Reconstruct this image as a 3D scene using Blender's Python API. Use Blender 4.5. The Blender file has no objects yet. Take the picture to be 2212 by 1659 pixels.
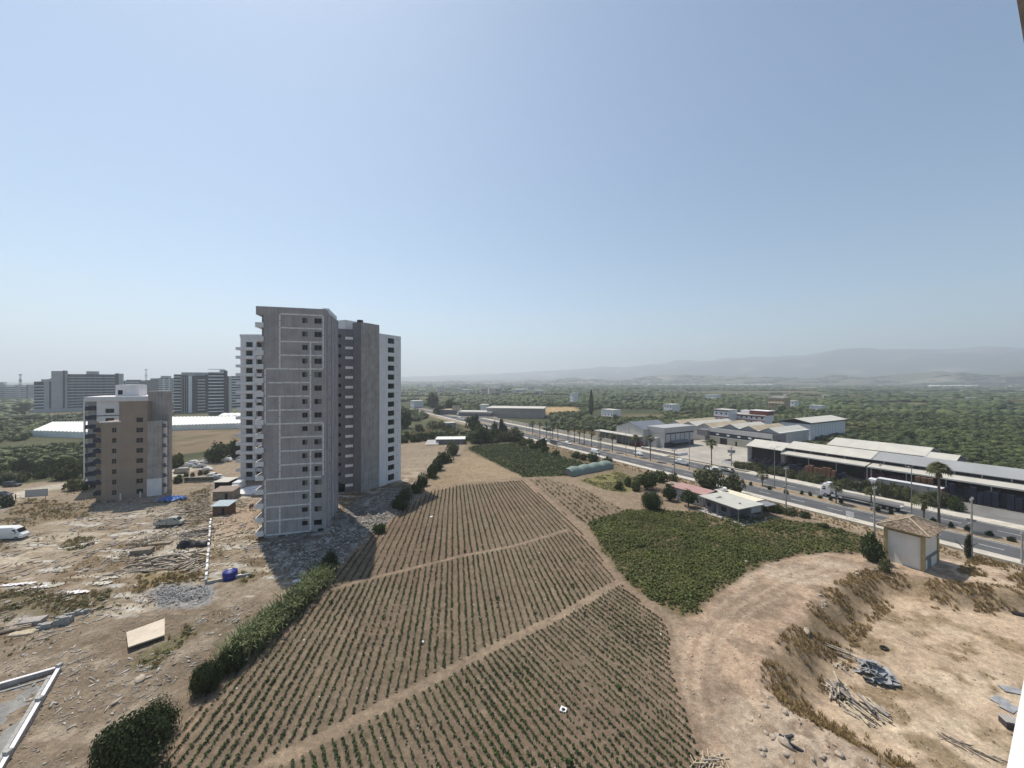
import bpy, math, random
import numpy as np
from mathutils import Vector, Matrix
S = bpy.context.scene
C = S.collection
# ------------------------------------------------------------------ camera, sky, sun, exposure
H, F, CX, HY = 33.0, 831.0, 1106.0, 822.0      # eye height (m); focal length, centre and horizon measured in a 2212 px wide copy
cam = bpy.data.cameras.new('camera'); cam.sensor_width = 36.0; cam.lens = 36.0 * F / 2212
cam.shift_y = -7.5 / 2212; cam.clip_start = 0.05; cam.clip_end = 30000
co = bpy.data.objects.new('camera', cam); C.objects.link(co)
co.location = (0, 0, H); co.rotation_euler = (math.radians(90), 0, 0); S.camera = co
SUN_AZ, SUN_EL = math.radians(-41), math.radians(62)    # azimuth from +Y, towards +X positive
sd = Vector((math.sin(SUN_AZ) * math.cos(SUN_EL), math.cos(SUN_AZ) * math.cos(SUN_EL), math.sin(SUN_EL)))
w = bpy.data.worlds.new('World'); S.world = w; w.use_nodes = True
nt = w.node_tree; bg = nt.nodes['Background']; sk = nt.nodes.new('ShaderNodeTexSky'); sk.sky_type = 'NISHITA'
sk.sun_disc = False; sk.sun_elevation = SUN_EL; sk.sun_rotation = SUN_AZ
sk.altitude = 0; sk.air_density = 1.0; sk.dust_density = .5; sk.ozone_density = 1.2
tn = nt.nodes.new('ShaderNodeMix'); tn.data_type = 'RGBA'; tn.blend_type = 'MULTIPLY'; tn.inputs[0].default_value = 1; tn.inputs[7].default_value = (.95, 1.035, 1.01, 1)   # cleaner, less violet blue over the whole sky
nt.links.new(sk.outputs[0], tn.inputs[6]); nt.links.new(tn.outputs[2], bg.inputs[0]); bg.inputs[1].default_value = 0.116
sl = bpy.data.lights.new('sun', 'SUN'); sl.energy = 5.0; sl.angle = math.radians(0.55); sl.color = (1.0, 0.925, 0.81)
so = bpy.data.objects.new('sun', sl); C.objects.link(so); so.rotation_euler = sd.to_track_quat('Z', 'Y').to_euler(); so.location = (0, 0, 300)
S.view_settings.view_transform = 'Standard'; S.view_settings.look = 'None'; S.view_settings.gamma = 1
S.view_settings.exposure = 0.1
S.view_settings.use_curve_mapping = False
S.render.engine = 'CYCLES'
S.cycles.use_denoising = True
S.cycles.max_bounces = 5; S.cycles.diffuse_bounces = 2; S.cycles.glossy_bounces = 2; S.cycles.transmission_bounces = 3
S.cycles.volume_bounces = 2; S.cycles.transparent_max_bounces = 6
# ------------------------------------------------------------------ helpers
R = random.Random(7); RN = np.random.default_rng(11)
def thing(name, label, cat, loc=(0, 0, 0), rz=0.0, group=None):
    o = bpy.data.objects.new(name, None); C.objects.link(o); o.location = loc; o.rotation_euler = (0, 0, rz)
    o.empty_display_size = .5
    return tag(o, label, cat, group)
def tag(o, label, cat, group=None, kind=None):
    if label: o['label'] = label
    if cat: o['category'] = cat
    if group: o['group'] = group
    if kind: o['kind'] = kind
    return o
def obj(name, me, parent=None, loc=(0, 0, 0), rot=(0, 0, 0), sc=(1, 1, 1), kind=None):
    o = bpy.data.objects.new(name, me); C.objects.link(o); o.parent = parent
    o.location = loc; o.rotation_euler = rot; o.scale = sc
    if kind: o['kind'] = kind
    return o
def copy_tree(o, parent=None, top=None):
    c = o.copy(); C.objects.link(c); c.parent = parent
    for ch in list(o.children): copy_tree(ch, c)
    return c
class MB:
    """collects faces and builds them as one mesh"""
    def __init__(s): s.v = []; s.f = []; s.m = []
    def add(s, vs, fs, mi=0):
        b = len(s.v); s.v += [tuple(p) for p in vs]; s.f += [tuple(i + b for i in f) for f in fs]; s.m += [mi] * len(fs); return s
    def box(s, x0, x1, y0, y1, z0, z1, mi=0):
        return s.add([(x0,y0,z0),(x1,y0,z0),(x1,y1,z0),(x0,y1,z0),(x0,y0,z1),(x1,y0,z1),(x1,y1,z1),(x0,y1,z1)],
                     [(3,2,1,0),(4,5,6,7),(0,1,5,4),(1,2,6,5),(2,3,7,6),(3,0,4,7)], mi)
    def quad(s, a, b, c, d, mi=0): return s.add([a, b, c, d], [(0, 1, 2, 3)], mi)
    def tri(s, a, b, c, mi=0): return s.add([a, b, c], [(0, 1, 2)], mi)
    def prism(s, poly, z0, z1, mi=0):
        n = len(poly)
        return s.add([(x, y, z0) for x, y in poly] + [(x, y, z1) for x, y in poly],
                     [tuple(range(n - 1, -1, -1)), tuple(range(n, 2 * n))] + [(i, (i + 1) % n, n + (i + 1) % n, n + i) for i in range(n)], mi)
    def ext(s, prof, y0, y1, mi=0):     # profile in x,z extruded along y
        n = len(prof)
        return s.add([(x, y0, z) for x, z in prof] + [(x, y1, z) for x, z in prof],
                     [tuple(range(n)), tuple(range(2 * n - 1, n - 1, -1))] + [(i, n + i, n + (i + 1) % n, (i + 1) % n) for i in range(n)], mi)
    def tube(s, p, q, r0, r1=None, n=6, mi=0, cap=True):
        r1 = r0 if r1 is None else r1
        p = Vector(p); q = Vector(q); d = (q - p).normalized(); a = d.orthogonal().normalized(); b = d.cross(a)
        vs = [p + (a * math.cos(2*math.pi*i/n) + b * math.sin(2*math.pi*i/n)) * r0 for i in range(n)] + \
             [q + (a * math.cos(2*math.pi*i/n) + b * math.sin(2*math.pi*i/n)) * r1 for i in range(n)]
        fs = [(i, (i+1) % n, n + (i+1) % n, n + i) for i in range(n)]
        if cap: fs += [tuple(range(n - 1, -1, -1)), tuple(range(n, 2 * n))]
        return s.add(vs, fs, mi)
    def lathe(s, prof, n=12, c=(0, 0), mi=0):
        vs = [(c[0] + r * math.cos(2*math.pi*k/n), c[1] + r * math.sin(2*math.pi*k/n), z) for r, z in prof for k in range(n)]
        fs = [(i*n + k, i*n + (k+1) % n, (i+1)*n + (k+1) % n, (i+1)*n + k) for i in range(len(prof) - 1) for k in range(n)]
        fs += [tuple(range(n - 1, -1, -1)), tuple((len(prof) - 1) * n + k for k in range(n))]
        return s.add(vs, fs, mi)
    def mesh(s, name, mats):
        me = bpy.data.meshes.new(name); me.from_pydata(s.v, [], s.f)
        if not isinstance(mats, (list, tuple)): mats = [mats]
        for m in mats: me.materials.append(m)
        if len(mats) > 1: me.polygons.foreach_set('material_index', s.m)
        me.update(); return me
    def build(s, name, mats, parent=None, kind=None, smooth=False, loc=(0,0,0), rot=(0,0,0)):
        me = s.mesh(name, mats)
        if smooth: me.polygons.foreach_set('use_smooth', [True] * len(me.polygons))
        return obj(name, me, parent, loc, rot, kind=kind)
def mesh_np(name, V, Fq, mat, smooth=False):
    me = bpy.data.meshes.new(name); n = len(V); m, k = Fq.shape
    me.vertices.add(n); me.vertices.foreach_set('co', np.ascontiguousarray(V, dtype=np.float32).ravel())
    me.loops.add(m * k); me.loops.foreach_set('vertex_index', np.ascontiguousarray(Fq, dtype=np.int32).ravel())
    me.polygons.add(m); me.polygons.foreach_set('loop_start', np.arange(0, m * k, k, dtype=np.int32))
    if smooth: me.polygons.foreach_set('use_smooth', np.ones(m, dtype=bool))
    me.materials.append(mat); me.update(calc_edges=True); return me
def G(px, py, z=0.0):
    d = (H - z) / (py - HY); return np.array([(px - CX) * d, F * d])
# ------------------------------------------------------------------ noise and polygons (numpy)
def vnoise(x, y, seed=0):
    xi = np.floor(x).astype(np.int64); yi = np.floor(y).astype(np.int64); fx = x - xi; fy = y - yi
    fx = fx * fx * (3 - 2 * fx); fy = fy * fy * (3 - 2 * fy)
    def h(a, b):
        n = (a * 374761393 + b * 668265263 + seed * 2147483) & 0xffffffff
        n = ((n ^ (n >> 13)) * 1274126177) & 0xffffffff
        return ((n ^ (n >> 16)) & 0xffff) / 65535.0
    return (h(xi, yi) * (1 - fx) + h(xi + 1, yi) * fx) * (1 - fy) + (h(xi, yi + 1) * (1 - fx) + h(xi + 1, yi + 1) * fx) * fy
def fbm(x, y, o=4, seed=0):
    t = 0; a = .5; s = 0
    for i in range(o): t = t + a * vnoise(x * 2**i + 17.3 * i, y * 2**i - 9.1 * i, seed + i); s += a; a *= .5
    return t / s
def sdist(x, y, poly):
    """signed distance to a polygon, positive inside"""
    d = np.full(x.shape, 1e18); ins = np.zeros(x.shape, bool); n = len(poly)
    for i in range(n):
        ax, ay = poly[i]; bx, by = poly[(i + 1) % n]; ex, ey = bx - ax, by - ay
        t = np.clip(((x - ax) * ex + (y - ay) * ey) / (ex * ex + ey * ey + 1e-12), 0, 1)
        d = np.minimum(d, (x - ax - t * ex)**2 + (y - ay - t * ey)**2)
        c = ((ay > y) != (by > y)) & (x < (bx - ax) * (y - ay) / (by - ay + 1e-12) + ax); ins ^= c
    d = np.sqrt(d); return np.where(ins, d, -d)
def sm(a, b, x): t = np.clip((x - a) / (b - a), 0, 1); return t * t * (3 - 2 * t)
def poly(pts, z=0.0): return [tuple(G(px, py, z)) for px, py in pts]
def ldist(x, y, line):
    d = np.full(np.shape(x), 1e18)
    for (ax, ay), (bx, by) in zip(line[:-1], line[1:]):
        ex, ey = bx - ax, by - ay; t = np.clip(((x - ax) * ex + (y - ay) * ey) / (ex * ex + ey * ey), 0, 1)
        d = np.minimum(d, (x - ax - t * ex)**2 + (y - ay - t * ey)**2)
    return np.sqrt(d)
# ------------------------------------------------------------------ materials
def mat(name, col, rough=.85, var=.18, sc=1.0, bump=0.0, bsc=8.0, metal=0.0, spec=.3, col2=None, streak=0.0, wave=None, gen='Object', trans=0.0):
    m = bpy.data.materials.new(name); m.use_nodes = True; t = m.node_tree; N = t.nodes; L = t.links
    b = N['Principled BSDF']; b.inputs['Roughness'].default_value = rough; b.inputs['Metallic'].default_value = metal
    b.inputs['Specular IOR Level'].default_value = spec
    tc = N.new('ShaderNodeTexCoord'); src = tc.outputs[gen]
    n1 = N.new('ShaderNodeTexNoise'); n1.inputs['Scale'].default_value = sc; n1.inputs['Detail'].default_value = 6; n1.inputs['Roughness'].default_value = .65
    L.new(src, n1.inputs['Vector'])
    c2 = col2 or tuple(c * (1 - 1.6 * var) for c in col); c1 = tuple(min(1, c * (1 + var)) for c in col) if not col2 else col
    r = N.new('ShaderNodeMapRange'); r.inputs[1].default_value = .32; r.inputs[2].default_value = .68; L.new(n1.outputs[0], r.inputs[0])
    mx = N.new('ShaderNodeMix'); mx.data_type = 'RGBA'; mx.inputs[6].default_value = (*c2, 1); mx.inputs[7].default_value = (*c1, 1)
    L.new(r.outputs[0], mx.inputs[0]); out = mx.outputs[2]
    if streak:
        mp = N.new('ShaderNodeMapping'); mp.inputs['Scale'].default_value = (3.0, 3.0, .12); L.new(src, mp.inputs[0])
        n2 = N.new('ShaderNodeTexNoise'); n2.inputs['Scale'].default_value = 1.0; n2.inputs['Detail'].default_value = 5; L.new(mp.outputs[0], n2.inputs['Vector'])
        r2 = N.new('ShaderNodeMapRange'); r2.inputs[1].default_value = .45; r2.inputs[2].default_value = .75; r2.inputs[3].default_value = 1; r2.inputs[4].default_value = 1 - streak
        L.new(n2.outputs[0], r2.inputs[0])
        mm = N.new('ShaderNodeMix'); mm.data_type = 'RGBA'; mm.blend_type = 'MULTIPLY'; mm.inputs[0].default_value = 1
        L.new(out, mm.inputs[6]); L.new(r2.outputs[0], mm.inputs[7]); out = mm.outputs[2]
    L.new(out, b.inputs['Base Color'])
    if bump or wave:
        bp = N.new('ShaderNodeBump'); bp.inputs['Strength'].default_value = bump or .6
        if wave:
            wv = N.new('ShaderNodeTexWave'); wv.bands_direction = wave[0]; wv.inputs['Scale'].default_value = wave[1]; L.new(src, wv.inputs['Vector'])
            L.new(wv.outputs['Fac'], bp.inputs['Height']); bp.inputs['Distance'].default_value = .05
        else:
            n3 = N.new('ShaderNodeTexNoise'); n3.inputs['Scale'].default_value = bsc; n3.inputs['Detail'].default_value = 5; L.new(src, n3.inputs['Vector'])
            L.new(n3.outputs[0], bp.inputs['Height']); bp.inputs['Distance'].default_value = .1
        L.new(bp.outputs[0], b.inputs['Normal'])
    return m
def leafmat(name, col, col2, sc=.08):
    m = bpy.data.materials.new(name); m.use_nodes = True; t = m.node_tree; N = t.nodes; L = t.links
    b = N['Principled BSDF']; b.inputs['Roughness'].default_value = .6; b.inputs['Specular IOR Level'].default_value = .25
    g = N.new('ShaderNodeNewGeometry'); n1 = N.new('ShaderNodeTexNoise'); n1.inputs['Scale'].default_value = sc; n1.inputs['Detail'].default_value = 3
    L.new(g.outputs['Position'], n1.inputs['Vector'])
    a = N.new('ShaderNodeMath'); a.operation = 'MULTIPLY_ADD'; a.inputs[1].default_value = .6; L.new(g.outputs['Random Per Island'], a.inputs[0])
    r = N.new('ShaderNodeMapRange'); r.inputs[1].default_value = .35; r.inputs[2].default_value = .65; r.inputs[3].default_value = -.1; r.inputs[4].default_value = .5
    L.new(n1.outputs[0], r.inputs[0]); L.new(r.outputs[0], a.inputs[2])
    mx = N.new('ShaderNodeMix'); mx.data_type = 'RGBA'; mx.inputs[6].default_value = (*col, 1); mx.inputs[7].default_value = (*col2, 1)
    L.new(a.outputs[0], mx.inputs[0]); L.new(mx.outputs[2], b.inputs['Base Color'])
    tr = N.new('ShaderNodeBsdfTranslucent'); L.new(mx.outputs[2], tr.inputs[0]); ms = N.new('ShaderNodeMixShader'); ms.inputs[0].default_value = .22
    L.new(b.outputs[0], ms.inputs[1]); L.new(tr.outputs[0], ms.inputs[2]); L.new(ms.outputs[0], N['Material Output'].inputs[0])
    return m
def glass(name, col, rough=.25): return mat(name, col, rough, .25, .8, spec=.25)
m_conc = mat('grey_render', (.385, .352, .352), .92, .11, .35, .35, 10, streak=.24)
m_conc2 = mat('raw_concrete', (.385, .35, .33), .92, .16, .5, .3, 10, streak=.35)
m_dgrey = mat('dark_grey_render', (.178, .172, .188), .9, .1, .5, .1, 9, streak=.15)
m_strip = mat('styrofoam_strip', (.70, .68, .67), .9, .08, 2, .1, 20)
m_white = mat('white_render', (.76, .73, .735), .9, .05, .5, .1, 12, streak=.12)
m_beige = mat('brown_beige_render', (.31, .245, .195), .9, .07, .3, .15, 12, streak=.1)
m_dark = mat('dark_interior', (.018, .018, .022), .8, .3, 1)
m_pane = glass('dark_glass', (.014, .015, .018))
m_pane2 = glass('pale_blind', (.17, .17, .165), .5)
m_frame = mat('window_frame', (.16, .16, .16), .6, .05)
m_slate = mat('slate_blue_wall', (.075, .086, .115), .8, .12, .2)
m_pale = mat('pale_grey_wall', (.41, .405, .405), .85, .08, .15)
m_navy = mat('navy_wall', (.030, .037, .058), .7, .12, .2)
m_band = mat('white_balcony_band', (.78, .78, .78), .8, .06, .3)
m_roofw = mat('white_metal_roof', (.51, .485, .43), .55, .07, .25, wave=('X', 3.0), bump=.3, streak=0)
m_roofg = mat('grey_metal_roof', (.31, .315, .315), .5, .07, .12, wave=('X', 2.2), bump=.5)
m_roofb = mat('beige_metal_roof', (.40, .33, .235), .7, .12, .2)
m_panelg = mat('grey_sheet_wall', (.47, .45, .43), .6, .07, .3, wave=('X', 4.0), bump=.3)
m_metal = mat('galvanised_steel', (.30, .30, .30), .45, .12, 2, metal=.5)
m_pole = mat('concrete_pole', (.36, .34, .31), .9, .12, 2)
m_asph = mat('asphalt', (.093, .094, .098), .9, .16, .22, .3, 30)
m_paint = mat('road_paint', (.66, .66, .63), .8, .15, 3)
m_pave = mat('pavement_concrete', (.50, .46, .39), .9, .15, .6, .2, 12)
m_kerb = mat('kerb_concrete', (.50, .47, .40), .9, .15, 1.5)
m_yard = mat('yard_concrete', (.37, .34, .295), .9, .16, .1, .2, 10)
m_wood = mat('weathered_timber', (.30, .245, .19), .9, .3, 1.3, .3, 20)
m_woodp = mat('pale_timber', (.52, .44, .32), .9, .25, 1.3, .3, 20)
m_woodg = mat('grey_timber', (.32, .285, .25), .9, .3, 1.3, .3, 20)
m_block = mat('concrete_block', (.38, .375, .36), .95, .2, 2.5, .4, 15)
m_rock = mat('limestone_rock', (.42, .35, .28), .95, .25, 2, .5, 8)
m_rubble = mat('rubble', (.36, .315, .265), .95, .4, 1.2, .5, 8)
m_black = mat('black_plastic', (.015, .015, .017), .5, .3, 3)
m_blue = mat('blue_plastic', (.02, .03, .22), .35, .15, 2)
m_tyre = mat('tyre_rubber', (.02, .02, .02), .8, .2)
m_carw = mat('white_car_paint', (.72, .72, .72), .25, .03, 1, spec=.5)
m_cars = mat('silver_car_paint', (.36, .38, .40), .3, .05, 1, metal=.4, spec=.5)
m_card = mat('dark_car_paint', (.03, .032, .04), .25, .1, 1, spec=.5)
m_carg = mat('dusty_grey_paint', (.36, .35, .32), .5, .12, 1)
m_lamp = mat('headlight_lens', (.75, .75, .72), .1, .02, spec=.6)
m_red = mat('red_paint', (.30, .02, .02), .4, .1, 1)
m_trunk = mat('bark', (.13, .10, .075), .95, .3, 3, .5, 12)
m_palmt = mat('palm_bark', (.17, .135, .105), .95, .35, 4, .5, 14)
m_skirt = mat('dead_frond', (.20, .145, .08), .95, .3, 3)
l_dark = leafmat('dark_leaf', (.018, .030, .010), (.060, .085, .026))
l_mid = leafmat('mid_leaf', (.032, .050, .013), (.095, .115, .032))
l_olive = leafmat('olive_leaf', (.045, .055, .022), (.13, .135, .058))
l_reed = leafmat('reed_leaf', (.06, .085, .032), (.20, .23, .10), .3)
l_crop = leafmat('crop_leaf', (.022, .038, .011), (.060, .090, .024), .2)
l_veg = leafmat('dense_crop_leaf', (.050, .066, .016), (.145, .160, .044), .15)
l_palm = leafmat('palm_leaf', (.04, .05, .018), (.12, .12, .045), .5)
l_far = leafmat('orchard_leaf', (.026, .041, .012), (.112, .138, .038), .014)
l_dry = leafmat('dry_grass', (.17, .12, .055), (.40, .29, .14), .4)
l_weed = leafmat('weed_leaf', (.055, .065, .022), (.16, .15, .055), .3)
# ------------------------------------------------------------------ layout of the land (metres)
RB, RD, RNV = np.array([89.7, 69.2]), np.array([-.486, .874]), np.array([.874, .486])   # road: near edge, direction, across
def RC(off, t): return RB + RNV * off + RD * t
def roff(x, y): return (x - RB[0]) * RNV[0] + (y - RB[1]) * RNV[1]
def rt(x, y): return (x - RB[0]) * RD[0] + (y - RB[1]) * RD[1]
FIELD = poly([(928,1060),(862,1105),(790,1165),(722,1235),(676,1300),(600,1372),(522,1432),(420,1530),(330,1659),(230,1830),(700,2000),(1560,2000),(1530,1659),(1480,1520),(1452,1430),(1455,1380),(1440,1340),(1340,1255),(1270,1160),(1225,1110),(1130,1035),(1000,1046)])
FALLOW = poly([(1008,973),(1130,1030),(1000,1043),(922,1056),(945,1030)])
GREEN2 = poly([(1011,970),(1022,964),(1112,956),(1285,1008),(1239,1027),(1129,1031)])
STRIPF = poly([(1140,1035),(1175,1032),(1260,1055),(1352,1103),(1262,1135),(1228,1110)])
MEADOW = poly([(1252,1038),(1330,1018),(1405,1040),(1345,1066),(1300,1056)])
VEG = poly([(1264,1130),(1352,1101),(1400,1102),(1500,1104),(1620,1114),(1700,1122),(1770,1130),(1862,1155),(1872,1196),(1740,1196),(1650,1218),(1560,1272),(1502,1327),(1470,1330),(1400,1295),(1345,1252),(1300,1190)])
LOT = poly([(1740,1190),(1880,1190),(1990,1200),(2100,1215),(2212,1245),(2600,1330),(3200,2300),(1540,2300),(1535,1659),(1485,1520),(1458,1430),(1462,1370),(1500,1327),(1560,1272),(1650,1218)])
PIT = poly([(1895,1232),(1860,1238),(1800,1268),(1755,1308),(1715,1362),(1672,1420),(1652,1475),(1692,1522),(1762,1562),(1800,1592),(1882,1642),(1960,1705),(2110,1900),(3000,2300),(3000,1420),(2450,1320),(2212,1275),(2090,1262),(2000,1255)])
RIM = poly([(1640, 1480), (1700, 1525), (1800, 1590), (1960, 1700), (2050, 1850), (1700, 1850), (1640, 1640)])
BRUSH = [(poly(q), c) for q, c in (([(-60,1282),(60,1272),(140,1284),(225,1280),(250,1305),(215,1335),(150,1330),(120,1345),(60,1335),(-60,1350)], (.125,.105,.062)), ([(310,1240),(360,1238),(440,1236),(446,1262),(400,1262),(330,1268),(285,1285)], (.19,.145,.07)), ([(290,1415),(360,1385),(415,1340),(425,1365),(375,1420),(330,1450),(290,1445)], (.12,.11,.055)), ([(40,1075),(110,1080),(200,1095),(190,1120),(110,1125),(20,1160),(-30,1150)], (.185,.145,.09)), ([(120,1178),(165,1160),(205,1158),(195,1180),(150,1192)], (.15,.125,.075)), ([(-40,1150),(20,1180),(0,1195),(-60,1190)], (.17,.14,.085)), ([(500,1245),(545,1232),(560,1242),(530,1262)], (.13,.11,.06)), ([(300,1180),(360,1160),(385,1165),(330,1195)], (.15,.12,.085)), ([(380,1075),(455,1050),(455,1120),(420,1140),(400,1110)], (.18,.145,.10)))]
GRAVEL = poly([(322,1282),(352,1266),(440,1262),(462,1278),(445,1300),(385,1318),(350,1318)])
PATH1 = [tuple(G(*p)) for p in [(705,1275),(795,1251),(900,1225),(1000,1200),(1106,1180),(1222,1145)]]
PATH2 = [tuple(G(*p)) for p in [(420,1760),(600,1645),(787,1550),(903,1485),(1105,1380),(1200,1335),(1342,1255)]]
BARE = poly([(-400,1100),(100,1040),(180,1040),(380,1030),(470,985),(540,985),(560,1010),(870,960),(1000,945),(1010,970),(940,1030),(870,1090),(700,1230),(560,1400),(230,1820),(-900,1820)])
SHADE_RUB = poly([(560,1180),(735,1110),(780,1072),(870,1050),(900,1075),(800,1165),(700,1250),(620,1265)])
LFALLOW = poly([(365,930),(530,925),(545,955),(450,975),(360,985)])
LROAD = poly([(-300,1110),(0,1075),(60,1055),(200,1035),(380,1010),(470,985),(560,975),(560,985),(470,996),(385,1030),(190,1048),(90,1062),(0,1100),(-300,1160)])
TAN2 = poly([(1165,885),(1180,880),(1240,879),(1252,886),(1245,893),(1180,895)])
PINK = poly([(470,1130),(545,1070),(560,1075),(552,1140),(480,1160)])
def gz(x, y):
    x = np.asarray(x, float); y = np.asarray(y, float)
    near = 1 - sm(130, 240, np.hypot(x, y))
    ro = roff(x, y); rd = sm(-4, -14, -ro) if False else 1 - sm(-12, -4, ro)          # left of the road
    z = near * rd * (fbm(x * .25, y * .25, 4, 3) - .5) * .5
    fi = sm(-1.5, 1.5, np.maximum(sdist(x, y, FIELD), sdist(x, y, VEG)))
    z = z * (1 - .9 * fi)
    pit = sdist(x, y, PIT) + (fbm(x * .4, y * .4, 3, 5) - .5) * 1.6
    z = z - 2.1 * sm(-.3, 4.8, pit)
    z = z + .75 * np.exp(-(pit + 1.2)**2 / 1.6) * (.4 + fbm(x * .6, y * .6, 3, 9)) * sm(-14, -20, -y * 0 - y + 26) if False else z + .5 * np.exp(-(pit + 1.1)**2 / 1.4) * fbm(x * .7, y * .7, 3, 9) * sm(60, 45, y)
    z = z + sm(-1, 2, sdist(x, y, RIM)) * (1 - sm(-.3, 1, pit)) * 1.3 * np.maximum(0, fbm(x * .75, y * .75, 4, 19) - .36)
    rub = sdist(x, y, SHADE_RUB)
    z = z + near * sm(-1, 3, rub) * (.15 + 1.5 * (fbm(x * .45, y * .45, 4, 21) - .35))
    # site heaps
    bare = sm(0, 3, sdist(x, y, BARE)); z = z + near * bare * .35 * np.maximum(0, fbm(x * .5, y * .5, 3, 31) - .5) * 2
    # hills beyond the plain, higher to the right
    az = np.degrees(np.arctan2(x, y)); r = np.hypot(x, y)
    amp = np.interp(az, [-60, -24, -16, 0, 13, 25, 38, 53, 90], [0, 15, 55, 100, 150, 235, 280, 270, 200])
    rid = (.62 + .75 * fbm(az * .22 + 40, r * .0006, 5, 41)) * amp
    z = z + 1.85 * sm(5000, 9200, r) * rid + sm(3300, 4300, r) * (1 - .6 * sm(4500, 5600, r)) * np.interp(az, [-30, -10, 10, 30, 60], [10, 35, 70, 100, 110]) * fbm(az * .35 + 7, r * .0009, 4, 57) * 1.3 + sm(3000, 4600, r) * 25 * sm(5, 30, az) * fbm(x * .002, y * .002, 3, 51)
    return z
def P(px, py):
    z = 0.0
    for _ in range(6):
        p = G(px, py, z); z = float(gz(p[0], p[1]))
    return Vector((p[0], p[1], z))
def at(x, y): return Vector((x, y, float(gz(x, y))))
# ------------------------------------------------------------------ the ground sheet
def axis(lo, hi, step, g, lim_lo, lim_hi):
    a = list(np.arange(lo, hi, step)); s = step
    while a[-1] < lim_hi: s *= g; a.append(a[-1] + s)
    b = []; s = step; v = lo
    while v > lim_lo: s *= g; v -= s; b.append(v)
    return np.array(b[::-1] + a)
gx = axis(-78, 92, .42, 1.05, -12000, 13500); gy = axis(22, 118, .42, 1.04, -250, 11500)
X, Y = np.meshgrid(gx, gy); nx, ny = len(gx), len(gy); xf, yf = X.ravel(), Y.ravel(); Z = gz(xf, yf)
nz = (fbm(xf * .35, yf * .35, 4, 61) - .5) * 3.0
big = fbm(xf * .06, yf * .06, 4, 71); mid = fbm(xf * .3, yf * .3, 4, 81); fine = fbm(xf * 1.1, yf * 1.1, 3, 91)
def cmix(a, b, t): return a + (np.array(b) - a) * np.clip(t, 0, 1)[:, None]
r_ = np.hypot(xf, yf)
col = np.tile(np.array([.055, .062, .030]), (len(xf), 1))                      # far plain: orchards and scrub
col = cmix(col, (.16, .125, .075), sm(.54, .66, fbm(xf * .006, yf * .006, 4, 101)) * .8)
col = cmix(col, (.10, .10, .055), sm(.5, .62, fbm(xf * .011 + 9, yf * .004, 3, 111)) * .7)
col = cmix(col, (.12, .11, .075), sm(2600, 4200, r_) * .8)
col = cmix(col, (.050, .058, .045), sm(4000, 5200, r_) * .85)
col = cmix(col, (.30, .27, .22), sm(.68, .76, fbm(xf * .004, yf * .004, 3, 121)) * sm(1200, 2500, r_) * .8)
def zone(pl, c, wd=.8, nk=1.0, t=1.0):
    global col
    col = cmix(col, c, sm(-wd, wd, sdist(xf, yf, pl) + nz * nk) * t)
col = cmix(col, (.22, .17, .12), (1 - sm(120, 165, r_)) * (roff(xf, yf) < 0))
zone(BARE, (.255, .205, .15), 2.5, 1.5)
bm = sm(-1, 3, sdist(xf, yf, BARE)) * (1 - sm(120, 170, r_))
col = cmix(col, (.150, .112, .072), bm * sm(.47, .60, mid * .5 + big * .5) * .95)                # weedy, darker patches
col = cmix(col, (.37, .32, .25), bm * sm(.52, .66, fbm(xf * .12 - yf * .06, yf * .4, 4, 131)) * .8)    # pale graded dirt
col = cmix(col, (.50, .48, .44), bm * sm(.62, .72, fbm(xf * .2, yf * .9, 4, 141)) * .75)               # lime dust streaks
zone(PINK, (.31, .235, .175), 1.5, .6)
zone(poly([(-200,1400),(200,1345),(420,1312),(600,1300),(560,1400),(230,1820),(-900,1820)]), (.165, .127, .090), 3.0, 1.6, .9)
col = cmix(col, (.34, .285, .22), sm(-1, 3, sdist(xf, yf, BARE)) * sm(.55, .66, fbm(xf * .5, yf * .5, 4, 135)) * (1 - sm(60, 90, r_)) * .45)
zone(SHADE_RUB, (.15, .135, .122), 1.5, 1.0, .9)  # rubble ground coloured darker to deepen the tower's shadow on it
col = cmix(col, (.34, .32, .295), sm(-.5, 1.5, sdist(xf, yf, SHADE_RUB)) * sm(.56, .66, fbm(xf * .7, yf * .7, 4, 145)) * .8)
zone(LFALLOW, (.185, .140, .09), 3, 1)
col = cmix(col, (.10, .095, .05), sm(-1, 3, sdist(xf, yf, LFALLOW)) * sm(.5, .62, fbm(xf * .12, yf * .05, 4, 155)) * .7)
zone(LROAD, (.42, .38, .31), 1.2, .5)
zone(TAN2, (.33, .24, .13), 8, 1)
zone(LOT, (.335, .245, .175), .8, .8)
lm = sm(-1, 1, sdist(xf, yf, LOT))
col = cmix(col, (.21, .155, .112), lm * sm(.50, .60, fbm(xf * .35, yf * .35, 4, 151)) * .75)
col = cmix(col, (.42, .34, .255), lm * sm(.5, .64, fbm(xf * .14, yf * .14, 3, 161)) * .6)
for k_ in range(5):
    ln_ = [tuple(G(px + 16 * k_, py + 4 * k_)) for px, py in [(1545, 1700), (1490, 1560), (1472, 1450), (1492, 1372), (1560, 1305), (1660, 1248), (1760, 1215)]]
    td = ldist(xf, yf, ln_); col = cmix(col, (.23, .17, .122) if k_ % 2 else (.43, .35, .265), lm * (1 - sm(.12, .42, td)) * .3)
rimm = sm(-1, 1.5, sdist(xf, yf, RIM)); col = cmix(col, (.24, .175, .125), rimm * sm(.48, .6, fbm(xf * .9, yf * .9, 4, 165)) * .8); col = cmix(col, (.46, .375, .29), rimm * sm(.54, .64, fbm(xf * 1.1, yf * 1.1, 4, 167)) * .8)
ps = sdist(xf, yf, PIT); psn = ps + nz * .5
col = cmix(col, (.40, .305, .215), sm(2.5, 4.5, psn))
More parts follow.
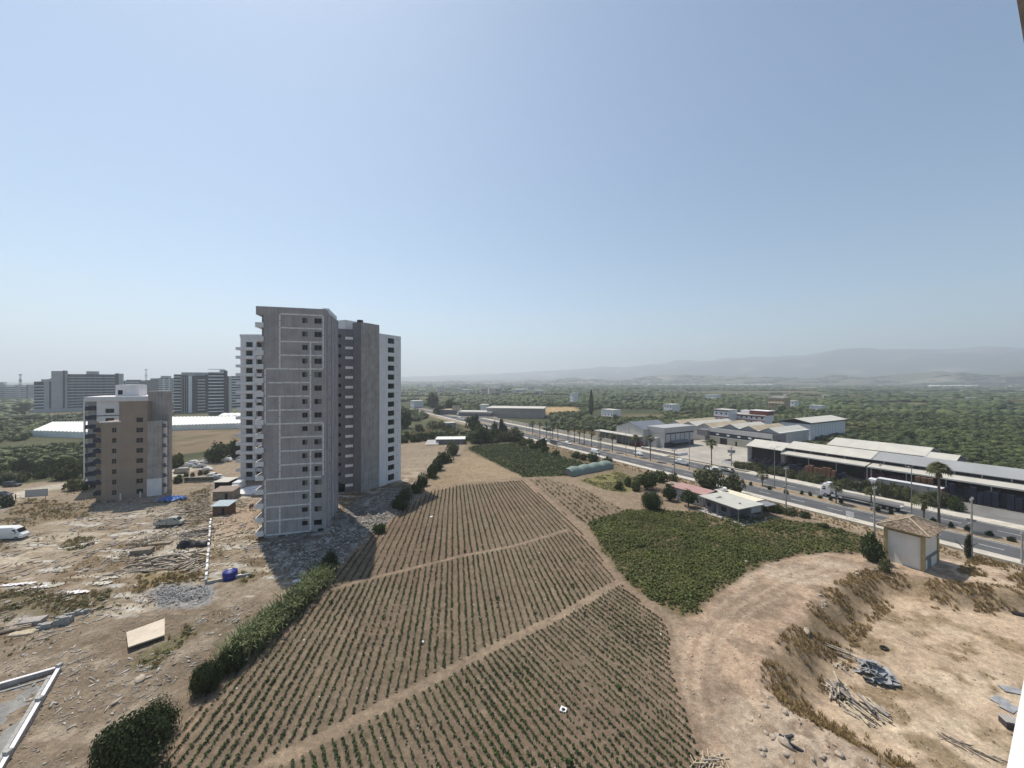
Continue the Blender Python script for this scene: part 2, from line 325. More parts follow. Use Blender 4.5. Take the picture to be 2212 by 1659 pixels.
col = cmix(col, (.475, .38, .275), sm(5, 9, psn) * sm(.46, .62, fbm(xf * .16, yf * .16, 3, 171)) * .8)
col = cmix(col, (.20, .145, .085), sm(3, 5, psn) * sm(.55, .68, fbm(xf * .3 + 5, yf * .3, 4, 181)) * .8)
col = cmix(col, (.23, .17, .105), sm(-.4, .8, psn) * (1 - sm(2.5, 5.5, psn)) * .85)                    # dry scrub on the bank
zone(STRIPF, (.19, .142, .10), .7, .5)
SDV = G(1258, 1133) - G(1150, 1036); SDV = SDV / np.hypot(*SDV); su = xf * SDV[1] - yf * SDV[0]
col = cmix(col, (.115, .095, .06), sm(-.5, .5, sdist(xf, yf, STRIPF)) * sm(.2, .9, np.sin(su * 6.2832 / 1.55)) * .75)
zone(MEADOW, (.17, .155, .065), 1, .8)
zone(VEG, (.135, .105, .06), .7, .5)
zone(GREEN2, (.07, .075, .032), .6, .4)
zone(FALLOW, (.25, .19, .125), .6, .4)
zone(FIELD, (.168, .130, .092), .5, .35)
fm = sm(-.5, .5, sdist(xf, yf, FIELD))
col = cmix(col, (.165, .119, .086), fm * sm(.48, .62, big) * .8)
pd = np.minimum(ldist(xf, yf, PATH1) - .0, ldist(xf, yf, PATH2) - .45)
col = cmix(col, (.235, .18, .128), fm * (1 - sm(.1, .7, pd)))
edge = fm * (1 - sm(.3, 1.5, np.abs(sdist(xf, yf, FIELD) - .6))); col = cmix(col, (.27, .19, .135), edge * .6)
col *= (.78 + .44 * fine)[:, None] * (.9 + .2 * mid)[:, None]
# shoulder by the road and yard surroundings
ro = roff(xf, yf); tt = rt(xf, yf); rc = (tt > -60) & (tt < 420)
col = cmix(col, (.30, .235, .165), np.where(rc, sm(-7, -2, ro + nz * .6) * (1 - sm(30, 33, ro)), 0))
col = cmix(col, (.40, .35, .27), np.where(rc, sm(24, 26, ro) * (1 - sm(33, 36, ro)), 0))
for pl_, c_ in BRUSH: zone(pl_, c_, 1.2, 1.2, .85)
zone(GRAVEL, (.255, .25, .245), 1.0, 1.2)
def zid(x, y):
    z = np.zeros(x.shape, int)
    n_ = (fbm(x * .35, y * .35, 4, 61) - .5) * 3.0
    for i, (pl, k) in enumerate([(LOT, .8), (PIT, .5), (STRIPF, .5), (VEG, .5), (GREEN2, .4), (FALLOW, .4), (FIELD, .35)]):
        z[sdist(x, y, pl) + n_ * k > 0] = i + 1
    return z
idx = np.arange(nx * ny).reshape(ny, nx)
Q = np.stack([idx[:-1, :-1], idx[:-1, 1:], idx[1:, 1:], idx[1:, :-1]], -1).reshape(-1, 4)
cxm = (X[:-1, :-1] + X[1:, 1:]).ravel() / 2; cym = (Y[:-1, :-1] + Y[1:, 1:]).ravel() / 2
zf = zid(cxm, cym)
def ground_mat():
    m = bpy.data.materials.new('earth'); m.use_nodes = True; t = m.node_tree; N = t.nodes; L = t.links
    b = N['Principled BSDF']; b.inputs['Roughness'].default_value = .97; b.inputs['Specular IOR Level'].default_value = .1
    a = N.new('ShaderNodeVertexColor'); a.layer_name = 'Col'; g = N.new('ShaderNodeNewGeometry')
    def noise(sc, det, lo, hi, fm_=.3, to=.7):
        n = N.new('ShaderNodeTexNoise'); n.inputs['Scale'].default_value = sc; n.inputs['Detail'].default_value = det; n.inputs['Roughness'].default_value = .7
        L.new(g.outputs['Position'], n.inputs['Vector']); r = N.new('ShaderNodeMapRange'); L.new(n.outputs[0], r.inputs[0])
        r.inputs[1].default_value = fm_; r.inputs[2].default_value = to; r.inputs[3].default_value = lo; r.inputs[4].default_value = hi; return r.outputs[0], n.outputs[0]
    f1, _ = noise(1.3, 9, .62, 1.36); f2, h2 = noise(6, 7, .72, 1.28); f3, _ = noise(.012, 6, .75, 1.25); f4, _ = noise(4.5, 3, 1.0, 1.6, .63, .68); f5, _ = noise(3.1, 4, 1.0, .62, .62, .69)
    o = a.outputs[0]
    for f in (f1, f2, f3, f4, f5):
        mm = N.new('ShaderNodeMix'); mm.data_type = 'RGBA'; mm.blend_type = 'MULTIPLY'; mm.inputs[0].default_value = 1
        L.new(o, mm.inputs[6]); L.new(f, mm.inputs[7]); o = mm.outputs[2]
    L.new(o, b.inputs['Base Color'])
    bp = N.new('ShaderNodeBump'); bp.inputs['Strength'].default_value = .9; bp.inputs['Distance'].default_value = .12
    n3 = N.new('ShaderNodeTexNoise'); n3.inputs['Scale'].default_value = 2.6; n3.inputs['Detail'].default_value = 9; n3.inputs['Roughness'].default_value = .7
    L.new(g.outputs['Position'], n3.inputs['Vector']); L.new(n3.outputs[0], bp.inputs['Height']); L.new(bp.outputs[0], b.inputs['Normal'])
    return m
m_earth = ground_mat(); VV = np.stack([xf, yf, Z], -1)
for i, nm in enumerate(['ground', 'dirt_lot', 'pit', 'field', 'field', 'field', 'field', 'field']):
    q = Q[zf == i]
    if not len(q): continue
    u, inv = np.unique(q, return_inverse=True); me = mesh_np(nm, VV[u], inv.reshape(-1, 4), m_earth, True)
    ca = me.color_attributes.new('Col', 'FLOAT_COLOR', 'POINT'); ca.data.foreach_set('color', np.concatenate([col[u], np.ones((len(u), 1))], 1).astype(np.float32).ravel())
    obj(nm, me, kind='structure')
# ------------------------------------------------------------------ road, pavement, yard
def strip(name, off0, off1, t0, t1, z, m, step=12.0, kind='structure', thick=0.0):
    n = max(1, int((t1 - t0) / step)); b = MB(); pr = []
    for i in range(n + 1):
        t = t0 + (t1 - t0) * i / n; a = RC(off0, t); c = RC(off1, t); pr.append((a, c))
    for (a, c), (a2, c2) in zip(pr[:-1], pr[1:]):
        b.quad((a[0], a[1], z), (c[0], c[1], z), (c2[0], c2[1], z), (a2[0], a2[1], z))
        if thick:
            b.quad((a2[0], a2[1], z - thick), (a[0], a[1], z - thick), (a[0], a[1], z), (a2[0], a2[1], z)) if False else None
            b.quad((a[0], a[1], z - thick), (a[0], a[1], z), (a2[0], a2[1], z), (a2[0], a2[1], z - thick))
            b.quad((c[0], c[1], z), (c[0], c[1], z - thick), (c2[0], c2[1], z - thick), (c2[0], c2[1], z))
    return b.build(name, m, kind=kind)
ZR = .30
TR0, TR1 = -60, 430
strip('road', 2.85, 11.4, TR0, TR1, ZR, m_asph, thick=.6); strip('road', 16.1, 26, TR0, TR1, ZR, m_asph, thick=.6)
strip('pavement', .2, 2.6, TR0, TR1, ZR + .13, m_pave, thick=.7)
strip('pavement', 26.3, 30.5, TR0, 62, ZR + .13, m_pave, thick=.7); strip('pavement', 26.3, 29.5, 96, TR1, ZR + .13, m_pave, thick=.7)
kb = strip('kerb', 2.6, 2.85, TR0, TR1, ZR + .14, m_kerb, thick=.6)
for a, b_ in ((11.4, 11.65), (15.85, 16.1), (26, 26.3)): strip('kerb', a, b_, TR0, TR1, ZR + .14, m_kerb, thick=.6)
def med_mat(): return mat('median_soil', (.27, .205, .14), .97, .22, .9, .4, 9)
strip('median', 11.65, 15.85, TR0, TR1, ZR + .12, med_mat(), thick=.5)
b = MB()
for o0 in (7.1, 21.2):
    t = TR0 + 3
    while t < 300:
        a, c, a2, c2 = RC(o0 - .09, t), RC(o0 + .09, t), RC(o0 - .09, t + 3.2), RC(o0 + .09, t + 3.2)
        b.quad((*a, ZR + .006), (*c, ZR + .006), (*c2, ZR + .006), (*a2, ZR + .006)); t += 8.4
for o0 in (3.3, 11.0, 16.5, 25.6):
    a, c, a2, c2 = RC(o0 - .07, TR0), RC(o0 + .07, TR0), RC(o0 - .07, TR1), RC(o0 + .07, TR1)
    b.quad((*a, ZR + .006), (*c, ZR + .006), (*c2, ZR + .006), (*a2, ZR + .006))
b.build('road_marking', m_paint, kind='structure')
def flat(name, pts, z, m, kind='structure'): return MB().add([(p[0], p[1], z) for p in pts], [tuple(range(len(pts)))]).build(name, m, kind=kind)
flat('yard', [RC(30.7, -59), RC(47, -59), RC(47, 36), RC(30.7, 36)], .268, mat('old_asphalt', (.185, .18, .17), .9, .15, .2, .2, 15))
flat('yard', [RC(30.6, -60), RC(75, -60), RC(75, 60), RC(110, 60), RC(110, 118), RC(29.7, 118), RC(29.7, 64), RC(30.6, 62)], .26, m_yard)
# ------------------------------------------------------------------ building tools
def facade(mb, x0, x1, z0, z1, holes=(), y=0.0, dep=.22, mi=0):
    """a wall facing -y at y, with real openings that have reveals"""
    xs = sorted({x0, x1, *[v for h in holes for v in h[:2]]}); zs = sorted({z0, z1, *[v for h in holes for v in h[2:4]]})
    for i in range(len(xs) - 1):
        run = None
        for j in range(len(zs)):
            inside = j == len(zs) - 1 or any(h[0] <= (xs[i]+xs[i+1])/2 <= h[1] and h[2] <= (zs[j]+zs[j+1])/2 <= h[3] for h in holes)
            if not inside and run is None: run = zs[j]
            if inside and run is not None:
                mb.quad((xs[i], y, run), (xs[i+1], y, run), (xs[i+1], y, zs[j]), (xs[i], y, zs[j]), mi); run = None
    for a, c, e, g in [h[:4] for h in holes]:
        mb.quad((a, y, e), (a, y, g), (a, y + dep, g), (a, y + dep, e), mi); mb.quad((c, y, g), (c, y, e), (c, y + dep, e), (c, y + dep, g), mi)
        mb.quad((a, y, g), (c, y, g), (c, y + dep, g), (a, y + dep, g), mi); mb.quad((c, y, e), (a, y, e), (a, y + dep, e), (c, y + dep, e), mi)
    return mb
WC = {}
def window(parent, xa, xb, za, zb, y=.16, kind=0, name='window', rot=0.0, org=(0, 0)):
    """frame with panes; kind 0 two dark panes, 1 left open and right blind, 2 left blind, 3 one dark pane, 4 four panes"""
    key = (round(xb - xa, 2), round(zb - za, 2), kind)
    if key not in WC:
        w_, h_ = xb - xa, zb - za; f = MB(); t = .055
        f.box(0, w_, -.03, .03, 0, t); f.box(0, w_, -.03, .03, h_ - t, h_); f.box(0, t, -.03, .03, t, h_ - t); f.box(w_ - t, w_, -.03, .03, t, h_ - t)
        if kind != 3: f.box(w_/2 - .03, w_/2 + .03, -.028, .028, t, h_ - t)
        if kind == 4: f.box(t, w_ - t, -.024, .024, h_/2 - .025, h_/2 + .025)
        p = MB(); k2 = w_ / 2
        p.quad((t, 0, t), (k2, 0, t), (k2, 0, h_ - t), (t, 0, h_ - t), 1 if kind == 2 else 0)
        p.quad((k2, .008, t), (w_ - t, .008, t), (w_ - t, .008, h_ - t), (k2, .008, h_ - t), 1 if kind == 1 else 0)
        WC[key] = (f.mesh('window', m_frame), p.mesh('pane', [m_pane, m_pane2]))
    fm_, pm = WC[key]; c, s = math.cos(rot), math.sin(rot); x, yy = xa, y
    loc = (org[0] + x * c - yy * s, org[1] + x * s + yy * c, za)
    o = obj(name, fm_, parent, loc, (0, 0, rot)); obj('pane', pm, o); return o
def hollow(parent, x0, x1, z0, z1, y0, y1): # dark rooms behind the openings
    return MB().box(x0, x1, y0, y1, z0, z1).build('interior', m_dark, parent)
U1 = np.array([.961, .277]); A1 = math.atan2(.277, .961)
# ------------------------------------------------------------------ the grey tower under construction
tw = thing('apartment_tower', 'tall unfinished grey apartment tower with pale strips on its blank front', 'tower', (-51.75, 80.3, 0), A1)
W_, TOP = 11.8, 48.5; zs = [.65 + 2.9 * k for k in range(17)][::-1]            # strip heights from the top
rk = random.Random(3); holes = []; wins = []
for i, z in enumerate(zs):
    zt = z - .62
    if i < 14: wins.append((7.15, 8.2, zt - 1.1, zt, rk.choice([1, 1, 0, 0])))
    else: wins.append((7.1, 8.25, zt - 1.0, zt, 3))
    if i < 15: wins.append((9.5, 10.95, zt - 1.15, zt, rk.choice([1, 1, 0, 2, 0])))
    else: wins.append((9.4, 11.0, zt - 1.2, zt, 3))
wins = [w_ for w_ in wins if w_[2] > .2] + [(2.7, 3.9, -.45, .35, 3), (10.2, 11.3, .2, 1.0, 3)]
mb = MB(); facade(mb, 0, W_, -1.5, TOP, [w_[:4] for w_ in wins], 0, .3)
mb.quad((W_, 0, -1.5), (W_, 17.2, -1.5), (W_, 17.2, TOP), (W_, 0, TOP)); mb.quad((-.72, 17.2, -1.5), (-.72, 1.0, -1.5), (-.72, 1.0, TOP - 1.5), (-.72, 17.2, TOP - 1.5))
mb.quad((-.72, 1.0, -1.5), (0, 1.0, -1.5), (0, 1.0, TOP), (-.72, 1.0, TOP)); mb.quad((0, 1.0, -1.5), (0, 0, -1.5), (0, 0, TOP), (0, 1.0, TOP))
mb.quad((W_, 17.2, -1.5), (-.72, 17.2, -1.5), (-.72, 17.2, TOP), (W_, 17.2, TOP))
mb.quad((-1.6, 0, TOP), (W_, 0, TOP), (W_, 17.2, TOP), (-1.6, 17.2, TOP)) if False else None
mb.build('wall', m_conc, tw)
MB().box(-1.5, 0, .0, 17.2, TOP - 1.75, TOP - .02).build('parapet', m_conc, tw)
MB().box(-.7, W_ - .02, .02, 17.18, TOP - .5, TOP - .04).build('roof', m_conc2, tw)
MB().box(W_ - 1.2, W_ + .02, 3, 14.5, TOP - .3, TOP + .7).box(W_ - 6, W_ - .8, 8, 16, TOP - .3, TOP + 1.3).build('penthouse', m_white, tw)
hollow(tw, .1, W_ - .1, -1.2, TOP - .6, .9, 16)
for a, c, e, g, k in wins: window(tw, a, c, e, g, .2, k)
# balconies up the left edge, each with its slab, parapet and door
for i, z in enumerate(zs[1:] + [-2.2]):
    b = obj('balcony', (MB().box(-1.55, -.0, .05, 5.5, 0, .16).box(-1.55, -1.43, .05, 5.5, .16, 1.0).box(-1.43, -.02, .05, .17, .16, 1.0)).mesh('balcony', m_white), tw, (0, -.35, z - .05)) if i == 0 else obj('balcony', bal, tw, (0, -.35, z - .05))
    bal = b.data
    if i == 0: dr = MB().box(-.75, -.70, 1.6, 4.6, 0, 2.2).mesh('balcony_door', m_pane)
    obj('balcony_door', dr, b, (0, 0, .2))
# pale strips: horizontal runs and vertical runs in short lengths
runs = [(0, 2.9, 11.25)] * 4 + [(0, .2, 11.25)] + [(0, .5, 8.75)] * 3 + [(0, .2, 11.25)] + [(0, 2.9, 11.25)] * 3 + [(0, .2, 11.25)] + [(0, .2, 8.75)] * 4
vert = [(2.9, 0, 4), (11.25, 0, 4), (8.75, 2, 8), (.2, 4, 8), (2.9, 6, 12), (11.25, 8, 12), (8.75, 10, 12), (8.75, 12, 16), (.2, 12, 16), (2.9, 14, 16)]
SC = {}
def piece(w_, h_, x, z):
    k = (round(w_, 1), round(h_, 1))
    if k not in SC: SC[k] = MB().box(0, k[0], -.06, 0, 0, k[1]).mesh('facade_strip', m_strip)
    obj('facade_strip', SC[k], tw, (x, -.002, z))
for z, (_, a, c) in zip(zs, runs):
    x = a + .16
    while x < c - .3:
        l = min(rk.choice([1.5, 1.7, 2.1]), c - x); piece(l - .1, .26, x, z - .13 + rk.uniform(-.02, .02)); x += l
for x, i0, i1 in vert:
    z = zs[i1] + .16
    while z < zs[i0] - .3:
        l = min(1.45, zs[i0] - z); piece(.28, l - .1, x - .14, z); z += l
# ribs and vents on the side wall
for y_ in (1.0, 6.5, 11.5, 15.6): MB().box(W_ + .002, W_ + .14, y_, y_ + .35, -1, TOP - .4).build('pilaster', m_conc, tw)
vm = MB().box(0, .04, 0, .3, 0, .4).mesh('vent', m_dark)
for z in zs: obj('vent', vm, tw, (W_ + .003, 4.2, z - 1.2))
# recess between the wings, with a white balcony on every floor
rc = math.atan2(2.5, 4.7) - A1
o_ = tw.matrix_basis.inverted() if False else None
def loc_of(x, y): dx, dy = x + 51.75, y - 80.3; return (dx * .961 + dy * .277, -dx * .277 + dy * .961)
q0 = loc_of(-53.5, 111.2); q1 = loc_of(-47.3, 114.5); ang = math.atan2(q1[1] - q0[1], q1[0] - q0[0]); ln = math.hypot(q1[0] - q0[0], q1[1] - q0[1])
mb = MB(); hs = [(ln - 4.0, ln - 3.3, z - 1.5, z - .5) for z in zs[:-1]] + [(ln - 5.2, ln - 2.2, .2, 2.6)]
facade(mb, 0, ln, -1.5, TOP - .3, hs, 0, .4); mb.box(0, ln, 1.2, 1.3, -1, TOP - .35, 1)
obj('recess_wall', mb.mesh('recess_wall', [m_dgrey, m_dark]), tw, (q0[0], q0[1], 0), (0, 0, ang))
bm_ = MB().box(0, 2.1, -.35, -.003, 0, .75).mesh('balcony_front', m_band)
for z in zs: obj('balcony_front', bm_, tw, (q0[0] + (ln - 2.15) * math.cos(ang), q0[1] + (ln - 2.15) * math.sin(ang), z - 1.9), (0, 0, ang))
# stair core and white rear wing
b0 = loc_of(-44.3, 113); U2 = math.atan2(.891, .454) - A1
core = MB().box(0, 7.0, 0, 3.5, -1.5, 50.2, 0).build('stair_core', m_conc2, tw, loc=(b0[0], b0[1], 0), rot=(0, 0, U2))
MB().quad((-.012, 3.6, -1.5), (-.012, -.0, -1.5), (-.012, 0, 50.2), (-.012, 3.6, 50.2)).build('core_side_wall', m_dgrey, tw, loc=(b0[0], b0[1], 0), rot=(0, 0, U2))  # side face in darker grey, its shade put into the colour
MB().box(.4, 1.6, 1, 2.2, 50.2, 51).build('roof_vent', m_dark, tw, loc=(b0[0], b0[1], 0), rot=(0, 0, U2))
MB().box(-1.5, 4, 5, 9, 46, 51.0).build('roof_room', m_white, tw, loc=(b0[0], b0[1], 0), rot=(0, 0, U2))
w0 = loc_of(-41.1, 119.2); mb = MB(); whs = [(3.6, 6.4, z - 2.2, z - .5) for z in zs if z > 5] + [(3.6, 6.4, .9, 2.9)]
TW2 = 47.6; facade(mb, 0, 9.4, -1.5, TW2, whs, 0, .35)
mb.quad((9.4, 0, -1.5), (9.4, 16, -1.5), (9.4, 16, TW2), (9.4, 0, TW2)); mb.quad((0, 0, TW2), (9.4, 0, TW2), (9.4, 16, TW2), (0, 16, TW2)); mb.quad((9.4, 16, -1.5), (0, 16, -1.5), (0, 16, TW2), (9.4, 16, TW2)); mb.quad((0, 16, -1.5), (0, 0, -1.5), (0, 0, TW2), (0, 16, TW2))
wg = obj('rear_wing', mb.mesh('rear_wing', m_white), tw, (w0[0], w0[1], 0), (0, 0, U2))
obj('wing_interior', MB().box(.2, 9.2, 1.4, 12, -1, TW2 - .4).mesh('wing_interior', m_dark), tw, (w0[0], w0[1], 0), (0, 0, U2))
for h in whs:
    o = window(wg, h[0] + 1.3, h[1], h[2], h[3], .25, 0)
wvm = MB().box(0, .25, -.02, 0, 0, .25).mesh('vent', m_dark); wb = MB().box(0, 1.1, 0, 6, 0, .16).box(1.0, 1.1, 0, 6, .16, 1.0).box(0, 1.0, 0, .1, .16, 1).mesh('balcony', m_white)
for z in zs: obj('vent', wvm, wg, (7.6, -.003, z - .8)); obj('balcony', wb, wg, (9.403, 2, z - 2.3))
# ------------------------------------------------------------------ white tower behind it
w2 = thing('apartment_tower', 'white apartment tower with a grid of dark balcony openings, half hidden behind the grey tower', 'tower', (-90.0, 127.5, 0), .05)
hs = []; fl = [1.0 + 2.87 * k for k in range(16)]
for z in fl: hs += [(1.7, 3.9, z, z + 1.75), (5.0, 8.6, z, z + 1.75), (9.6, 12.4, z, z + 1.75)]
mb = MB(); facade(mb, 0, 14, -1, 47.6, hs, 0, .9); mb.box(0, 14, 1.0, 16, -1, 47.4); mb.build('wall', m_white, w2)
MB().box(-.15, 14.15, -.15, 16.1, 47.4, 48.3).build('parapet', m_white, w2)
MB().box(.1, 13.9, .92, .98, 0, 47).build('interior', m_dark, w2)
sp = MB().box(0, 2.2, 0, .06, 0, 1.7).mesh('balcony_glazing', m_pane); bl = MB().box(-1.3, 0, -.4, 3, 0, .15).box(-1.3, -1.2, -.4, 3, .15, .95).box(-1.2, 5, -.5, -.4, 0, .95).mesh('balcony', m_white)
for z in fl: obj('balcony', bl, w2, (0, 0, z - .95)); obj('balcony_glazing', sp, w2, (1.7, .5, z)); obj('balcony_glazing', sp, w2, (5.6, .6, z))
# ------------------------------------------------------------------ brown building on the left
bb = thing('apartment_building', 'brown rendered apartment block with a bare concrete stair tower, left of the grey tower', 'building', (-113.3, 104.0, 0), math.atan2(.464, .886))
h1 = [(3.75, 4.65, 18.7 - 2.87 * k, 20.0 - 2.87 * k) for k in range(7)]; h2 = [(8.75, 10.2, 21.25 - 2.87 * k, 22.6 - 2.87 * k) for k in range(8)]
mb = MB(); facade(mb, 1.6, 5.2, -1, 21.5, h1); facade(mb, 5.2, 11.1, -1, 27.0, h2)
mb.quad((5.2, 0, 21.5), (5.2, 8, 21.5), (5.2, 8, 27), (5.2, 0, 27)) if False else mb.quad((5.2, 8, 21.5), (5.2, 0, 21.5), (5.2, 0, 27), (5.2, 8, 27))
mb.quad((1.6, 9, -1), (1.6, 0, -1), (1.6, 0, 21.5), (1.6, 9, 21.5)); mb.quad((11.1, 0, 20), (11.1, 4, 20), (11.1, 4, 27), (11.1, 0, 27)); mb.quad((1.6, 0, 21.5), (5.2, 0, 21.5), (5.2, 9, 21.5), (1.6, 9, 21.5)); mb.quad((5.2, 0, 26.6), (11.1, 0, 26.6), (11.1, 8, 26.6), (5.2, 8, 26.6))
mb.build('wall', m_beige, bb); hollow(bb, 1.8, 11, 0, 21, .7, 8)
for h in h1: window(bb, *h, .14, 4)
for k, h in enumerate(h2): window(bb, *h, .14, 3 if k in (0, 7) else 4)
MB().box(1.2, 5.6, -.12, .35, 21.5, 21.75).build('parapet_coping', m_band, bb); MB().box(5.0, 11.3, -.1, .3, 27.0, 27.2).build('parapet_coping', m_beige, bb)
bmh = MB().box(0, 1.55, -.05, 3.5, 0, .2).box(0, 1.55, -.05, .07, .2, 1.1).box(0, .12, .07, 3.5, .2, 1.1).mesh('balcony', m_navy)
bgl = MB().box(.1, 1.5, 1.2, 1.26, 0, 1.7).mesh('balcony_wall', m_beige)
for k in range(8): o = obj('balcony', bmh, bb, (.02, 0, 19.9 - 2.87 * k - .9)); obj('balcony_wall', bgl, o, (0, 0, 1.1))
MB().box(.4, 1.6, 3.5, 9, -1, 21.3).build('balcony_core', m_beige, bb)
MB().box(11.1, 14.2, .02, 6, -1, 21.4).box(10.3, 14.9, 3.4, 6.6, -1, 29.9).build('stair_tower', m_conc2, bb)
MB().box(11.0, 14.22, -.03, .015, -1, 5.0).build('white_base_panel', m_white, bb)
mb = MB()
for k in range(7): mb.box(14.25, 15.0, .6, 2.4, 2.2 + 2.87 * k, 2.4 + 2.87 * k); mb.box(14.25, 15.0, .6, .7, 2.4 + 2.87 * k, 3.3 + 2.87 * k)
mb.build('loggia', m_dgrey, bb, kind='stuff'); MB().box(14.22, 14.6, 1.2, 3.38, -1, 21).build('loggia_wall', m_white, bb)
MB().box(5.5, 5.75, -.5, -.25, -.5, 1.8).box(9.6, 9.85, -.5, -.25, -.5, 1.8).build('post', m_white, bb)
# white and dark block joined behind it
hw = [(4.6, 6.6, z, z + 1.35) for z in (22.9, 20.0)] + [(8.2, 9.4, z, z + 1.35) for z in (22.9, 20.0)]
wb_ = thing('apartment_building', 'white apartment block with dark balconies standing behind the brown block', 'building', (-130.0, 117.0, 0), math.atan2(.464, .886))
mb = MB(); facade(mb, 2.6, 14, -1, 27.6, hw); mb.box(2.6, 14, .4, 12, -1, 27.4); mb.build('wall', m_white, wb_)
for h in hw: window(wb_, *h, .12, 4)
MB().box(0, 15, -.5, 12.3, 26.6, 28.0).build('cornice', m_white, wb_); MB().box(5.9, 11.5, 3, 10, 27.8, 31.6).build('roof_room', m_white, wb_)
MB().box(6.5, 7.6, 2.9, 2.99, 28.5, 29.9).build('roof_opening', m_dark, wb_)
MB().box(2.62, 14.0, -.06, -.005, 22.0, 22.25).build('string_course', m_navy, wb_)
MB().box(.9, 2.6, .5, 12, -1, 27.5).build('balcony_core', m_navy, wb_)
o1 = MB().box(0, 2.7, -.25, 2.5, 0, 1.15).mesh('balcony', m_navy); o2 = MB().box(.6, 2.4, .44, .49, 0, 1.5).mesh('balcony_panel', m_pale)
for k in range(9):
    o = obj('balcony', o1, wb_, (-.1, 0, 1.0 + 2.87 * k)); obj('balcony_panel', o2, o, (0, 0, 1.25))
MB().box(-.15, .15, -.3, .3, -1, 27.4).build('corner_post', m_band, wb_)
# ------------------------------------------------------------------ far apartment blocks
def block(label, x0, x1, ytop, ybase, parts, rz=0.0, depth=16, cat='building'):
    """parts: (fx0, fx1, dz, scheme, dy) in fractions of the front"""
    a = G(x0, ybase); c = G(x1, ybase); mid = (a + c) / 2; rz = rz or .85 * math.atan2(-mid[0], mid[1]); k1 = (x1 - CX) / F; W = float((a[0] - k1 * a[1]) / (k1 * math.sin(rz) - math.cos(rz))); Yb = float(a[1] + .35 * W * math.sin(rz)); hh = H - (ytop - HY) * Yb / F
    t = thing('apartment_building', label, cat, (a[0], a[1], 0), rz)
    for fa, fb, dz, sch, dy in parts:
        xa, xb = fa * W, fb * W; h_ = hh + dz; wall, band, ph, bh = sch
        MB().box(xa, xb, dy, dy + depth, -1, h_).build('wall', wall, t)
        if band is not None:
            n = int((h_ - 2) / ph); bmesh_ = MB().box(xa - .1, xb + .1, dy - 1.1, dy - .02, 0, bh).mesh('balcony_band', band)
            for k in range(n): obj('balcony_band', bmesh_, t, (0, 0, 2.2 + k * ph))
            if len(sch[3:]) and xb - xa > 12:
                pm_ = MB(); nn = int((xb - xa) / 4.2)
                for i in range(nn):
                    if (i * 7 + int(fa * 10)) % 5 != 2: pm_.box(xa + i * 4.2 + .6, xa + i * 4.2 + 2.4, dy - .06, dy - .01, 0, 1.4)
                pmm = pm_.mesh('window', m_pane)
                for k in range(n): obj('window_row', pmm, t, (0, 0, 2.2 + bh + .1 + k * ph), kind='stuff')
    return t, W, hh
SL = (m_slate, m_band, 3.1, .5); NV = (m_navy, m_band, 3.1, .8); PL = (m_pale, None, 0, 0); DK = (m_navy, None, 0, 0); PB = (m_pale, m_slate, 3.1, 1.1); WG = (m_band, m_slate, 3.1, 1.3)
t, W, hh = block('long slate blue apartment slab with white bands and a pale end tower', 72, 264, 808, 891,
    [(0, .105, -8, NV, 2), (.105, .16, -8, PL, 1), (.16, .185, -5, DK, 1.5), (.185, .31, 3.2, PL, 0), (.31, .33, 3.8, DK, -.5), (.33, .355, 0, PL, .5), (.355, .91, 0, SL, 2), (.91, .955, 1.2, DK, 1), (.955, 1, 1, PL, .3)])
MB().box(W * .56, W * .7, 6, 14, hh - .3, hh + 3.4).build('roof_room', m_pale, t); MB().box(-1, W * .55, -9, -1.5, -1, 3.4).build('podium', m_pale, t)
MB().box(W * .08, W * .2, -.4, 8, hh - 7.9, hh - 5.6).build('roof_canopy', m_pale, t)
t, W, hh = block('dark blue apartment block with a pale central fin, nearest of the far towers', 374.5, 450, 807.5, 893,
    [(0, .2, -.6, NV, 2.5), (.2, .42, -1.5, (m_slate, m_navy, 3.1, 1.2), 3), (.42, .52, -2.2, (m_band, None, 0, 0), 0), (.52, .68, -2, (m_navy, m_slate, 3.1, 1.1), 2), (.68, .9, -1.8, NV, 2.4), (.9, 1, -.5, DK, 3)])
MB().box(W * .4, W * .6, -.5, 10, hh - 2, hh + 1.0).box(W * .2, W, 5, 12, hh - 2, hh + 1.6).build('roof_room', m_pale, t)
for i in range(3): MB().box(W * (.22 + .07 * i), W * (.235 + .07 * i), 1.6, 2.9, 0, hh - 3).build('fin', m_pale, t)
t, W, hh = block('round fronted navy apartment tower with white rims, right of the pale fin', 450, 497, 803.5, 897, [(0, .72, 0, (m_navy, None, 0, 0), 1), (.72, .8, 1.6, DK, 0), (.8, .93, -4, (m_navy, None, 0, 0), 2), (.93, 1, -4, PL, 1)])
bn = [(W * .36 + W * .36 * math.cos(a) * 1.02, 1.0 - 1.9 * math.sin(a)) for a in np.linspace(0, math.pi, 11)]
rm = MB().prism([(x, y) for x, y in bn[::-1]], 0, .75).mesh('balcony_band', m_band)
for k in range(14): obj('balcony_band', rm, t, (0, 0, 3 + 3.1 * k))
MB().box(W * .5, W * .72, 3, 8, hh, hh + 2.6).build('roof_sign', m_pale, t)
block('dark block with stacked pale balconies, just left of the white tower', 496, 526, 812.5, 880, [(0, 1, 0, (m_navy, m_band, 3.3, 1.2), 0)])
block('pale banded block with grid front, behind the concrete stair tower', 343, 376, 817, 870, [(0, 1, 0, (m_navy, m_band, 3.1, 1.3), 0), (.3, .36, 0, (m_band, None, 0, 0), -1.4), (.66, .72, 0, (m_band, None, 0, 0), -1.4), (.1, .7, 3.5, (m_pale, None, 0, 0), 3)])
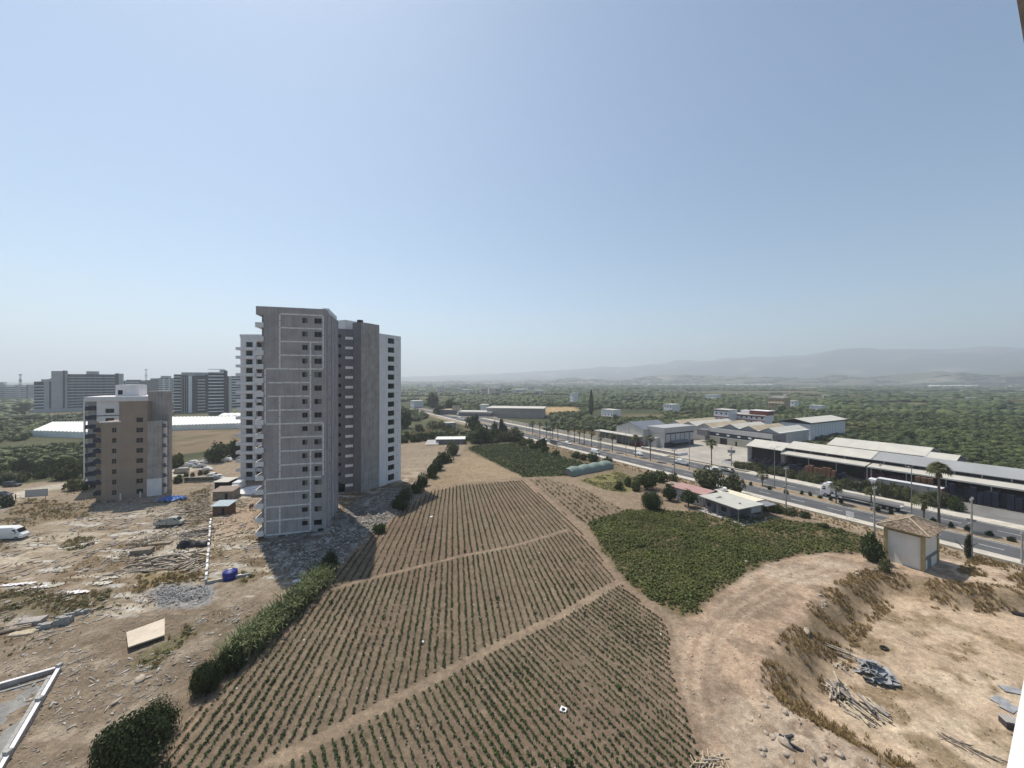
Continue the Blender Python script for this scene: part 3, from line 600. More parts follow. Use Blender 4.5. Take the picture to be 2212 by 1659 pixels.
block('plum grey block below the lattice mast', 313, 345, 819, 870, [(0, 1, -1.5, (m_dgrey, None, 0, 0), 0), (.35, 1, 1.2, (m_dgrey, None, 0, 0), 1)])
block('small slate block with pale arches, far behind the brown block', 272, 312, 823, 870, [(0, .72, 1.8, (m_slate, m_band, 3.1, 1.0), 1), (.8, 1, -1.5, (m_slate, m_band, 3.1, 1.0), 0)])
block('pale far apartment block with flat roof, at the left edge', -10, 42, 830.5, 866, [(0, .35, 0, PB, 0), (.35, .42, 0, PL, -.5), (.42, .8, -1, WG, 0), (.8, 1, -1, PL, -1), (.1, .3, 4, PL, 4)], depth=25)
block('pale far apartment block with blank end wall, behind the slate slab', 43, 78, 831, 866, [(0, .4, 0, WG, 0), (.4, .48, 0, (m_slate, None, 0, 0), -.5), (.48, 1, 0, PL, 0)], depth=25)
block('narrow white block with dark windows peeking between the slate slab and the plum block', 262, 276, 822, 870, [(0, 1, 0, WG, 0), (.4, .6, 0, (m_slate, None, 0, 0), -.4)])
block('grey far block with pale rim beside the lattice mast', 300, 314, 825, 870, [(0, 1, 0, (m_slate, m_band, 3.1, .8), 0), (.2, .7, 2.5, PL, 3)])
block('white ribbed block standing behind the dark stacked balconies', 520, 545, 816, 872, [(0, 1, 0, WG, 0)])
# masts
def mast(label, px, ytop, ybase, w0=2.6):
    a = G(px, ybase); h_ = H - (ytop - HY) * a[1] / F; t = thing('lattice_mast', label, 'mast', (a[0], a[1], 0)); b = MB()
    n = 9; pr = None
    for i in range(n + 1):
        z = h_ * i / n; r = w0 * (1 - i / n) + .35; pt = [(r, r), (-r, r), (-r, -r), (r, -r)]
        if pr:
            for j in range(4):
                b.tube((*pr[0][j], pr[1]), (*pt[j], z), .14, .14, 4); b.tube((*pr[0][j], pr[1]), (*pt[(j+1) % 4], z), .09, .09, 4); b.tube((*pt[j], z), (*pt[(j+1) % 4], z), .09, .09, 4)
        pr = (pt, z)
    b.build('lattice', m_metal, t)
    a_ = MB()
    for z in (h_ * .99, h_ * .78): a_.box(-2.4, 2.4, -.12, .12, z - .1, z + .1); [a_.tube((x, 0, z - .9), (x, 0, z + 1.2), .3, .3, 6) for x in (-2.3, -.9, .9, 2.3)]
    a_.build('antenna', m_metal, t); return t
mast('lattice telecom mast in front of the pale far blocks', 44, 809, 868, 1.6); mast('thin mast rising above the plum grey block', 315.5, 798, 860, .7)
# ------------------------------------------------------------------ camera side: the balcony one stands on
ob = thing('apartment_building', 'white painted balcony edge and grey slab above at the right border', 'building', (1.53, 1.19, H - 1.2), math.atan2(.56, .829))
MB().box(-4, 5.2, -.24, 0, -.12, 0).box(-4, 5.2, -.22, -.02, -1.1, -.12).build('parapet', m_white, ob)
MB().box(-3.4, 4.2, -2.6, .004, 2.6, 2.86).build('ceiling_slab', m_conc2, ob)
MB().box(-4, 6, -8, -2.4, -32.5, 14).build('wall', m_white, ob); MB().box(-4, 5.2, -2.4, -.03, -1.35, -1.1).build('floor_slab', m_conc2, ob)
MB().box(5.2, 6, -2.4, -.24, -32.5, 14).build('side_wall', m_white, ob)
hm = MB().lathe([(.035, 0), (.035, .004)], 10).mesh('hole', m_dark); obj('hole', hm, ob, (.18, -.1, .001))
m_ghw = mat('whitewashed_film', (.74, .74, .70), .6, .08, .15, streak=.1)
# ------------------------------------------------------------------ factory beyond the road
AD = math.atan2(RD[1], RD[0]); AN = math.atan2(RNV[1], RNV[0])      # along the road (away), across it (away)
def gable(mb, x0, x1, y0, y1, ze, zr, axis='y', t=.16, ov=.35, mi=0):
    """two roof slopes; ridge runs along axis"""
    if axis == 'y':
        xm = (x0 + x1) / 2
        mb.ext([(x0 - ov, ze - .12), (xm, zr), (xm, zr + t), (x0 - ov, ze - .12 + t)], y0 - ov, y1 + ov, mi); mb.ext([(xm, zr), (x1 + ov, ze - .12), (x1 + ov, ze - .12 + t), (xm, zr + t)], y0 - ov, y1 + ov, mi)
    else:
        ym = (y0 + y1) / 2; b = len(mb.v); k = MB(); gable(k, y0, y1, x0, x1, ze, zr, 'y', t, ov); mb.add([(v[1], v[0], v[2]) for v in k.v], [f[::-1] for f in k.f], mi)
    return mb
def gwall(mb, x0, x1, y, ze, zr, z0=0, mi=0, flip=False):
    xm = (x0 + x1) / 2; v = [(x0, y, z0), (x1, y, z0), (x1, y, ze), (xm, y, zr), (x0, y, ze)]
    return mb.add(v, [(0, 1, 2, 3, 4)] if not flip else [(4, 3, 2, 1, 0)], mi)
# frame for factory things: local x runs towards the camera along the road (-RD), local y runs away from the road (RNV)
AX = math.atan2(-RD[1], -RD[0])
def fac(name, label, cat, off, t, group=None): p = RC(off, t); return thing(name, label, cat, (p[0], p[1], .25), AX, group)
def ot(x, y): return roff(x, y), rt(x, y)
# gabled hall with an open canopy
o1, t1 = ot(65.8, 193)
g1 = fac('factory_hall', 'pale gabled factory hall with dark grey roof and a long white canopy by the road', 'factory', o1, t1)
L1 = 18.4; mb = MB(); gwall(mb, -L1, 0, 0, 8, 11); mb.quad((0, 0, 0), (0, 21, 0), (0, 21, 8), (0, 0, 8)); mb.quad((-L1, 21, 0), (-L1, 0, 0), (-L1, 0, 8), (-L1, 21, 8)); gwall(mb, -L1, 0, 21, 8, 11, flip=True)
mb.build('wall', m_panelg, g1); gable(MB(), -L1, 0, 0, 21, 8, 11.05).build('roof', mat('solar_grey_roof', (.16, .17, .20), .4, .1, .3, wave=('X', 2.0), bump=.4), g1)
MB().box(-L1 - 12, .2, -5.5, -.02, 4.6, 4.85).build('canopy', m_roofw, g1)
for x in np.linspace(-L1 - 11.5, -.3, 8): MB().box(x - .12, x + .12, -5.3, -5.05, 0, 4.6).build('column', m_metal, g1)
MB().box(-L1 - 12, -2, -1.2, -.9, 0, 4.2).build('back_wall', m_dgrey, g1); MB().box(-9.8, -9.2, -.06, -.01, 5, 7.4).build('louvre', m_metal, g1)
# panel front block
o2, t2 = ot(73.9, 187)
g2 = fac('factory_office', 'grey box shaped factory front with tall pale vertical panels and flat roof', 'factory', o2, t2)
mb = MB().box(-10, 0, 0, 22.5, 0, 9.4); mb.build('wall', m_panelg, g2)
MB().box(-10.2, .35, -.3, 22.8, 7.1, 9.7).build('fascia', mat('fascia_grey', (.36, .36, .36), .6, .06), g2)
for i in range(6): MB().box(.02, .12, 1.0 + i * 3.55, 1.25 + i * 3.55, .2, 7.0).box(.02, .1, 1.3 + i * 3.55, 4.4 + i * 3.55, 6.4, 7.0).build('mullion', m_navy, g2)
for i in range(6): MB().box(.02, .06, 1.35 + i * 3.55, 4.35 + i * 3.55, 2.6, 6.3).build('panel', m_pale, g2)
mb = MB().box(.02, .1, .2, 22, 0, 2.5)
mb.build('glazing', m_navy, g2); MB().add([(.3, 3, 3.3), (3.8, 3, 2.6), (3.8, 16, 2.6), (.3, 16, 3.3)], [(0, 1, 2, 3)]).box(.3, 3.8, 3, 3.2, 0, .1).build('awning', m_dgrey, g2)
MB().box(-8, -3, -2.8, -.01, 4.2, 4.5).box(-8, -3, -2.4, -.02, 0, 4.2).build('porch', m_panelg, g2)
# long hall with a dark sign band
o3, t3 = ot(106.5, 200)
g3 = fac('factory_hall', 'low pale factory hall with a navy band of small lit signs under a grey fascia', 'factory', o3, t3)
L3 = 27; mb = MB(); hs = [(1.5, 5.5, 0, 3.2), (9.5, 10.6, 0, 2.4), (17.5, 20, 0, 3.0), (22.5, 26, 0, 3.2)]
facade(mb, -4, L3, 0, 7.6, hs, 0, .5); mb.quad((L3, 0, 0), (L3, 11, 0), (L3, 11, 7.6), (L3, 0, 7.6)); mb.build('wall', mat('cream_wall', (.48, .45, .36), .9, .08, .3), g3)
MB().box(-3.9, L3 - .1, .8, 10, 0, 7.4).build('interior', m_dark, g3)
MB().box(-4, L3, -.6, -.02, 5.9, 8.0).build('fascia', m_panelg, g3); MB().box(-3.5, L3 - 5, -.5, -.03, 4.0, 5.85).build('sign_band', m_navy, g3)
for x in (0, 5.6, 11, 16.2): MB().box(x, x + 1.5, -.56, -.51, 4.6, 5.3).build('sign', m_band, g3)
MB().box(L3 - 4.6, L3 - .6, -.3, -.02, 4.2, 5.6).build('sign_band', m_navy, g3)
MB().box(-10, -4, -2, 8, 3.6, 6.6).box(-9.5, -4, 4, 8, 0, 3.6).build('link_block', m_dgrey, g3)
we = MB().box(L3, L3 + .2, 0, 11, 0, 7.7).build('end_wall', m_dgrey, g3); MB().box(L3 + .2, L3 + .23, 3.5, 6, 3, 5).build('window', m_pane, g3)
MB().box(-4, L3 + .2, -.4, .4, 3.5, 3.75).build('canopy', m_band, g3)
# sawtooth roofs behind
g4 = fac('factory_hall', 'wide factory hall roofed in low beige and white ridges behind the sign band hall', 'factory', o3 + 1.2, t3 + 16)
mb = MB(); rf = MB()
for i in range(6):
    x0 = -18 + i * 9.6; rf = MB(); gable(rf, x0, x0 + 9.6, 11 if i > 2 else 3, 40, 7.2, 9.2, 'y', .18, 0); rf.build('roof', [m_roofb, m_roofw][i % 2], g4)
    MB().box(x0 + 9.2, x0 + 9.9, 11 if i > 2 else 3, 40, 7.2, 7.5).build('gutter', m_band, g4)
    mb = gwall(MB(), x0, x0 + 9.58, 11.3 if i > 2 else 3.3, 7.2, 9.2); mb.build('gable_wall', m_panelg, g4)
MB().box(-18, 39.6, 12, 39.6, 0, 7.1).build('wall', m_panelg, g4)
# tall pale box
o5, t5 = ot(163.7, 211)
g5 = fac('warehouse', 'tall pale windowless warehouse with white roof, right of the white houses', 'warehouse', o5, t5)
mb = MB().box(-15, 0, 0, 42, 0, 8.8); mb.build('wall', m_white, g5)
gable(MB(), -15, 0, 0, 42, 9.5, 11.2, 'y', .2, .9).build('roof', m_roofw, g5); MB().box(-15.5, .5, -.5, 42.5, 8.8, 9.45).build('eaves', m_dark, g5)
for i in range(12): MB().box(.01, .08, 2 + i * 3.4, 2.14 + i * 3.4, 0, 8.1).build('seam', m_panelg, g5)
MB().box(-9.5, -6, -.05, -.01, 2, 6.8).build('panel', m_panelg, g5)
# long sheds beside the yard
def shed(label, off0, off1, ta, tb, ze, zr, roofm, clear=True, wallm=m_dgrey, canopy=0, legs=True):
    L = tb - ta; t = fac('storage_shed', label, 'shed', off0, tb); D_ = off1 - off0
    gable(MB(), 0, L, 0, D_, ze, zr, 'x', .18, .4).build('roof', roofm, t)
    mb = MB(); mb.box(0, L, D_ - .3, D_, 0, ze); k = MB(); gwall(k, 0, D_, 0, ze, zr)
    for x in (0.05, L - .05): mb.add([(x, v[0], v[2]) for v in k.v], k.f)
    mb.build('wall', wallm, t); MB().box(.2, L - .2, 3, D_ - .4, 0, ze - .6).build('interior', m_dark, t)
    if clear:
        MB().box(0, L, .3, .45, ze - 1.0, ze - .2).build('clerestory', m_dark, t); n = int(L / 5); cm = MB().box(0, .25, .18, .29, ze - 1.0, ze - .15).mesh('clerestory_post', m_metal)
        for i in range(n): obj('clerestory_post', cm, t, (2.5 + i * 5, 0, 0))
    if canopy:
        MB().add([(0, -canopy, ze - 1.75), (L, -canopy, ze - 1.75), (L, .5, ze - 1.05), (0, .5, ze - 1.05)], [(0, 1, 2, 3)]).box(0, L, -canopy - .05, -canopy, ze - 2.1, ze - 1.7).build('canopy', m_roofw, t)
        cm = MB().box(-.12, .12, -canopy + .1, -canopy + .35, 0, ze - 1.8).mesh('column', m_metal)
        for i in range(int(L / 8) + 1): obj('column', cm, t, (1 + i * 8, 0, 0))
    return t
shed('long open storage shed with grey sheet roof and white canopy', 50, 62, -62, 35, 7.3, 9.1, m_roofg, canopy=4.5)
shed('cream roofed storage shed at the far end of the long grey shed', 50, 62, 35.4, 60, 7.3, 9.1, m_roofw, canopy=4.5)
shed('white walled shed with cream gable roof facing the concrete yard', 47, 60, 60.5, 73, 6.4, 8.4, m_roofw, clear=False, wallm=m_white)
shed('long cream roofed storage shed behind the grey roofed one', 73, 88, 29, 56, 7.2, 9.3, m_roofw, wallm=m_dgrey)
shed('small cream roofed shed with a dark grey gable beyond the long grey shed', 70, 84, 22, 28.6, 6.2, 8.2, m_roofw, clear=False)
t = fac('farm_shed', 'white mushroom shaped hut roof peeking over the grey shed on the far right', 'shed', 75, -2); MB().box(-2.5, 2.5, -2.5, 2.5, 0, 3).build('wall', m_pale, t); MB().lathe([(4, 3), (2.5, 4.6), (.2, 5.2)], 8).build('roof', m_white, t)
# white houses with red trim behind the factory
def house(label, px, pybase, wpx, h_, d=9, rz=None, wall=m_white, roof=m_roofw, fl=2, roofh=0, cat='house', trim=None, top=True):
    a = G(px, pybase); wm = wpx * a[1] / F; t = thing('house', label, cat, (a[0], a[1], .1), AX if rz is None else rz); hs = []; n = max(2, int(wm / 3.2))
    for f_ in range(fl):
        for i in range(n):
            x = -wm / 2 + (i + .5) * wm / n; z = h_ / fl * f_ + .9; hs.append((x - .6, x + .6, z, z + 1.3))
    mb = MB(); facade(mb, -wm/2, wm/2, 0, h_, hs, -d/2, .2); mb.quad((wm/2, -d/2, 0), (wm/2, d/2, 0), (wm/2, d/2, h_), (wm/2, -d/2, h_)); mb.quad((-wm/2, d/2, 0), (-wm/2, -d/2, 0), (-wm/2, -d/2, h_), (-wm/2, d/2, h_)); mb.quad((wm/2, d/2, 0), (-wm/2, d/2, 0), (-wm/2, d/2, h_), (wm/2, d/2, h_))
    mb.build('wall', wall, t); MB().box(-wm/2 + .3, wm/2 - .3, -d/2 + .5, d/2 - .3, 0, h_ - .1).build('interior', m_dark, t)
    for h in hs: window(t, *h, -d/2 + .14, 0)
    if roofh: gable(MB(), -wm/2, wm/2, -d/2, d/2, h_ + .05, h_ + roofh, 'x', .15, .4).build('roof', roof, t)
    else: MB().box(-wm/2 - .3, wm/2 + .3, -d/2 - .4, d/2 + .3, h_, h_ + .3).build('roof', roof, t)
    if trim: MB().box(-wm/2 - .1, wm/2 + .1, -d/2 - .7, -d/2 - .02, h_ / 2 + 1.0, h_ / 2 + 1.5).box(-wm/2, wm/2, -d/2 - .03, -d/2 - .01, h_ - 1.0, h_ - .35).build('trim', trim, t)
    return t, wm
mt_red = mat('red_brown_trim', (.20, .05, .04), .7, .15, 1)
tt_, wm_ = house('white house with red brown trim and flat roof behind the beige ridged roofs', 1567, 922, 33, 12.2, 10, fl=3, trim=mt_red)
tt_, wm_ = house('broad white house with red brown balcony band and white roof terrace, next to the warehouse', 1622, 924, 74, 9.2, 11, fl=3, trim=mt_red)
MB().box(wm_ * .05, wm_ * .5, -3, 5, 9.5, 12.2).build('roof_room', mt_red, tt_); MB().box(wm_ * .02, wm_ * .54, -3.6, 5.6, 12.2, 12.5).build('roof_slab', m_white, tt_); MB().box(-wm_ * .25, 0, -2, 3, 9.5, 12).build('roof_room', m_white, tt_)
house('orange walled three storey house standing among the orchards', 1683, 887, 32, 14.5, 12, fl=3, wall=mat('orange_wall', (.45, .30, .18), .9, .1, .4), trim=m_band)
house('small white house with flat roof in the orchard right of the orange house', 1765, 888, 22, 6, 10, fl=1)
house('white two storey house on the orchard edge, right of the orange house', 1712, 880, 16, 8, 10, fl=2)
house('low white farmhouse with two roofs in the middle of the orchards', 1451, 890, 22, 8.0, 12, fl=2)
house('pale flat roofed farmhouse behind the cypress', 1320, 899, 36, 6, 10, fl=1, roofh=0)
house('low white farm building with dark openings in the orchards', 1540, 864, 26, 9, 12, fl=2)
house('pale square ruined hut with two dark windows left of the road', 972, 932, 21, 5.6, 6, fl=2, wall=m_conc2)
house('white block house among trees by the far road bend', 901, 880, 26, 8, 12, fl=2)
house('white tall farmhouse with a small roof room left of the cypress', 1302 - 62, 872, 12, 15, 9, fl=3)
# petrol station like canopies and long hall by the far road
def fbox(name, label, cat, px0, px1, pyb, h_, d, wall, roof, rz, roofh=.4):
    a = G((px0 + px1) / 2, pyb); W = (px1 - px0) * a[1] / F; t = thing(name, label, cat, (a[0], a[1], .1), rz)
    MB().box(-W/2, W/2, -d/2, d/2, 0, h_).build('wall', wall, t); MB().box(-W/2 - .8, W/2 + .8, -d/2 - .8, d/2 + .8, h_ + .02, h_ + roofh).build('roof', roof, t); return t, W
fbox('warehouse', 'long pink grey warehouse with a white roof edge beyond the road', 'warehouse', 1057, 1176, 900, 8.2, 26, mat('pinkish_wall', (.35, .30, .28), .9, .08, .2), m_roofw, -.16)
t, W = fbox('fuel_station', 'white flat canopy on dark supports beside the far road', 'canopy', 994, 1066, 901, 4.2, 14, m_dgrey, m_roofw, -.2, 1.2)
MB().box(-W/2 - 4, W/2 + 6, -11, -8, 0, 1.2).build('forecourt_wall', m_pave, t)
fbox('warehouse', 'long low grey shed left of the white canopy', 'shed', 954, 994, 895, 4.5, 12, m_dgrey, m_roofb, -.1)
fbox('house', 'small white block beside the long pink grey warehouse', 'house', 1040, 1054, 894, 9, 9, m_white, m_roofw, -.16)
t, W = fbox('site_hut', 'low hut with a white sheet roof on the stony ground left of the dark crop', 'hut', 946, 1002, 957, 2.4, 8, m_dgrey, m_ghw, .1, .3); MB().add([(-W/2 - 6, -6, .3), (-W/2 + 1, -6.5, .3), (-W/2 + 1, -3, 2.3), (-W/2 - 5, -3, 2.2)], [(0, 1, 2, 3)]).build('awning', m_panelg, t)
# white greenhouses beyond the brown building
def greenhouse(label, pts, n, h_=4.2, m_=None):
    q = [G(*p) for p in pts]; c = sum(q) / 4; t = thing('greenhouse', label, 'greenhouse', (c[0], c[1], 0)); q = [p - c for p in q]
    for i in range(n):
        a0, a1 = q[0] + (q[1] - q[0]) * i / n, q[0] + (q[1] - q[0]) * (i + 1) / n; b0, b1 = q[3] + (q[2] - q[3]) * i / n, q[3] + (q[2] - q[3]) * (i + 1) / n; mb = MB(); K = 6
        for k in range(K):
            u0, u1 = k / K, (k + 1) / K; z0, z1 = h_ - .8 + .4 * math.sin(math.pi * u0), h_ - .8 + .4 * math.sin(math.pi * u1)
            f0, f1, g0, g1_ = a0 + (a1 - a0) * u0, a0 + (a1 - a0) * u1, b0 + (b1 - b0) * u0, b0 + (b1 - b0) * u1
            mb.quad((*f0, z0), (*f1, z1), (*g1_, z1), (*g0, z0)); mb.quad((*f0, 0), (*f1, 0), (*f1, z1), (*f0, z0)); mb.quad((*g1_, 0), (*g0, 0), (*g0, z0), (*g1_, z1))
        if i == 0: mb.quad((*a0, 0), (*a0, h_ - .8), (*b0, h_ - .8), (*b0, 0))
        if i == n - 1: mb.quad((*a1, h_ - .8), (*a1, 0), (*b1, 0), (*b1, h_ - .8))
        mb.build('roof_bay', m_ or m_ghw, t)
    return t
greenhouse('white plastic greenhouse left of the brown block', [(68, 943), (215, 948), (215, 921), (112, 922)], 18)
greenhouse('long white plastic greenhouse between the brown block and the grey tower', [(350, 931), (530, 925), (540, 908), (355, 910)], 24)
greenhouse('narrow white greenhouse further back by the dark far towers', [(470, 908), (560, 906), (560, 900), (480, 901)], 6)
# green net tunnel
qa, qb = G(1236, 1030), G(1326, 1012); dv = (qb - qa); TL = float(np.hypot(*dv)); t = thing('net_tunnel', 'low wavy tunnel covered with grey green netting beside the dark crop', 'greenhouse', (qa[0], qa[1], 0), math.atan2(dv[1], dv[0])); b = MB(); n_, K = 40, 10; vs = []
for i in range(n_ + 1):
    u = i / n_; hh = 2.35 + .55 * abs(math.sin(math.pi * u * 4)) ** .8; wv_ = 4.2 + .25 * abs(math.sin(math.pi * u * 4))
    vs += [(u * TL, wv_ / 2 - wv_ / 2 * math.cos(math.pi * k / K), hh * math.sin(math.pi * k / K) ** .75) for k in range(K + 1)]
b.add(vs, [(i * (K + 1) + k, (i + 1) * (K + 1) + k, (i + 1) * (K + 1) + k + 1, i * (K + 1) + k + 1) for i in range(n_) for k in range(K)]).build('net', mat('green_net', (.20, .25, .225), .8, .12, 1.5), t, smooth=True)
[MB().add([(x, v[1] * 1.0, v[2]) for v in vs[:K + 1]], [tuple(range(K + 1))]).build('end_net', m_dgrey, t) for x in (.03, TL - .03)]
# farmhouses by the crop field
pA = G(1451, 1049.6, 3.5); a0 = math.atan2(-.8, .6)
t = thing('farmhouse', 'low farmhouse with a faded pink sloping roof among trees', 'house', (pA[0], pA[1], 0), a0)
MB().box(.3, 8.6, .3, 5.2, 0, 3.1).build('wall', m_white, t); MB().ext([(-.3, 3.35), (9.2, 3.05), (9.2, 3.2), (-.3, 3.5)], -.4, 5.8).build('roof', mat('pink_sheet_roof', (.40, .24, .22), .7, .08, .4, wave=('Y', 3), bump=.4), t)
MB().box(9.15, 9.3, -.4, 5.8, 2.7, 3.1).build('fascia', m_dark, t)
pB = G(1512, 1071.5, 3.4); a1 = math.atan2(-.916, .401)
t = thing('farmhouse', 'low farmhouse with flat pale grey roof and shaded porch by the green crop', 'house', (pB[0], pB[1], 0), a1)
mb = MB(); facade(mb, .5, 7.6, 0, 3.0, [(1, 2.1, 1, 2.2), (3, 4, 0, 2.1), (5, 6.4, 1, 2.2)], 1.3, .2); mb.box(.5, 7.6, 1.6, 8, 0, 3.0); mb.build('wall', m_dgrey, t)
for h in [(1, 2.1, 1, 2.2), (5, 6.4, 1, 2.2)]: window(t, *h, 1.42, 0)
MB().ext([(-.2, 3.32), (10.7, 3.12), (10.7, 3.3), (-.2, 3.5)], -.2, 8.9).build('roof', mat('pale_grey_roof', (.44, .43, .39), .8, .07, .5), t)
for x, y in ((10.3, .2), (10.3, 4.4), (10.3, 8.4), (5, 0), (.2, 0)): MB().box(x - .1, x + .1, y - .1 + .1, y + .2, 0, 3.1).build('porch_post', m_metal, t)
MB().box(0, 12.3, -1.2, 9, 0, .12).build('porch_floor', m_conc, t)
MB().box(3, 3.12, 2, 4, 3.36, 3.62).box(2.2, 3, 3.9, 4, 3.37, 3.6).build('roof_rail', m_metal, t); MB().box(8, 8.3, 3.5, 3.9, 3.25, 3.6).build('roof_vent', m_metal, t)
pC = G(1550, 1063, 3.2); t = thing('farmhouse', 'cream roofed annex behind the pale grey farmhouse roof', 'house', (pC[0] + .6, pC[1] + .8, 0), a1)
MB().box(0, 9, .3, 4.2, 0, 2.9).build('wall', m_white, t); MB().box(-.3, 9.5, 0, 4.6, 2.92, 3.08).build('roof', mat('cream_sheet_roof', (.68, .62, .47), .7, .06, .5), t); MB().box(9.5, 12.6, .5, 4.4, 2.7, 2.85).build('porch_roof', m_metal, t)
for y in (.8, 2.4): MB().add([(-1.9, y, 3.1), (-.6, y, 3.0), (-.6, y + 1.3, 3.0), (-1.9, y + 1.3, 3.1)], [(0, 1, 2, 3)]).box(-2.0, -.5, y, y + 1.3, 2.9, 2.98).build('solar_panel', m_panelg, t)
tk = thing('water_tank', 'white rooftop water tank between the two big trees', 'tank', (*G(1566, 1062, 3), 0)); MB().box(-.7, .7, -.5, .5, 0, 3.3).build('stand', m_metal, tk); MB().lathe([(.5, 3.3), (.55, 3.5), (.55, 4.0), (.35, 4.2), (.1, 4.25)], 12).build('tank', m_white, tk)
p = G(1443, 1072); t = thing('garden_shed', 'small pinkish shed with plank walls between the trees', 'shed', (p[0] + 1, p[1] + 4, 0), a0)
for i in range(8): MB().box(i * .4, i * .4 + .37, 0, .08, 0, 2.6).build('plank', m_woodg, t)
MB().box(0, 3.2, .1, 3, 0, 2.55).build('wall', m_woodg, t); MB().box(-.2, 3.4, -.2, 3.2, 2.62, 2.74).build('roof', m_wood, t)
# ------------------------------------------------------------------ transformer kiosk at the edge of the pit
kz = -.9; kp = (70.9, 66.1); KL, KD, KH = 5.3, 7.6, 7.4
k_ = thing('transformer_kiosk', 'tall white kiosk with ochre corner pillars and a tiled hip roof', 'kiosk', (kp[0], kp[1], kz), AX)
m_kw = mat('kiosk_white', (.76, .70, .63), .9, .05, .4, streak=.05); m_och = mat('ochre_paint', (.40, .31, .15), .9, .12, 1); m_kg = mat('kiosk_grey', (.20, .20, .20), .9, .08)
MB().box(-KL + .2, -.2, .2, KD - .2, 0, KH - .7).build('wall', m_kw, k_)
for x, y in ((-KL, 0), (-.5, 0), (-.5, KD - .5), (-KL, KD - .5)): MB().box(x, x + .5, y, y + .5, 0, KH - .5).build('pillar', m_och, k_)
MB().box(-KL + .1, -.1, .1, KD - .1, KH - .72, KH - .2).build('beam', mat('dark_ochre', (.24, .20, .14), .9, .1), k_)
MB().box(-KL - .3, .3, -.3, KD + .3, -.9, .32).build('plinth', m_kw, k_)
MB().box(-.19, -.14, .5, KD - .5, 2.6, 3.2).build('band', m_kg, k_); MB().box(-.19, -.15, 2.2, 4.0, .33, 2.58).build('door', m_kg, k_)
MB().box(-KL - .75, .75, -.75, KD + .75, KH - .2, KH - .06).build('soffit', m_och, k_)
# hip roof laid with rows of tiles
x0, x1, y0, y1, ze, zr = -KL - .85, .85, -.85, KD + .85, KH - .05, KH + 1.55; xm = (x0 + x1) / 2; hl = (x1 - x0) / 2
ra, rb_ = Vector((xm, y0 + hl, zr)), Vector((xm, y1 - hl, zr)); cs = [Vector(c) for c in ((x0, y0, ze), (x1, y0, ze), (x1, y1, ze), (x0, y1, ze))]
MB().add([*cs, ra, rb_], [(0, 1, 4), (1, 2, 5, 4), (2, 3, 5), (3, 0, 4, 5)]).build('roof_deck', m_wood, k_)
tiles = [MB(), MB(), MB()]; rg = random.Random(5)
def tile_slope(a, b, c, d):     # eave a-b, ridge d-c
    nrm = (b - a).cross(d - a).normalized(); nr = 13
    for r in range(nr):
        p, q = a.lerp(d, r / nr), b.lerp(c, r / nr); p2, q2 = a.lerp(d, (r + 1.12) / nr), b.lerp(c, (r + 1.12) / nr); ln_ = (q - p).length; n = max(1, int(ln_ / .30))
        for i in range(n):
            u0, u1, um = i / n, (i + .93) / n, (i + .47) / n; lift = nrm * (.05 + rg.uniform(0, .02)); hi = nrm * (.11 + rg.uniform(0, .03))
            A, Bm, B_ = p.lerp(q, u0) + lift, p.lerp(q, um) + hi, p.lerp(q, u1) + lift; C_, Dm, D_ = p2.lerp(q2, u1) + lift * .3, p2.lerp(q2, um) + hi * .5, p2.lerp(q2, u0) + lift * .3
            tiles[rg.choice([0, 0, 0, 1, 2])].add([A, Bm, B_, C_, Dm, D_], [(0, 1, 4, 5), (1, 2, 3, 4)])
tile_slope(cs[0], cs[1], ra, ra); tile_slope(cs[1], cs[2], rb_, ra); tile_slope(cs[2], cs[3], rb_, rb_); tile_slope(cs[3], cs[0], ra, rb_)
allt = MB()
for i, tm in enumerate(tiles): allt.add(tm.v, tm.f, i)
allt.build('roof_tiles', [mat('clay_tile', (.245, .185, .135), .9, .3, 3), mat('pale_tile', (.40, .31, .22), .9, .25, 3), mat('dark_tile', (.14, .10, .075), .9, .3, 3)], k_, kind='stuff')
hp = MB()
for a, b in ((cs[0], ra), (cs[1], ra), (cs[2], rb_), (cs[3], rb_), (ra, rb_)): hp.tube(a + Vector((0, 0, .12)), b + Vector((0, 0, .12)), .12, .12, 6)
hp.build('ridge_cap', mat('ridge_tile', (.45, .37, .27), .9, .2, 4), k_); MB().tube((.9, 2, KH - .4), (1.3, 2, KH - .5), .09).build('lamp', m_metal, k_)
# ------------------------------------------------------------------ crates, pallets and boxes in the yard
m_crb = mat('blue_crate', (.015, .019, .038), .5, .25, .8); m_crp = mat('maroon_crate', (.07, .018, .028), .5, .25, .8); m_cro = mat('brown_crate', (.17, .085, .05), .7, .25, .8); m_crw = mat('wooden_crate', (.23, .16, .105), .9, .3, 1.2)
def stackmesh(w_, d_, n, lh, m_, jit=.05, seed=0):
    r = random.Random(seed); b = MB()
    for i in range(n):
        dx, dy = r.uniform(-jit, jit), r.uniform(-jit, jit); z = i * lh
        b.box(dx, w_ + dx, dy, d_ + dy, z + .03, z + lh * .42); b.box(dx, w_ + dx, dy, d_ + dy, z + lh * .58, z + lh - .03); b.box(dx + .06, w_ + dx - .06, dy + .06, d_ + dy - .06, z, z + lh)
    return b.mesh('crate_stack', m_)
def stacks(label, group, m_, off0, rows, t_hi, t_lo, hs, wd=1.25, lh=.55, drop=.1):
    ms = [stackmesh(wd - .12, 1.15, h_, lh, m_, seed=h_) for h_ in hs]; t = t_hi; i = 0
    while t > t_lo:
        for r in range(rows):
            if R.random() > drop:
                p = RC(off0 + r * 1.3, t); o = obj('crate_stack', R.choice(ms), None, (p[0], p[1], .27), (0, 0, AX + R.uniform(-.04, .04))); tag(o, label, 'crate stack', group)
        t -= wd; i += 1
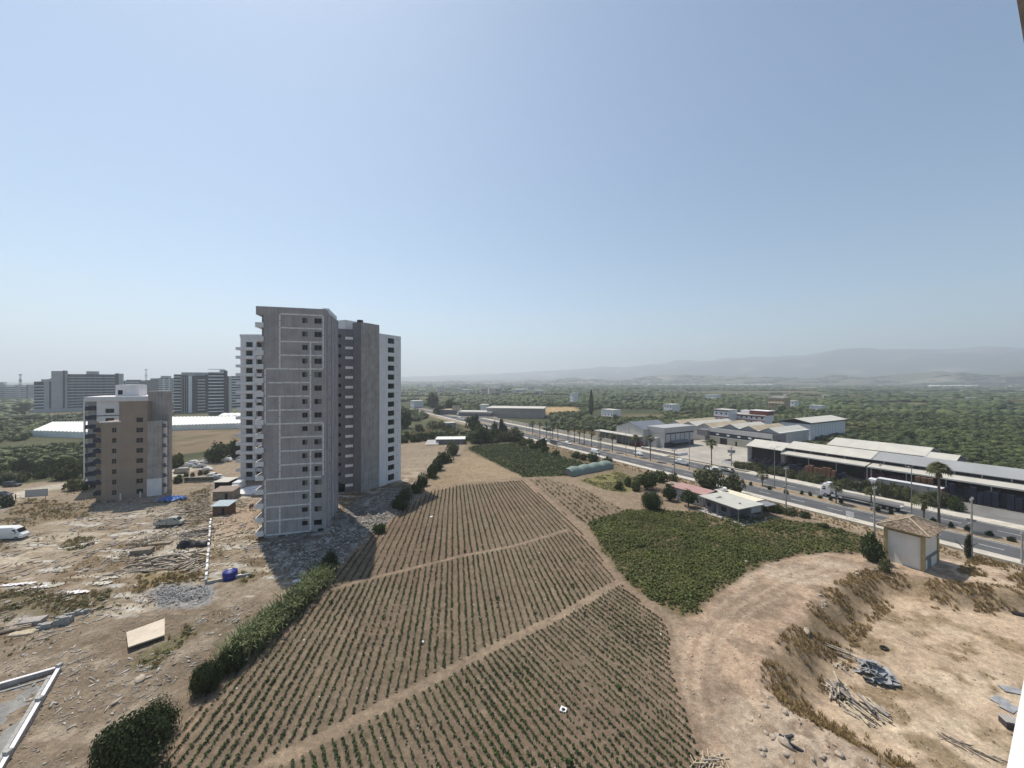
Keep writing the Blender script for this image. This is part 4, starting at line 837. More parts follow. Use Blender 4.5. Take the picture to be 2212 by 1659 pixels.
stacks('tall stack of navy blue plastic crates beside the open shed', 'navy crate stacks', m_crb, 44.5, 2, 21, 5, [6, 7, 8])
stacks('stack of maroon plastic crates under the shed canopy', 'maroon crate stacks', m_crp, 46.5, 2, 36, 22, [6, 7])
stacks('stack of reddish brown wooden boxes at the end of the navy stacks', 'brown box stacks', m_cro, 44, 1, 23.8, 21.2, [9, 10])
stacks('uneven stack of old wooden crates and pallets in the yard', 'wooden crate stacks', m_crw, 43.5, 2, 4, -6, [4, 5, 7], lh=.5, drop=.2)
stacks('long low stack of weathered wooden crates near the road', 'roadside crate stacks', m_crw, 36.5, 3, -1, -22, [4, 5], lh=.55)
stacks('stack of navy blue crates behind the roadside hedge', 'hedge crate stacks', m_crb, 41, 2, 68, 38, [4, 5, 6], drop=.15)
stacks('stack of orange brown boxes behind the hedge', 'orange box stacks', m_cro, 40.5, 1, 50, 42, [6, 7])
stacks('stack of navy crates at the far right of the yard', 'right navy stacks', m_crb, 45.5, 2, -6, -20, [5, 6, 7])
stacks('stack of red crates below the dark link of the factory', 'red crate stacks', mat('red_crate', (.16, .04, .03), .6, .25, 1), 36, 2, 123, 118, [3, 4])
# ------------------------------------------------------------------ vegetation
def leafquads(cen, nrm, size, rng, asp=.55):
    n = len(cen); nrm = nrm / (np.linalg.norm(nrm, axis=1, keepdims=True) + 1e-9)
    a = rng.normal(size=(n, 3)); a -= nrm * (a * nrm).sum(1, keepdims=True); a /= np.linalg.norm(a, axis=1, keepdims=True) + 1e-9
    b = np.cross(nrm, a); s = (size * rng.uniform(.6, 1.35, n))[:, None]; fold = nrm * s * .18
    V = np.stack([cen - a * s, cen - b * s * asp + fold, cen + a * s, cen + b * s * asp + fold], 1).reshape(-1, 3)
    return V, np.arange(n * 4).reshape(-1, 4)
def crown_np(rng, Rr, ncl, nleaf, leaf, clr=.42, low=.15):
    """leaf clumps spread through an ellipsoid; returns quads"""
    d = rng.normal(size=(ncl, 3)); d /= np.linalg.norm(d, axis=1, keepdims=True); d[:, 2] = np.abs(d[:, 2]) * 1.0 - low
    rad = rng.uniform(.35, .8, ncl)[:, None]; cc = d * rad
    dd = rng.normal(size=(ncl, nleaf, 3)); dd /= np.linalg.norm(dd, axis=2, keepdims=True)
    cr = rng.uniform(clr * .7, clr * 1.15, ncl)[:, None, None]
    p = (cc[:, None, :] + dd * cr * rng.uniform(.65, 1.05, (ncl, nleaf, 1))).reshape(-1, 3)
    keep = p[:, 2] > -.28; p = p[keep]; nr = (dd.reshape(-1, 3)[keep] + rng.normal(size=p.shape) * .45 + np.array([0, 0, .35]))
    return leafquads(p * np.array(Rr), nr, leaf, rng)
def lump_np(rng, Rr, sub=2, amp=.25, zc=0):
    import bmesh
    bm = bmesh.new(); bmesh.ops.create_icosphere(bm, subdivisions=sub, radius=1); V = np.array([v.co for v in bm.verts]); Fq = np.array([[v.index for v in f.verts] for f in bm.faces]); bm.free()
    k = rng.normal(size=(6, 3)); ph = rng.uniform(0, 6.28, 6); s = 1 + amp * np.sin(V @ k.T * 2.2 + ph).mean(1) * 1.8
    return V * s[:, None] * np.array(Rr) + np.array([0, 0, zc]), Fq
def crown_mesh(name, rng, Rr, ncl, nleaf, leaf, m_, core=.5, clr=.42):
    V, Q4 = crown_np(rng, Rr, ncl, nleaf, leaf, clr); me = bpy.data.meshes.new(name)
    cv, cf = lump_np(rng, np.array(Rr) * core, 2, .25, Rr[2] * .04)
    n = len(V); fs = [tuple(q) for q in Q4] + [tuple(f + n) for f in cf]
    me.from_pydata([tuple(v) for v in np.concatenate([V, cv])], [], fs); me.materials.append(m_); me.update(); return me
def trunk_mesh(name, h_, r, m_, nb=4, seed=0):
    g = random.Random(seed); b = MB(); p = Vector((0, 0, -.3)); q = Vector((g.uniform(-.15, .15), g.uniform(-.15, .15), h_ * .5)); b.tube(p, q, r, r * .75, 7)
    for i in range(nb):
        a = i * 6.28 / nb + g.uniform(-.4, .4); e = q + Vector((math.cos(a) * h_ * .35, math.sin(a) * h_ * .35, h_ * .55)); b.tube(q, e, r * .6, r * .22, 5)
    return b.mesh(name, m_)
rngv = np.random.default_rng(5)
CR = {}
for k, (m_, rr, nc, nl, lf) in {'fig': (l_dark, (1, 1, .72), 56, 130, .045), 'citrus': (l_mid, (1, 1, .72), 24, 40, .10), 'olive': (l_olive, (1, 1, .75), 22, 36, .10), 'dark': (l_dark, (1, 1, .8), 24, 44, .10), 'bush': (l_mid, (1, 1, .6), 18, 34, .12), 'weed': (l_weed, (1, 1, .55), 14, 30, .13), 'tall': (l_dark, (.62, .62, 1.1), 26, 40, .09)}.items():
    CR[k] = [crown_mesh('crown', rngv, rr, nc, nl, lf, m_) for _ in range(3)]
TM = [trunk_mesh('trunk', 1.0, .055, m_trunk, 4, s) for s in range(3)]
def tree(label, x, y, wid, h_, kind='citrus', cat='tree', group=None, name=None, trunk=.28, z=None):
    """wid crown width, h_ full height; crown mesh is unit sized"""
    zz = float(gz(x, y)) if z is None else z
    t = thing(name or ('tree' if cat == 'tree' else 'shrub'), label, cat, (x, y, zz), R.uniform(0, 6.28), group)
    th = h_ * trunk; ch = h_ - th; me = R.choice(CR[kind]); rz = .72 if kind in ('fig', 'citrus') else {'olive': .75, 'dark': .8, 'bush': .6, 'weed': .55, 'tall': 1.1}[kind]
    rx = .62 if kind == 'tall' else 1.0
    s = ch / (rz * 1.25); obj('crown', me, t, (0, 0, th + ch * .22), (0, 0, 0), (wid / 2 / rx / 1.12, wid / 2 / rx / 1.12, s))
    obj('trunk', R.choice(TM), t, (0, 0, 0), (0, 0, 0), (h_ * .8, h_ * .8, h_ * .62)); return t
def treeD(label, px, pyb, wpx, hpx, kind='citrus', cat='tree', trunk=.28, group=None, **k):
    p = P(px, pyb); s = p.y / F; return tree(label, p.x, p.y, wpx * s, hpx * s, kind, cat, group, trunk=trunk, z=p.z, **k)
# trees by the farmhouses
treeD('round dark leafed tree at the far edge of the dense green crop', 1408, 1101, 56, 42, 'fig', trunk=.12)
treeD('dark tree with a short bare trunk just left of the pale grey farmhouse', 1489, 1096, 48, 40, 'dark', trunk=.3)
treeD('dark round tree standing left of the faded pink roof', 1447, 1081, 35, 37, 'dark', trunk=.15)
treeD('largest spreading tree behind the pink roofed farmhouse, against the road', 1530, 1058, 80, 54, 'olive', trunk=.2)
treeD('feathery dark tree behind the pale grey farmhouse roof beside the road', 1583, 1068, 52, 48, 'olive', trunk=.15)
treeD('broad green tree behind the small plank shed', 1400, 1057, 62, 40, 'citrus', trunk=.15)
treeD('bright green tree touching the pavement, right of the broad green tree', 1425, 1040, 40, 26, 'bush', trunk=.1)
treeD('small olive tree below the lamp pole at the roadside, right of the plank shed', 1454, 1048, 28, 30, 'olive', trunk=.2)
for i, (a, b, w_, h_, l) in enumerate([(1336, 1057, 24, 19, 'leftmost round bush on the bare strip by the small meadow'), (1356, 1051, 22, 22, 'round bush in the middle of the row beside the small meadow'), (1372, 1060, 26, 20, 'right hand bush of the row, next to the broad green tree')]): treeD(l, a, b, w_, h_, 'bush', 'shrub', .05)
treeD('dense dark bush against the left wall of the white kiosk', 1883, 1212, 58, 68, 'dark', 'shrub', .05)
treeD('small grey green bush at the foot of the kiosk wall', 1911, 1234, 26, 28, 'olive', 'shrub', .05)
treeD('narrow dark cypress like bush at the foot of the concrete pole by the kiosk', 2092, 1206, 15, 56, 'tall', 'shrub', .05)
for i, (a, b, w_, h_) in enumerate([(1630, 1098, 34, 16), (1652, 1102, 36, 22), (1676, 1106, 38, 24), (1706, 1112, 34, 18), (1736, 1117, 30, 14), (1780, 1140, 22, 12), (1816, 1150, 20, 10)]):
    treeD('dark scrubby bush along the pavement between the pale grey roof and the kiosk', a, b, w_, h_, R.choice(['dark', 'olive']), 'shrub', .05, group='roadside scrub bushes')
# hedge line on the left of the ploughed field
treeD('large dense dark fig bush at the bottom left corner of the ploughed field', 280, 1668, 165, 130, 'fig', 'shrub', .03)
treeD('dense dark fig bush above the lowest one, on the field edge', 338, 1590, 96, 74, 'fig', 'shrub', .03)
treeD('dark fig bush beside the reeds, lower one of the middle pair', 448, 1488, 76, 66, 'fig', 'shrub', .03)
treeD('dark fig bush merging into the reeds, upper one of the middle pair', 498, 1446, 66, 56, 'fig', 'shrub', .03)
treeD('round dark bush at the edge of the tower shadow', 712, 1232, 50, 46, 'dark', 'shrub', .03)
for i in range(8): treeD('green bush in the hedge between the fallow strip and the stony ground', 862 + i * 17 + R.uniform(-4, 4), 1098 - i * 16.5, R.uniform(30, 46), R.uniform(24, 36), R.choice(['bush', 'olive', 'dark']), 'shrub', .05, group='hedge along the fallow strip')
treeD('small dark bush at the edge of the rubble below the grey tower', 820, 1150, 34, 22, 'bush', 'shrub', .05); treeD('dark scrub clump in the rubble beside the field corner', 868, 1100, 40, 24, 'dark', 'shrub', .05)
def reeds(label, pts, wid, h_, n, lf, cat='reeds'):
    """tall blades on a bank; one clump per thing"""
    cen = np.array([P(*p) for p in pts]); c0 = cen.mean(0); seg = np.linspace(0, len(pts) - 1, n); i0 = np.minimum(seg.astype(int), len(pts) - 2); f = (seg - i0)[:, None]
    b = cen[i0] * (1 - f) + cen[i0 + 1] * f; b[:, :2] += RN.normal(size=(n, 2)) * wid; b[:, 2] = gz(b[:, 0], b[:, 1])
    hh = h_ * RN.uniform(.6, 1.15, n); lean = RN.normal(size=(n, 2)) * .28; rad = RN.normal(size=(n, 2)); rad /= np.linalg.norm(rad, axis=1, keepdims=True); ww = (.07 * h_ / 2.5) * RN.uniform(.7, 1.5, n)
    base = b - c0; tip = base + np.stack([lean[:, 0] * hh, lean[:, 1] * hh, hh], 1); mid_ = base + np.stack([lean[:, 0] * hh * .3, lean[:, 1] * hh * .3, hh * .62], 1); sx = np.stack([rad[:, 0] * ww, rad[:, 1] * ww, np.zeros(n)], 1)
    V = np.stack([base - sx * .6, base + sx * .6, mid_ + sx, tip, mid_ - sx], 1)
    # side leaves
    V1 = np.stack([V[:, 0], V[:, 1], V[:, 2], V[:, 4]], 1); V2 = np.stack([V[:, 4], V[:, 2], V[:, 3], V[:, 3] - sx * .2], 1)
    L_ = RN.integers(0, n, n * 3); pb = base[L_] + (tip - base)[L_] * RN.uniform(.3, .95, (n * 3, 1)); dr = RN.normal(size=(n * 3, 3)); dr[:, 2] = RN.uniform(-.3, .5, n * 3); dr /= np.linalg.norm(dr, axis=1, keepdims=True); lg = .28 * h_ * RN.uniform(.5, 1.2, (n * 3, 1))
    sd_ = np.cross(dr, [0, 0, 1.0]); sd_ /= np.linalg.norm(sd_, axis=1, keepdims=True) + 1e-9; sd_ *= .05 * h_ / 2.5
    V3 = np.stack([pb, pb + dr * lg * .5 + sd_ + [0, 0, .05], pb + dr * lg - [0, 0, .1], pb + dr * lg * .5 - sd_ + [0, 0, .05]], 1)
    A = np.concatenate([V1, V2, V3]).reshape(-1, 3); me = mesh_np('foliage', A, np.arange(len(A)).reshape(-1, 4), lf)
    t = thing('reed_clump', label, cat, tuple(c0)); obj('foliage', me, t); return t
for i, (pts, l) in enumerate([([(505, 1432), (560, 1385)], 'lowest stretch of pale green reeds above the fig bushes'), ([(560, 1385), (612, 1340)], 'second stretch of pale green reeds on the field edge'), ([(612, 1340), (660, 1295)], 'third stretch of pale green reeds, just below the tower shadow'), ([(655, 1298), (700, 1255)], 'topmost stretch of reeds touching the tower shadow')]): reeds(l, pts, .75, 2.7, 520, l_reed)
reeds('grey green reeds at the corner of the dark crop, below the far bushes', [(975, 955), (1015, 950)], 2.2, 3.2, 500, l_reed); reeds('grey reed bush by the road end of the dark crop', [(1075, 953), (1098, 950)], 2.0, 4.6, 500, l_olive)
reeds('dry yellow reed bed on the fallow ground right of the tower', [(872, 945), (930, 938)], 3.5, 3.0, 700, l_dry); reeds('green reed bed left of the fork by the white hut', [(940, 938), (990, 934)], 3.0, 3.2, 600, l_weed)
for a, b, w_, h_, k, l in [(1035, 955, 62, 42, 'citrus', 'large green tree at the far corner of the dark crop'), (1065, 950, 45, 32, 'dark', 'dark tree between the reeds at the far crop corner'), (1022, 930, 40, 40, 'dark', 'dark conical tree right of the ruined hut'), (1112, 953, 48, 32, 'olive', 'grey green bush at the road corner of the dark crop'),
    (1130, 962, 26, 14, 'bush', 'first clipped bush along the dark crop by the pavement'), (1152, 969, 26, 14, 'bush', 'second clipped bush along the dark crop by the pavement'), (1176, 976, 26, 14, 'bush', 'third clipped bush along the dark crop by the pavement'), (1200, 983, 22, 12, 'bush', 'fourth clipped bush along the dark crop by the pavement'),
    (873, 925, 46, 44, 'dark', 'big dark tree just right of the white tower wing'), (905, 940, 30, 26, 'dark', 'dark bush left of the reed bed behind the white wing'), (942, 931, 44, 26, 'olive', 'brownish tree left of the ruined hut'), (968, 934, 30, 18, 'bush', 'low bush beside the ruined hut'), (950, 895, 36, 24, 'dark', 'dark tree in front of the far white block house'), (935, 882, 34, 36, 'tall', 'cypress like tree behind the white block house'), (975, 890, 44, 30, 'dark', 'dark clump of trees left of the pink grey warehouse')]: treeD(l, a, b, w_, h_, k, trunk=.12)
for a, h_, l in [(1069, 38, 'left one of two slender dark trees at the far road'), (1083, 46, 'right one of two slender dark trees at the far road')]: treeD(l, a, 943, 16, h_, 'tall', trunk=.2)
# the lone cypress
cyp = crown_mesh('crown', np.random.default_rng(9), (.17, .17, .5), 40, 40, .03, l_dark, .8, .3)
p = P(1277, 896); t = thing('cypress_tree', 'tall pointed dark cypress beyond the road, alone above the orchards', 'tree', tuple(p)); s = p.y / F * 54; hb = MB().lathe([(.03, 0), (.085, .12), (.10, .3), (.085, .6), (.045, .85), (.004, 1.0)], 9)
V, Q4 = leafquads(*(lambda u, a: (np.stack([np.cos(a) * .10 * np.sqrt(np.clip(1.02 - u, 0, 1)) * (.35 + np.minimum(u * 4, .65)), np.sin(a) * .10 * np.sqrt(np.clip(1.02 - u, 0, 1)) * (.35 + np.minimum(u * 4, .65)), u], 1), np.stack([np.cos(a), np.sin(a), .2 + 0 * a], 1)))(RN.uniform(0.03, 1, 900), RN.uniform(0, 6.28, 900)), .022, RN)
hb.add([tuple(v) for v in V], [tuple(q) for q in Q4]); o = hb.build('crown', l_dark, t); o.scale = (s, s, s); obj('trunk', TM[0], t, (0, 0, 0), (0, 0, 0), (4, 4, 4))
# ------------------------------------------------------------------ palms
def frond_mesh(seed, L=1.0):
    g = random.Random(seed); b = MB(); b.tube((0, 0, 0), (L * .45, 0, .22 * L), .018, .012, 4, cap=False); o = Vector((L * .45, 0, .22 * L))
    for i in range(9):
        a = math.radians(-72 + i * 18); l = L * (.62 - .12 * abs(i - 4) / 4) * g.uniform(.9, 1.1); d = Vector((math.cos(a), math.sin(a), -.05)); pv = Vector((-math.sin(a), math.cos(a), 0)) * .055 * L
        m1 = o + d * l * .55 + Vector((0, 0, .05)); e = o + d * l + Vector((0, 0, -.28 * l - .05))
        b.add([o, m1 + pv, e, m1 - pv], [(0, 1, 2, 3)])
    return b.mesh('frond', l_palm)
FR = [frond_mesh(s) for s in range(3)]
def dead_mesh():
    b = MB(); g = random.Random(8)
    for i in range(26):
        a = g.uniform(0, 6.28); r0 = .12; z0 = g.uniform(-.1, .15); e = Vector((math.cos(a) * g.uniform(.3, .6), math.sin(a) * g.uniform(.3, .6), -g.uniform(.5, 1.0))); o = Vector((math.cos(a) * r0, math.sin(a) * r0, z0)); pv = Vector((-math.sin(a), math.cos(a), 0)) * .12
        b.add([o, (o + e) / 2 + pv, e, (o + e) / 2 - pv], [(0, 1, 2, 3)])
    return b.mesh('dead_fronds', m_skirt)
DF = dead_mesh()
def palmtrunk(seed):
    g = random.Random(seed); b = MB(); n = 10; r = [.30] + [.21 + .02 * g.uniform(-1, 1) for _ in range(n - 1)] + [.20]; cx_ = 0
    for i in range(n):
        b.tube((cx_, 0, i / n), (cx_ + .0, 0, (i + 1) / n), r[i] * 1.06, r[i + 1] * .94, 9, cap=i == n - 1)
    return b.mesh('trunk', m_palmt)
PT = palmtrunk(2)
def palm(label, x, y, h_, fr=2.1, nf=20, group=None, skirt=True):
    t = thing('palm_tree', label, 'palm tree', (x, y, .4 if roff(x, y) > 2 else float(gz(x, y))), R.uniform(0, 6.28), group); k = .55 + h_ * .045
    obj('trunk', PT, t, (0, 0, -.4), (0, 0, 0), (k, k, h_ + .2))
    for i in range(nf):
        a = i * 2.39996; el = math.radians(72 - 100 * (i / nf) ** .9); obj('frond', R.choice(FR), t, (0, 0, h_ - .1), (R.uniform(-.2, .2), -el, a), (fr, fr, fr))
    if skirt: obj('dead_fronds', DF, t, (0, 0, h_ - .25), (0, 0, 0), (fr * .6, fr * .6, fr * .75))
    return t
def palmD(label, px, pyb, hpx, fr=None, **k): p = G(px, pyb, .3); s = p[1] / F; return palm(label, p[0], p[1], hpx * s * .97, fr or 1.9, **k)
palmD('tallest fan palm in the median, rising left behind the white kiosk roof', 2028, 1137, 122, 2.4, nf=30)
palmD('shorter bushy fan palm left of the tallest one, behind the kiosk', 1996, 1128, 42, 2.5, nf=26)
palmD('tall fan palm beside the empty concrete yard', 1537, 1005, 46, 2.4, nf=26); palmD('small fan palm in the median by the farmhouse trees', 1647, 1050, 22, 2.0)
palmD('leaning palm in the median in front of the white truck trailer', 1806, 1088, 34, 2.0, skirt=False); palmD('ragged palm in the median at the rear of the truck trailer', 1882, 1103, 38, 1.9, skirt=False)
palmD('median palm in front of the white canopy, right one of the pair', 1405, 996, 48, 2.2); palmD('median palm in front of the white canopy, left one of the pair', 1373, 987, 40, 2.1); palmD('median palm at the left end of the white canopy', 1323, 977, 34, 2.0)
for a, b in [(1298, 972), (1278, 966), (1262, 962), (1252, 959.5), (1241, 957), (1227, 953), (1205, 950), (1194, 951), (1180, 946), (1166, 943), (1150, 939)]: palmD('palm in the distant median row near the dark crop', a, b, R.uniform(24, 32), 2.0, group='distant median palms', nf=16)
# bushes of the median
for px, py in [(1604, 1043), (1622, 1048), (1662, 1057), (1698, 1066), (1732, 1068), (1750, 1071), (1771, 1076), (1795, 1081), (1817, 1087), (1896, 1104), (1925, 1110), (1955, 1115), (2016, 1129), (2055, 1139), (2090, 1146), (2137, 1157), (2184, 1169)]:
    p = G(px, py, .4); tree('small clipped dark bush in the road median', p[0], p[1], R.uniform(1.1, 1.6), R.uniform(1.0, 1.4), 'dark', 'shrub', 'median bushes', trunk=.02, z=.38)
# hedges beyond the road
for t_ in np.arange(14, 70, 2.6):
    for k in range(2):
        p = RC(32.5 + k * 2.8 + R.uniform(-.6, .6), t_ + R.uniform(-.8, .8)); tree('grey green oleander bush of the hedge between road and yard', p[0], p[1], R.uniform(3.0, 4.2), R.uniform(2.2, 3.4) if t_ > 36 else R.uniform(3, 4.4), R.choice(['olive', 'dark', 'olive']), 'shrub', 'roadside hedge bushes', trunk=.05, z=.25)
for t_ in np.arange(-26, -6, 2.6):
    p = RC(33.5, t_); tree('grey olive bush in front of the long low crate stacks', p[0], p[1], 3.4, 2.4, 'olive', 'shrub', 'bushes by the crates', trunk=.05, z=.25)
# ------------------------------------------------------------------ orchards to the horizon
rg2 = np.random.default_rng(77)
PROT = []
for k in range(5):
    V, Q4 = crown_np(rg2, (1, 1, .8), 13, 6, .25, .42); cv, cf = lump_np(rg2, (.78, .78, .6), 1, .5, .06)
    PROT.append((V, Q4, cv, cf))
PROTF = [lump_np(rg2, (1, 1, .8), 1, .6, 0) for _ in range(8)]; PROTV = PROTF
cand = []
r = 118.0
while r < 4200:
    s = max(4.1, r * .0118); nth = int(math.radians(124) * r / s)
    th = np.radians(-62) + (np.arange(nth) + rg2.uniform(-.38, .38, nth)) * s / r; rr = r + rg2.uniform(-.4, .4, nth) * s
    cand.append(np.stack([np.sin(th) * rr, np.cos(th) * rr, np.full(nth, s)], 1)); r += s * (1.0 if r < 420 else 1.4)
T = np.concatenate(cand); x, y, s_ = T.T; ro = roff(x, y); tt = rt(x, y); rad = np.hypot(x, y)
keep = np.ones(len(T), bool)
keep &= ~((ro > -5) & (ro < 31) & (tt < 560))                                  # road
keep &= ~((ro > 28) & (ro < 92) & (tt < 78)); keep &= ~((ro >= 28) & (ro < 100) & (tt >= 55) & (tt < 190) & (ro < 100 - np.maximum(0, tt - 130) * .9))
for pl, mg in ((FIELD, 1), (FALLOW, 2), (GREEN2, 3), (STRIPF, 4), (MEADOW, 8), (VEG, 2), (LOT, 6), (PIT, 4), (BARE, 2), (LFALLOW, 1), (LROAD, 3.0), (TAN2, 2)): keep &= sdist(x, y, pl) < -mg
left = ro < -5
dn = fbm(x * .02, y * .02, 3, 201); keep &= ~(left & (x > -75) & (rad < 420) & (dn < .60))             # open scrub left of the road
keep &= ~(left & (x <= -75) & (dn < .36))
for pl in [poly(q) for q in ([(60, 950), (215, 955), (215, 918), (105, 918)], [(340, 935), (540, 930), (550, 905), (350, 906)], [(460, 910), (570, 908), (570, 898), (470, 899)], [(1245, 905), (1440, 905), (1420, 885), (1290, 885)], [(960, 925), (1190, 925), (1185, 890), (960, 890)], [(50, 902), (280, 902), (280, 880), (60, 880)], [(370, 905), (530, 905), (530, 880), (370, 880)])]: keep &= sdist(x, y, pl) < -1
keep &= ~((fbm(x * .0075, y * .004, 4, 211) < .30) & (rad > 430)); keep &= ~((rad > 700) & (fbm(x * .004, y * .006, 4, 221) < .46))
keep &= ~((ro > 60) & (rad < 700) & (fbm(x * .03, y * .03, 3, 231) < .30)); keep &= rg2.random(len(T)) < .95
hs_pos = [(o.location.x, o.location.y, 12) for o in bpy.data.objects if o.get('category') in ('house', 'canopy', 'warehouse', 'building', 'shed') and o.parent is None and math.hypot(o.location.x, o.location.y) > 120]
for hx, hy, hr in hs_pos: keep &= (np.hypot(x - hx * (1 - 6 / math.hypot(hx, hy)), y - hy * (1 - 6 / math.hypot(hx, hy))) > hr)
x, y, s_, rad, left, ro = x[keep], y[keep], s_[keep], rad[keep], left[keep], ro[keep]; n = len(x)
hgt = s_ * rg2.uniform(.55, .92, n) * np.where(left, 1.15, 1.0); hgt = np.minimum(hgt, 5.6) * rg2.uniform(.75, 1.1, n); hgt = np.where((rg2.random(n) < .012) & (rad < 1200), hgt * 2.0, hgt); wd = s_ * rg2.uniform(.5, .72, n); zz = gz(x, y)
inview = (np.abs(x) < y * 1.36) & ~((np.abs(x + 42) < 12) & (y > 150) & (np.abs(np.degrees(np.arctan2(x, y)) + 23) < 8))
order = np.argsort(np.where(inview, rad, 1e9)); ind = order[:298]; rest = np.setdiff1d(np.arange(n), ind)
for i in ind:
    k = 'dark' if (left[i] and rg2.random() < .5) else ('bush' if left[i] else rg2.choice(['citrus', 'citrus', 'bush']))
    kind_ = 'bushy dark green tree of the thicket on the left' if left[i] and x[i] < -60 else ('scrubby green tree on the open ground left of the road' if left[i] else 'round green citrus tree of the orchard beyond the road')
    tree(kind_, x[i], y[i], wd[i] * 2, hgt[i] * 1.05, str(k), 'tree', {'b': 'left thicket trees', 's': 'scrub trees by the road', 'r': 'orchard trees beyond the road'}[kind_[0]], trunk=.1, z=float(zz[i]))
VS, QS, TS = [], [], []; nv = 0
def place(pv, i):
    a = rg2.uniform(0, 6.28); c, s = math.cos(a), math.sin(a); sc = np.array([wd[i], wd[i], hgt[i] * .62]); q = pv * sc
    return np.stack([q[:, 0] * c - q[:, 1] * s + x[i], q[:, 0] * s + q[:, 1] * c + y[i], q[:, 2] + zz[i] + hgt[i] * .42], 1)
VQ, FQ, VT, FT = [], [], [], []; nq = nt_ = 0
for i in rest:
    if rad[i] < 520:
        V, Q4, cv, cf = PROT[rg2.integers(5)]; VQ.append(place(V, i)); FQ.append(Q4 + nq); nq += len(V)
    elif rad[i] < 1500: cv, cf = PROTF[rg2.integers(6)]
    else: cv, cf = PROTV[rg2.integers(6)]
    VT.append(place(cv, i)); FT.append(cf + nt_); nt_ += len(cv)
VQ, FQ, VT, FT = map(np.concatenate, (VQ, FQ, VT, FT))
me = bpy.data.meshes.new('orchard'); me.vertices.add(nq + nt_); me.vertices.foreach_set('co', np.concatenate([VQ, VT]).astype(np.float32).ravel())
li = np.concatenate([FQ.ravel(), FT.ravel() + nq]).astype(np.int32); me.loops.add(len(li)); me.loops.foreach_set('vertex_index', li)
ls = np.concatenate([np.arange(len(FQ)) * 4, len(FQ) * 4 + np.arange(len(FT)) * 3]).astype(np.int32); me.polygons.add(len(ls)); me.polygons.foreach_set('loop_start', ls)
me.materials.append(l_far); me.update(calc_edges=True); tag(obj('orchard', me), 'dense green orchards filling the plain behind the factory up to the hills', 'orchard', kind='stuff')
print('orchard trees', n, 'tris', len(FQ) * 2 + len(FT))
# ------------------------------------------------------------------ ploughed rows
FV, FQ_ = [], []; fvn = 0
def rows(blk, top, aL, aR, spc, sp, gap=.05):
    """plants on rows that start along the line 'top' (world) and run towards the camera, turning from angle aL to aR"""
    out = []; a, b = np.array(top[0]), np.array(top[1]); L = np.linalg.norm(b - a); nr = int(L / spc)
    for i in range(nr):
        u = (i + .5) / nr; o = a + (b - a) * u; an = math.radians(aL + (aR - aL) * u); d = np.array([math.sin(an), -math.cos(an)])
        k = np.arange(-160, 160, sp); q = o + d * k[:, None]; wob = (vnoise(k * .11 + i * 7.7, np.full_like(k, i * 1.3), 7) - .5) * .22; q = q + np.array([d[1], -d[0]]) * wob[:, None] + rg2.normal(size=q.shape) * .05
        global fvn
        inn = sdist(q[:, 0], q[:, 1], blk) > .1; z_ = gz(q[:, 0], q[:, 1]); pp_ = np.array([d[1], -d[0]])
        V_ = np.stack([np.stack([q[:, 0] + pp_[0] * o_, q[:, 1] + pp_[1] * o_, z_ + h_ + (rg2.normal(size=len(q)) * .012 if h_ > 0 else 0)], 1) for o_, h_ in ((-.27, -.03), (-.07, .10), (.07, .10), (.27, -.03))], 1)
        ii = np.where(inn[:-1] & inn[1:])[0]; b_ = (ii * 4)[:, None] + fvn
        for c_ in range(3): FQ_.append(np.concatenate([b_ + c_, b_ + c_ + 4, b_ + c_ + 5, b_ + c_ + 1], 1))
        FV.append(V_.reshape(-1, 3)); fvn += len(V_) * 4
        m = (sdist(q[:, 0], q[:, 1], blk) > .15) & (rg2.random(len(k)) > gap + .22 * (vnoise(q[:, 0] * .22, q[:, 1] * .22, 17) > .76)); out.append(q[m])
    return np.concatenate(out)
BLK_A = poly([(930,1062),(1000,1048),(1128,1038),(1222,1110),(1262,1157),(1222,1143),(1106,1179),(1000,1197),(900,1222),(800,1246),(715,1268),(725,1238),(792,1168),(864,1107)])
BLK_B = poly([(795,1256),(900,1229),(1000,1204),(1106,1184),(1228,1149),(1264,1163),(1335,1250),(1200,1329),(1102,1373),(898,1476),(780,1538),(590,1634),(370,1757),(225,1830),(325,1660),(424,1532),(524,1434),(604,1374),(680,1302),(708,1280)])
BLK_C = poly([(430,1780),(606,1655),(792,1560),(908,1494),(1108,1387),(1204,1341),(1341,1262),(1436,1343),(1450,1382),(1448,1432),(1476,1522),(1526,1662),(1560,1990),(700,1990)])
pa = rows(BLK_A, (G(820, 1070), G(1262, 1060)), 4, 17, 1.06, .28)
pb = rows(BLK_B, (G(520, 1300), G(1330, 1190)), 6, 11, .93, .25)
pc = rows(BLK_C, (G(380, 1750), G(1345, 1262)), 38, 27, .80, .26)
fv_ = np.concatenate(FV); fq_ = np.concatenate(FQ_); fu, finv = np.unique(fq_, return_inverse=True)
tag(obj('furrow_ridges', mesh_np('furrow_ridges', fv_[fu], finv.reshape(-1, 4), mat('furrow_soil', (.160, .122, .086), .97, .25, .8, .5, 9, gen='Object'))), 'low ridges of brown soil along the planted rows', 'soil', kind='stuff')
pts = np.concatenate([pa, pb, pc]); pts[:, :2] += 0; pz = gz(pts[:, 0], pts[:, 1]); pz = pz + .07; dist = np.hypot(pts[:, 0], pts[:, 1])
vig = fbm(pts[:, 0] * .12, pts[:, 1] * .12, 3, 301); siz = (.175 + .12 * (vig - .3)) * rg2.uniform(.7, 1.25, len(pts)); siz = np.where(rg2.random(len(pts)) < .0015, siz * 2.2, siz)
PP = []
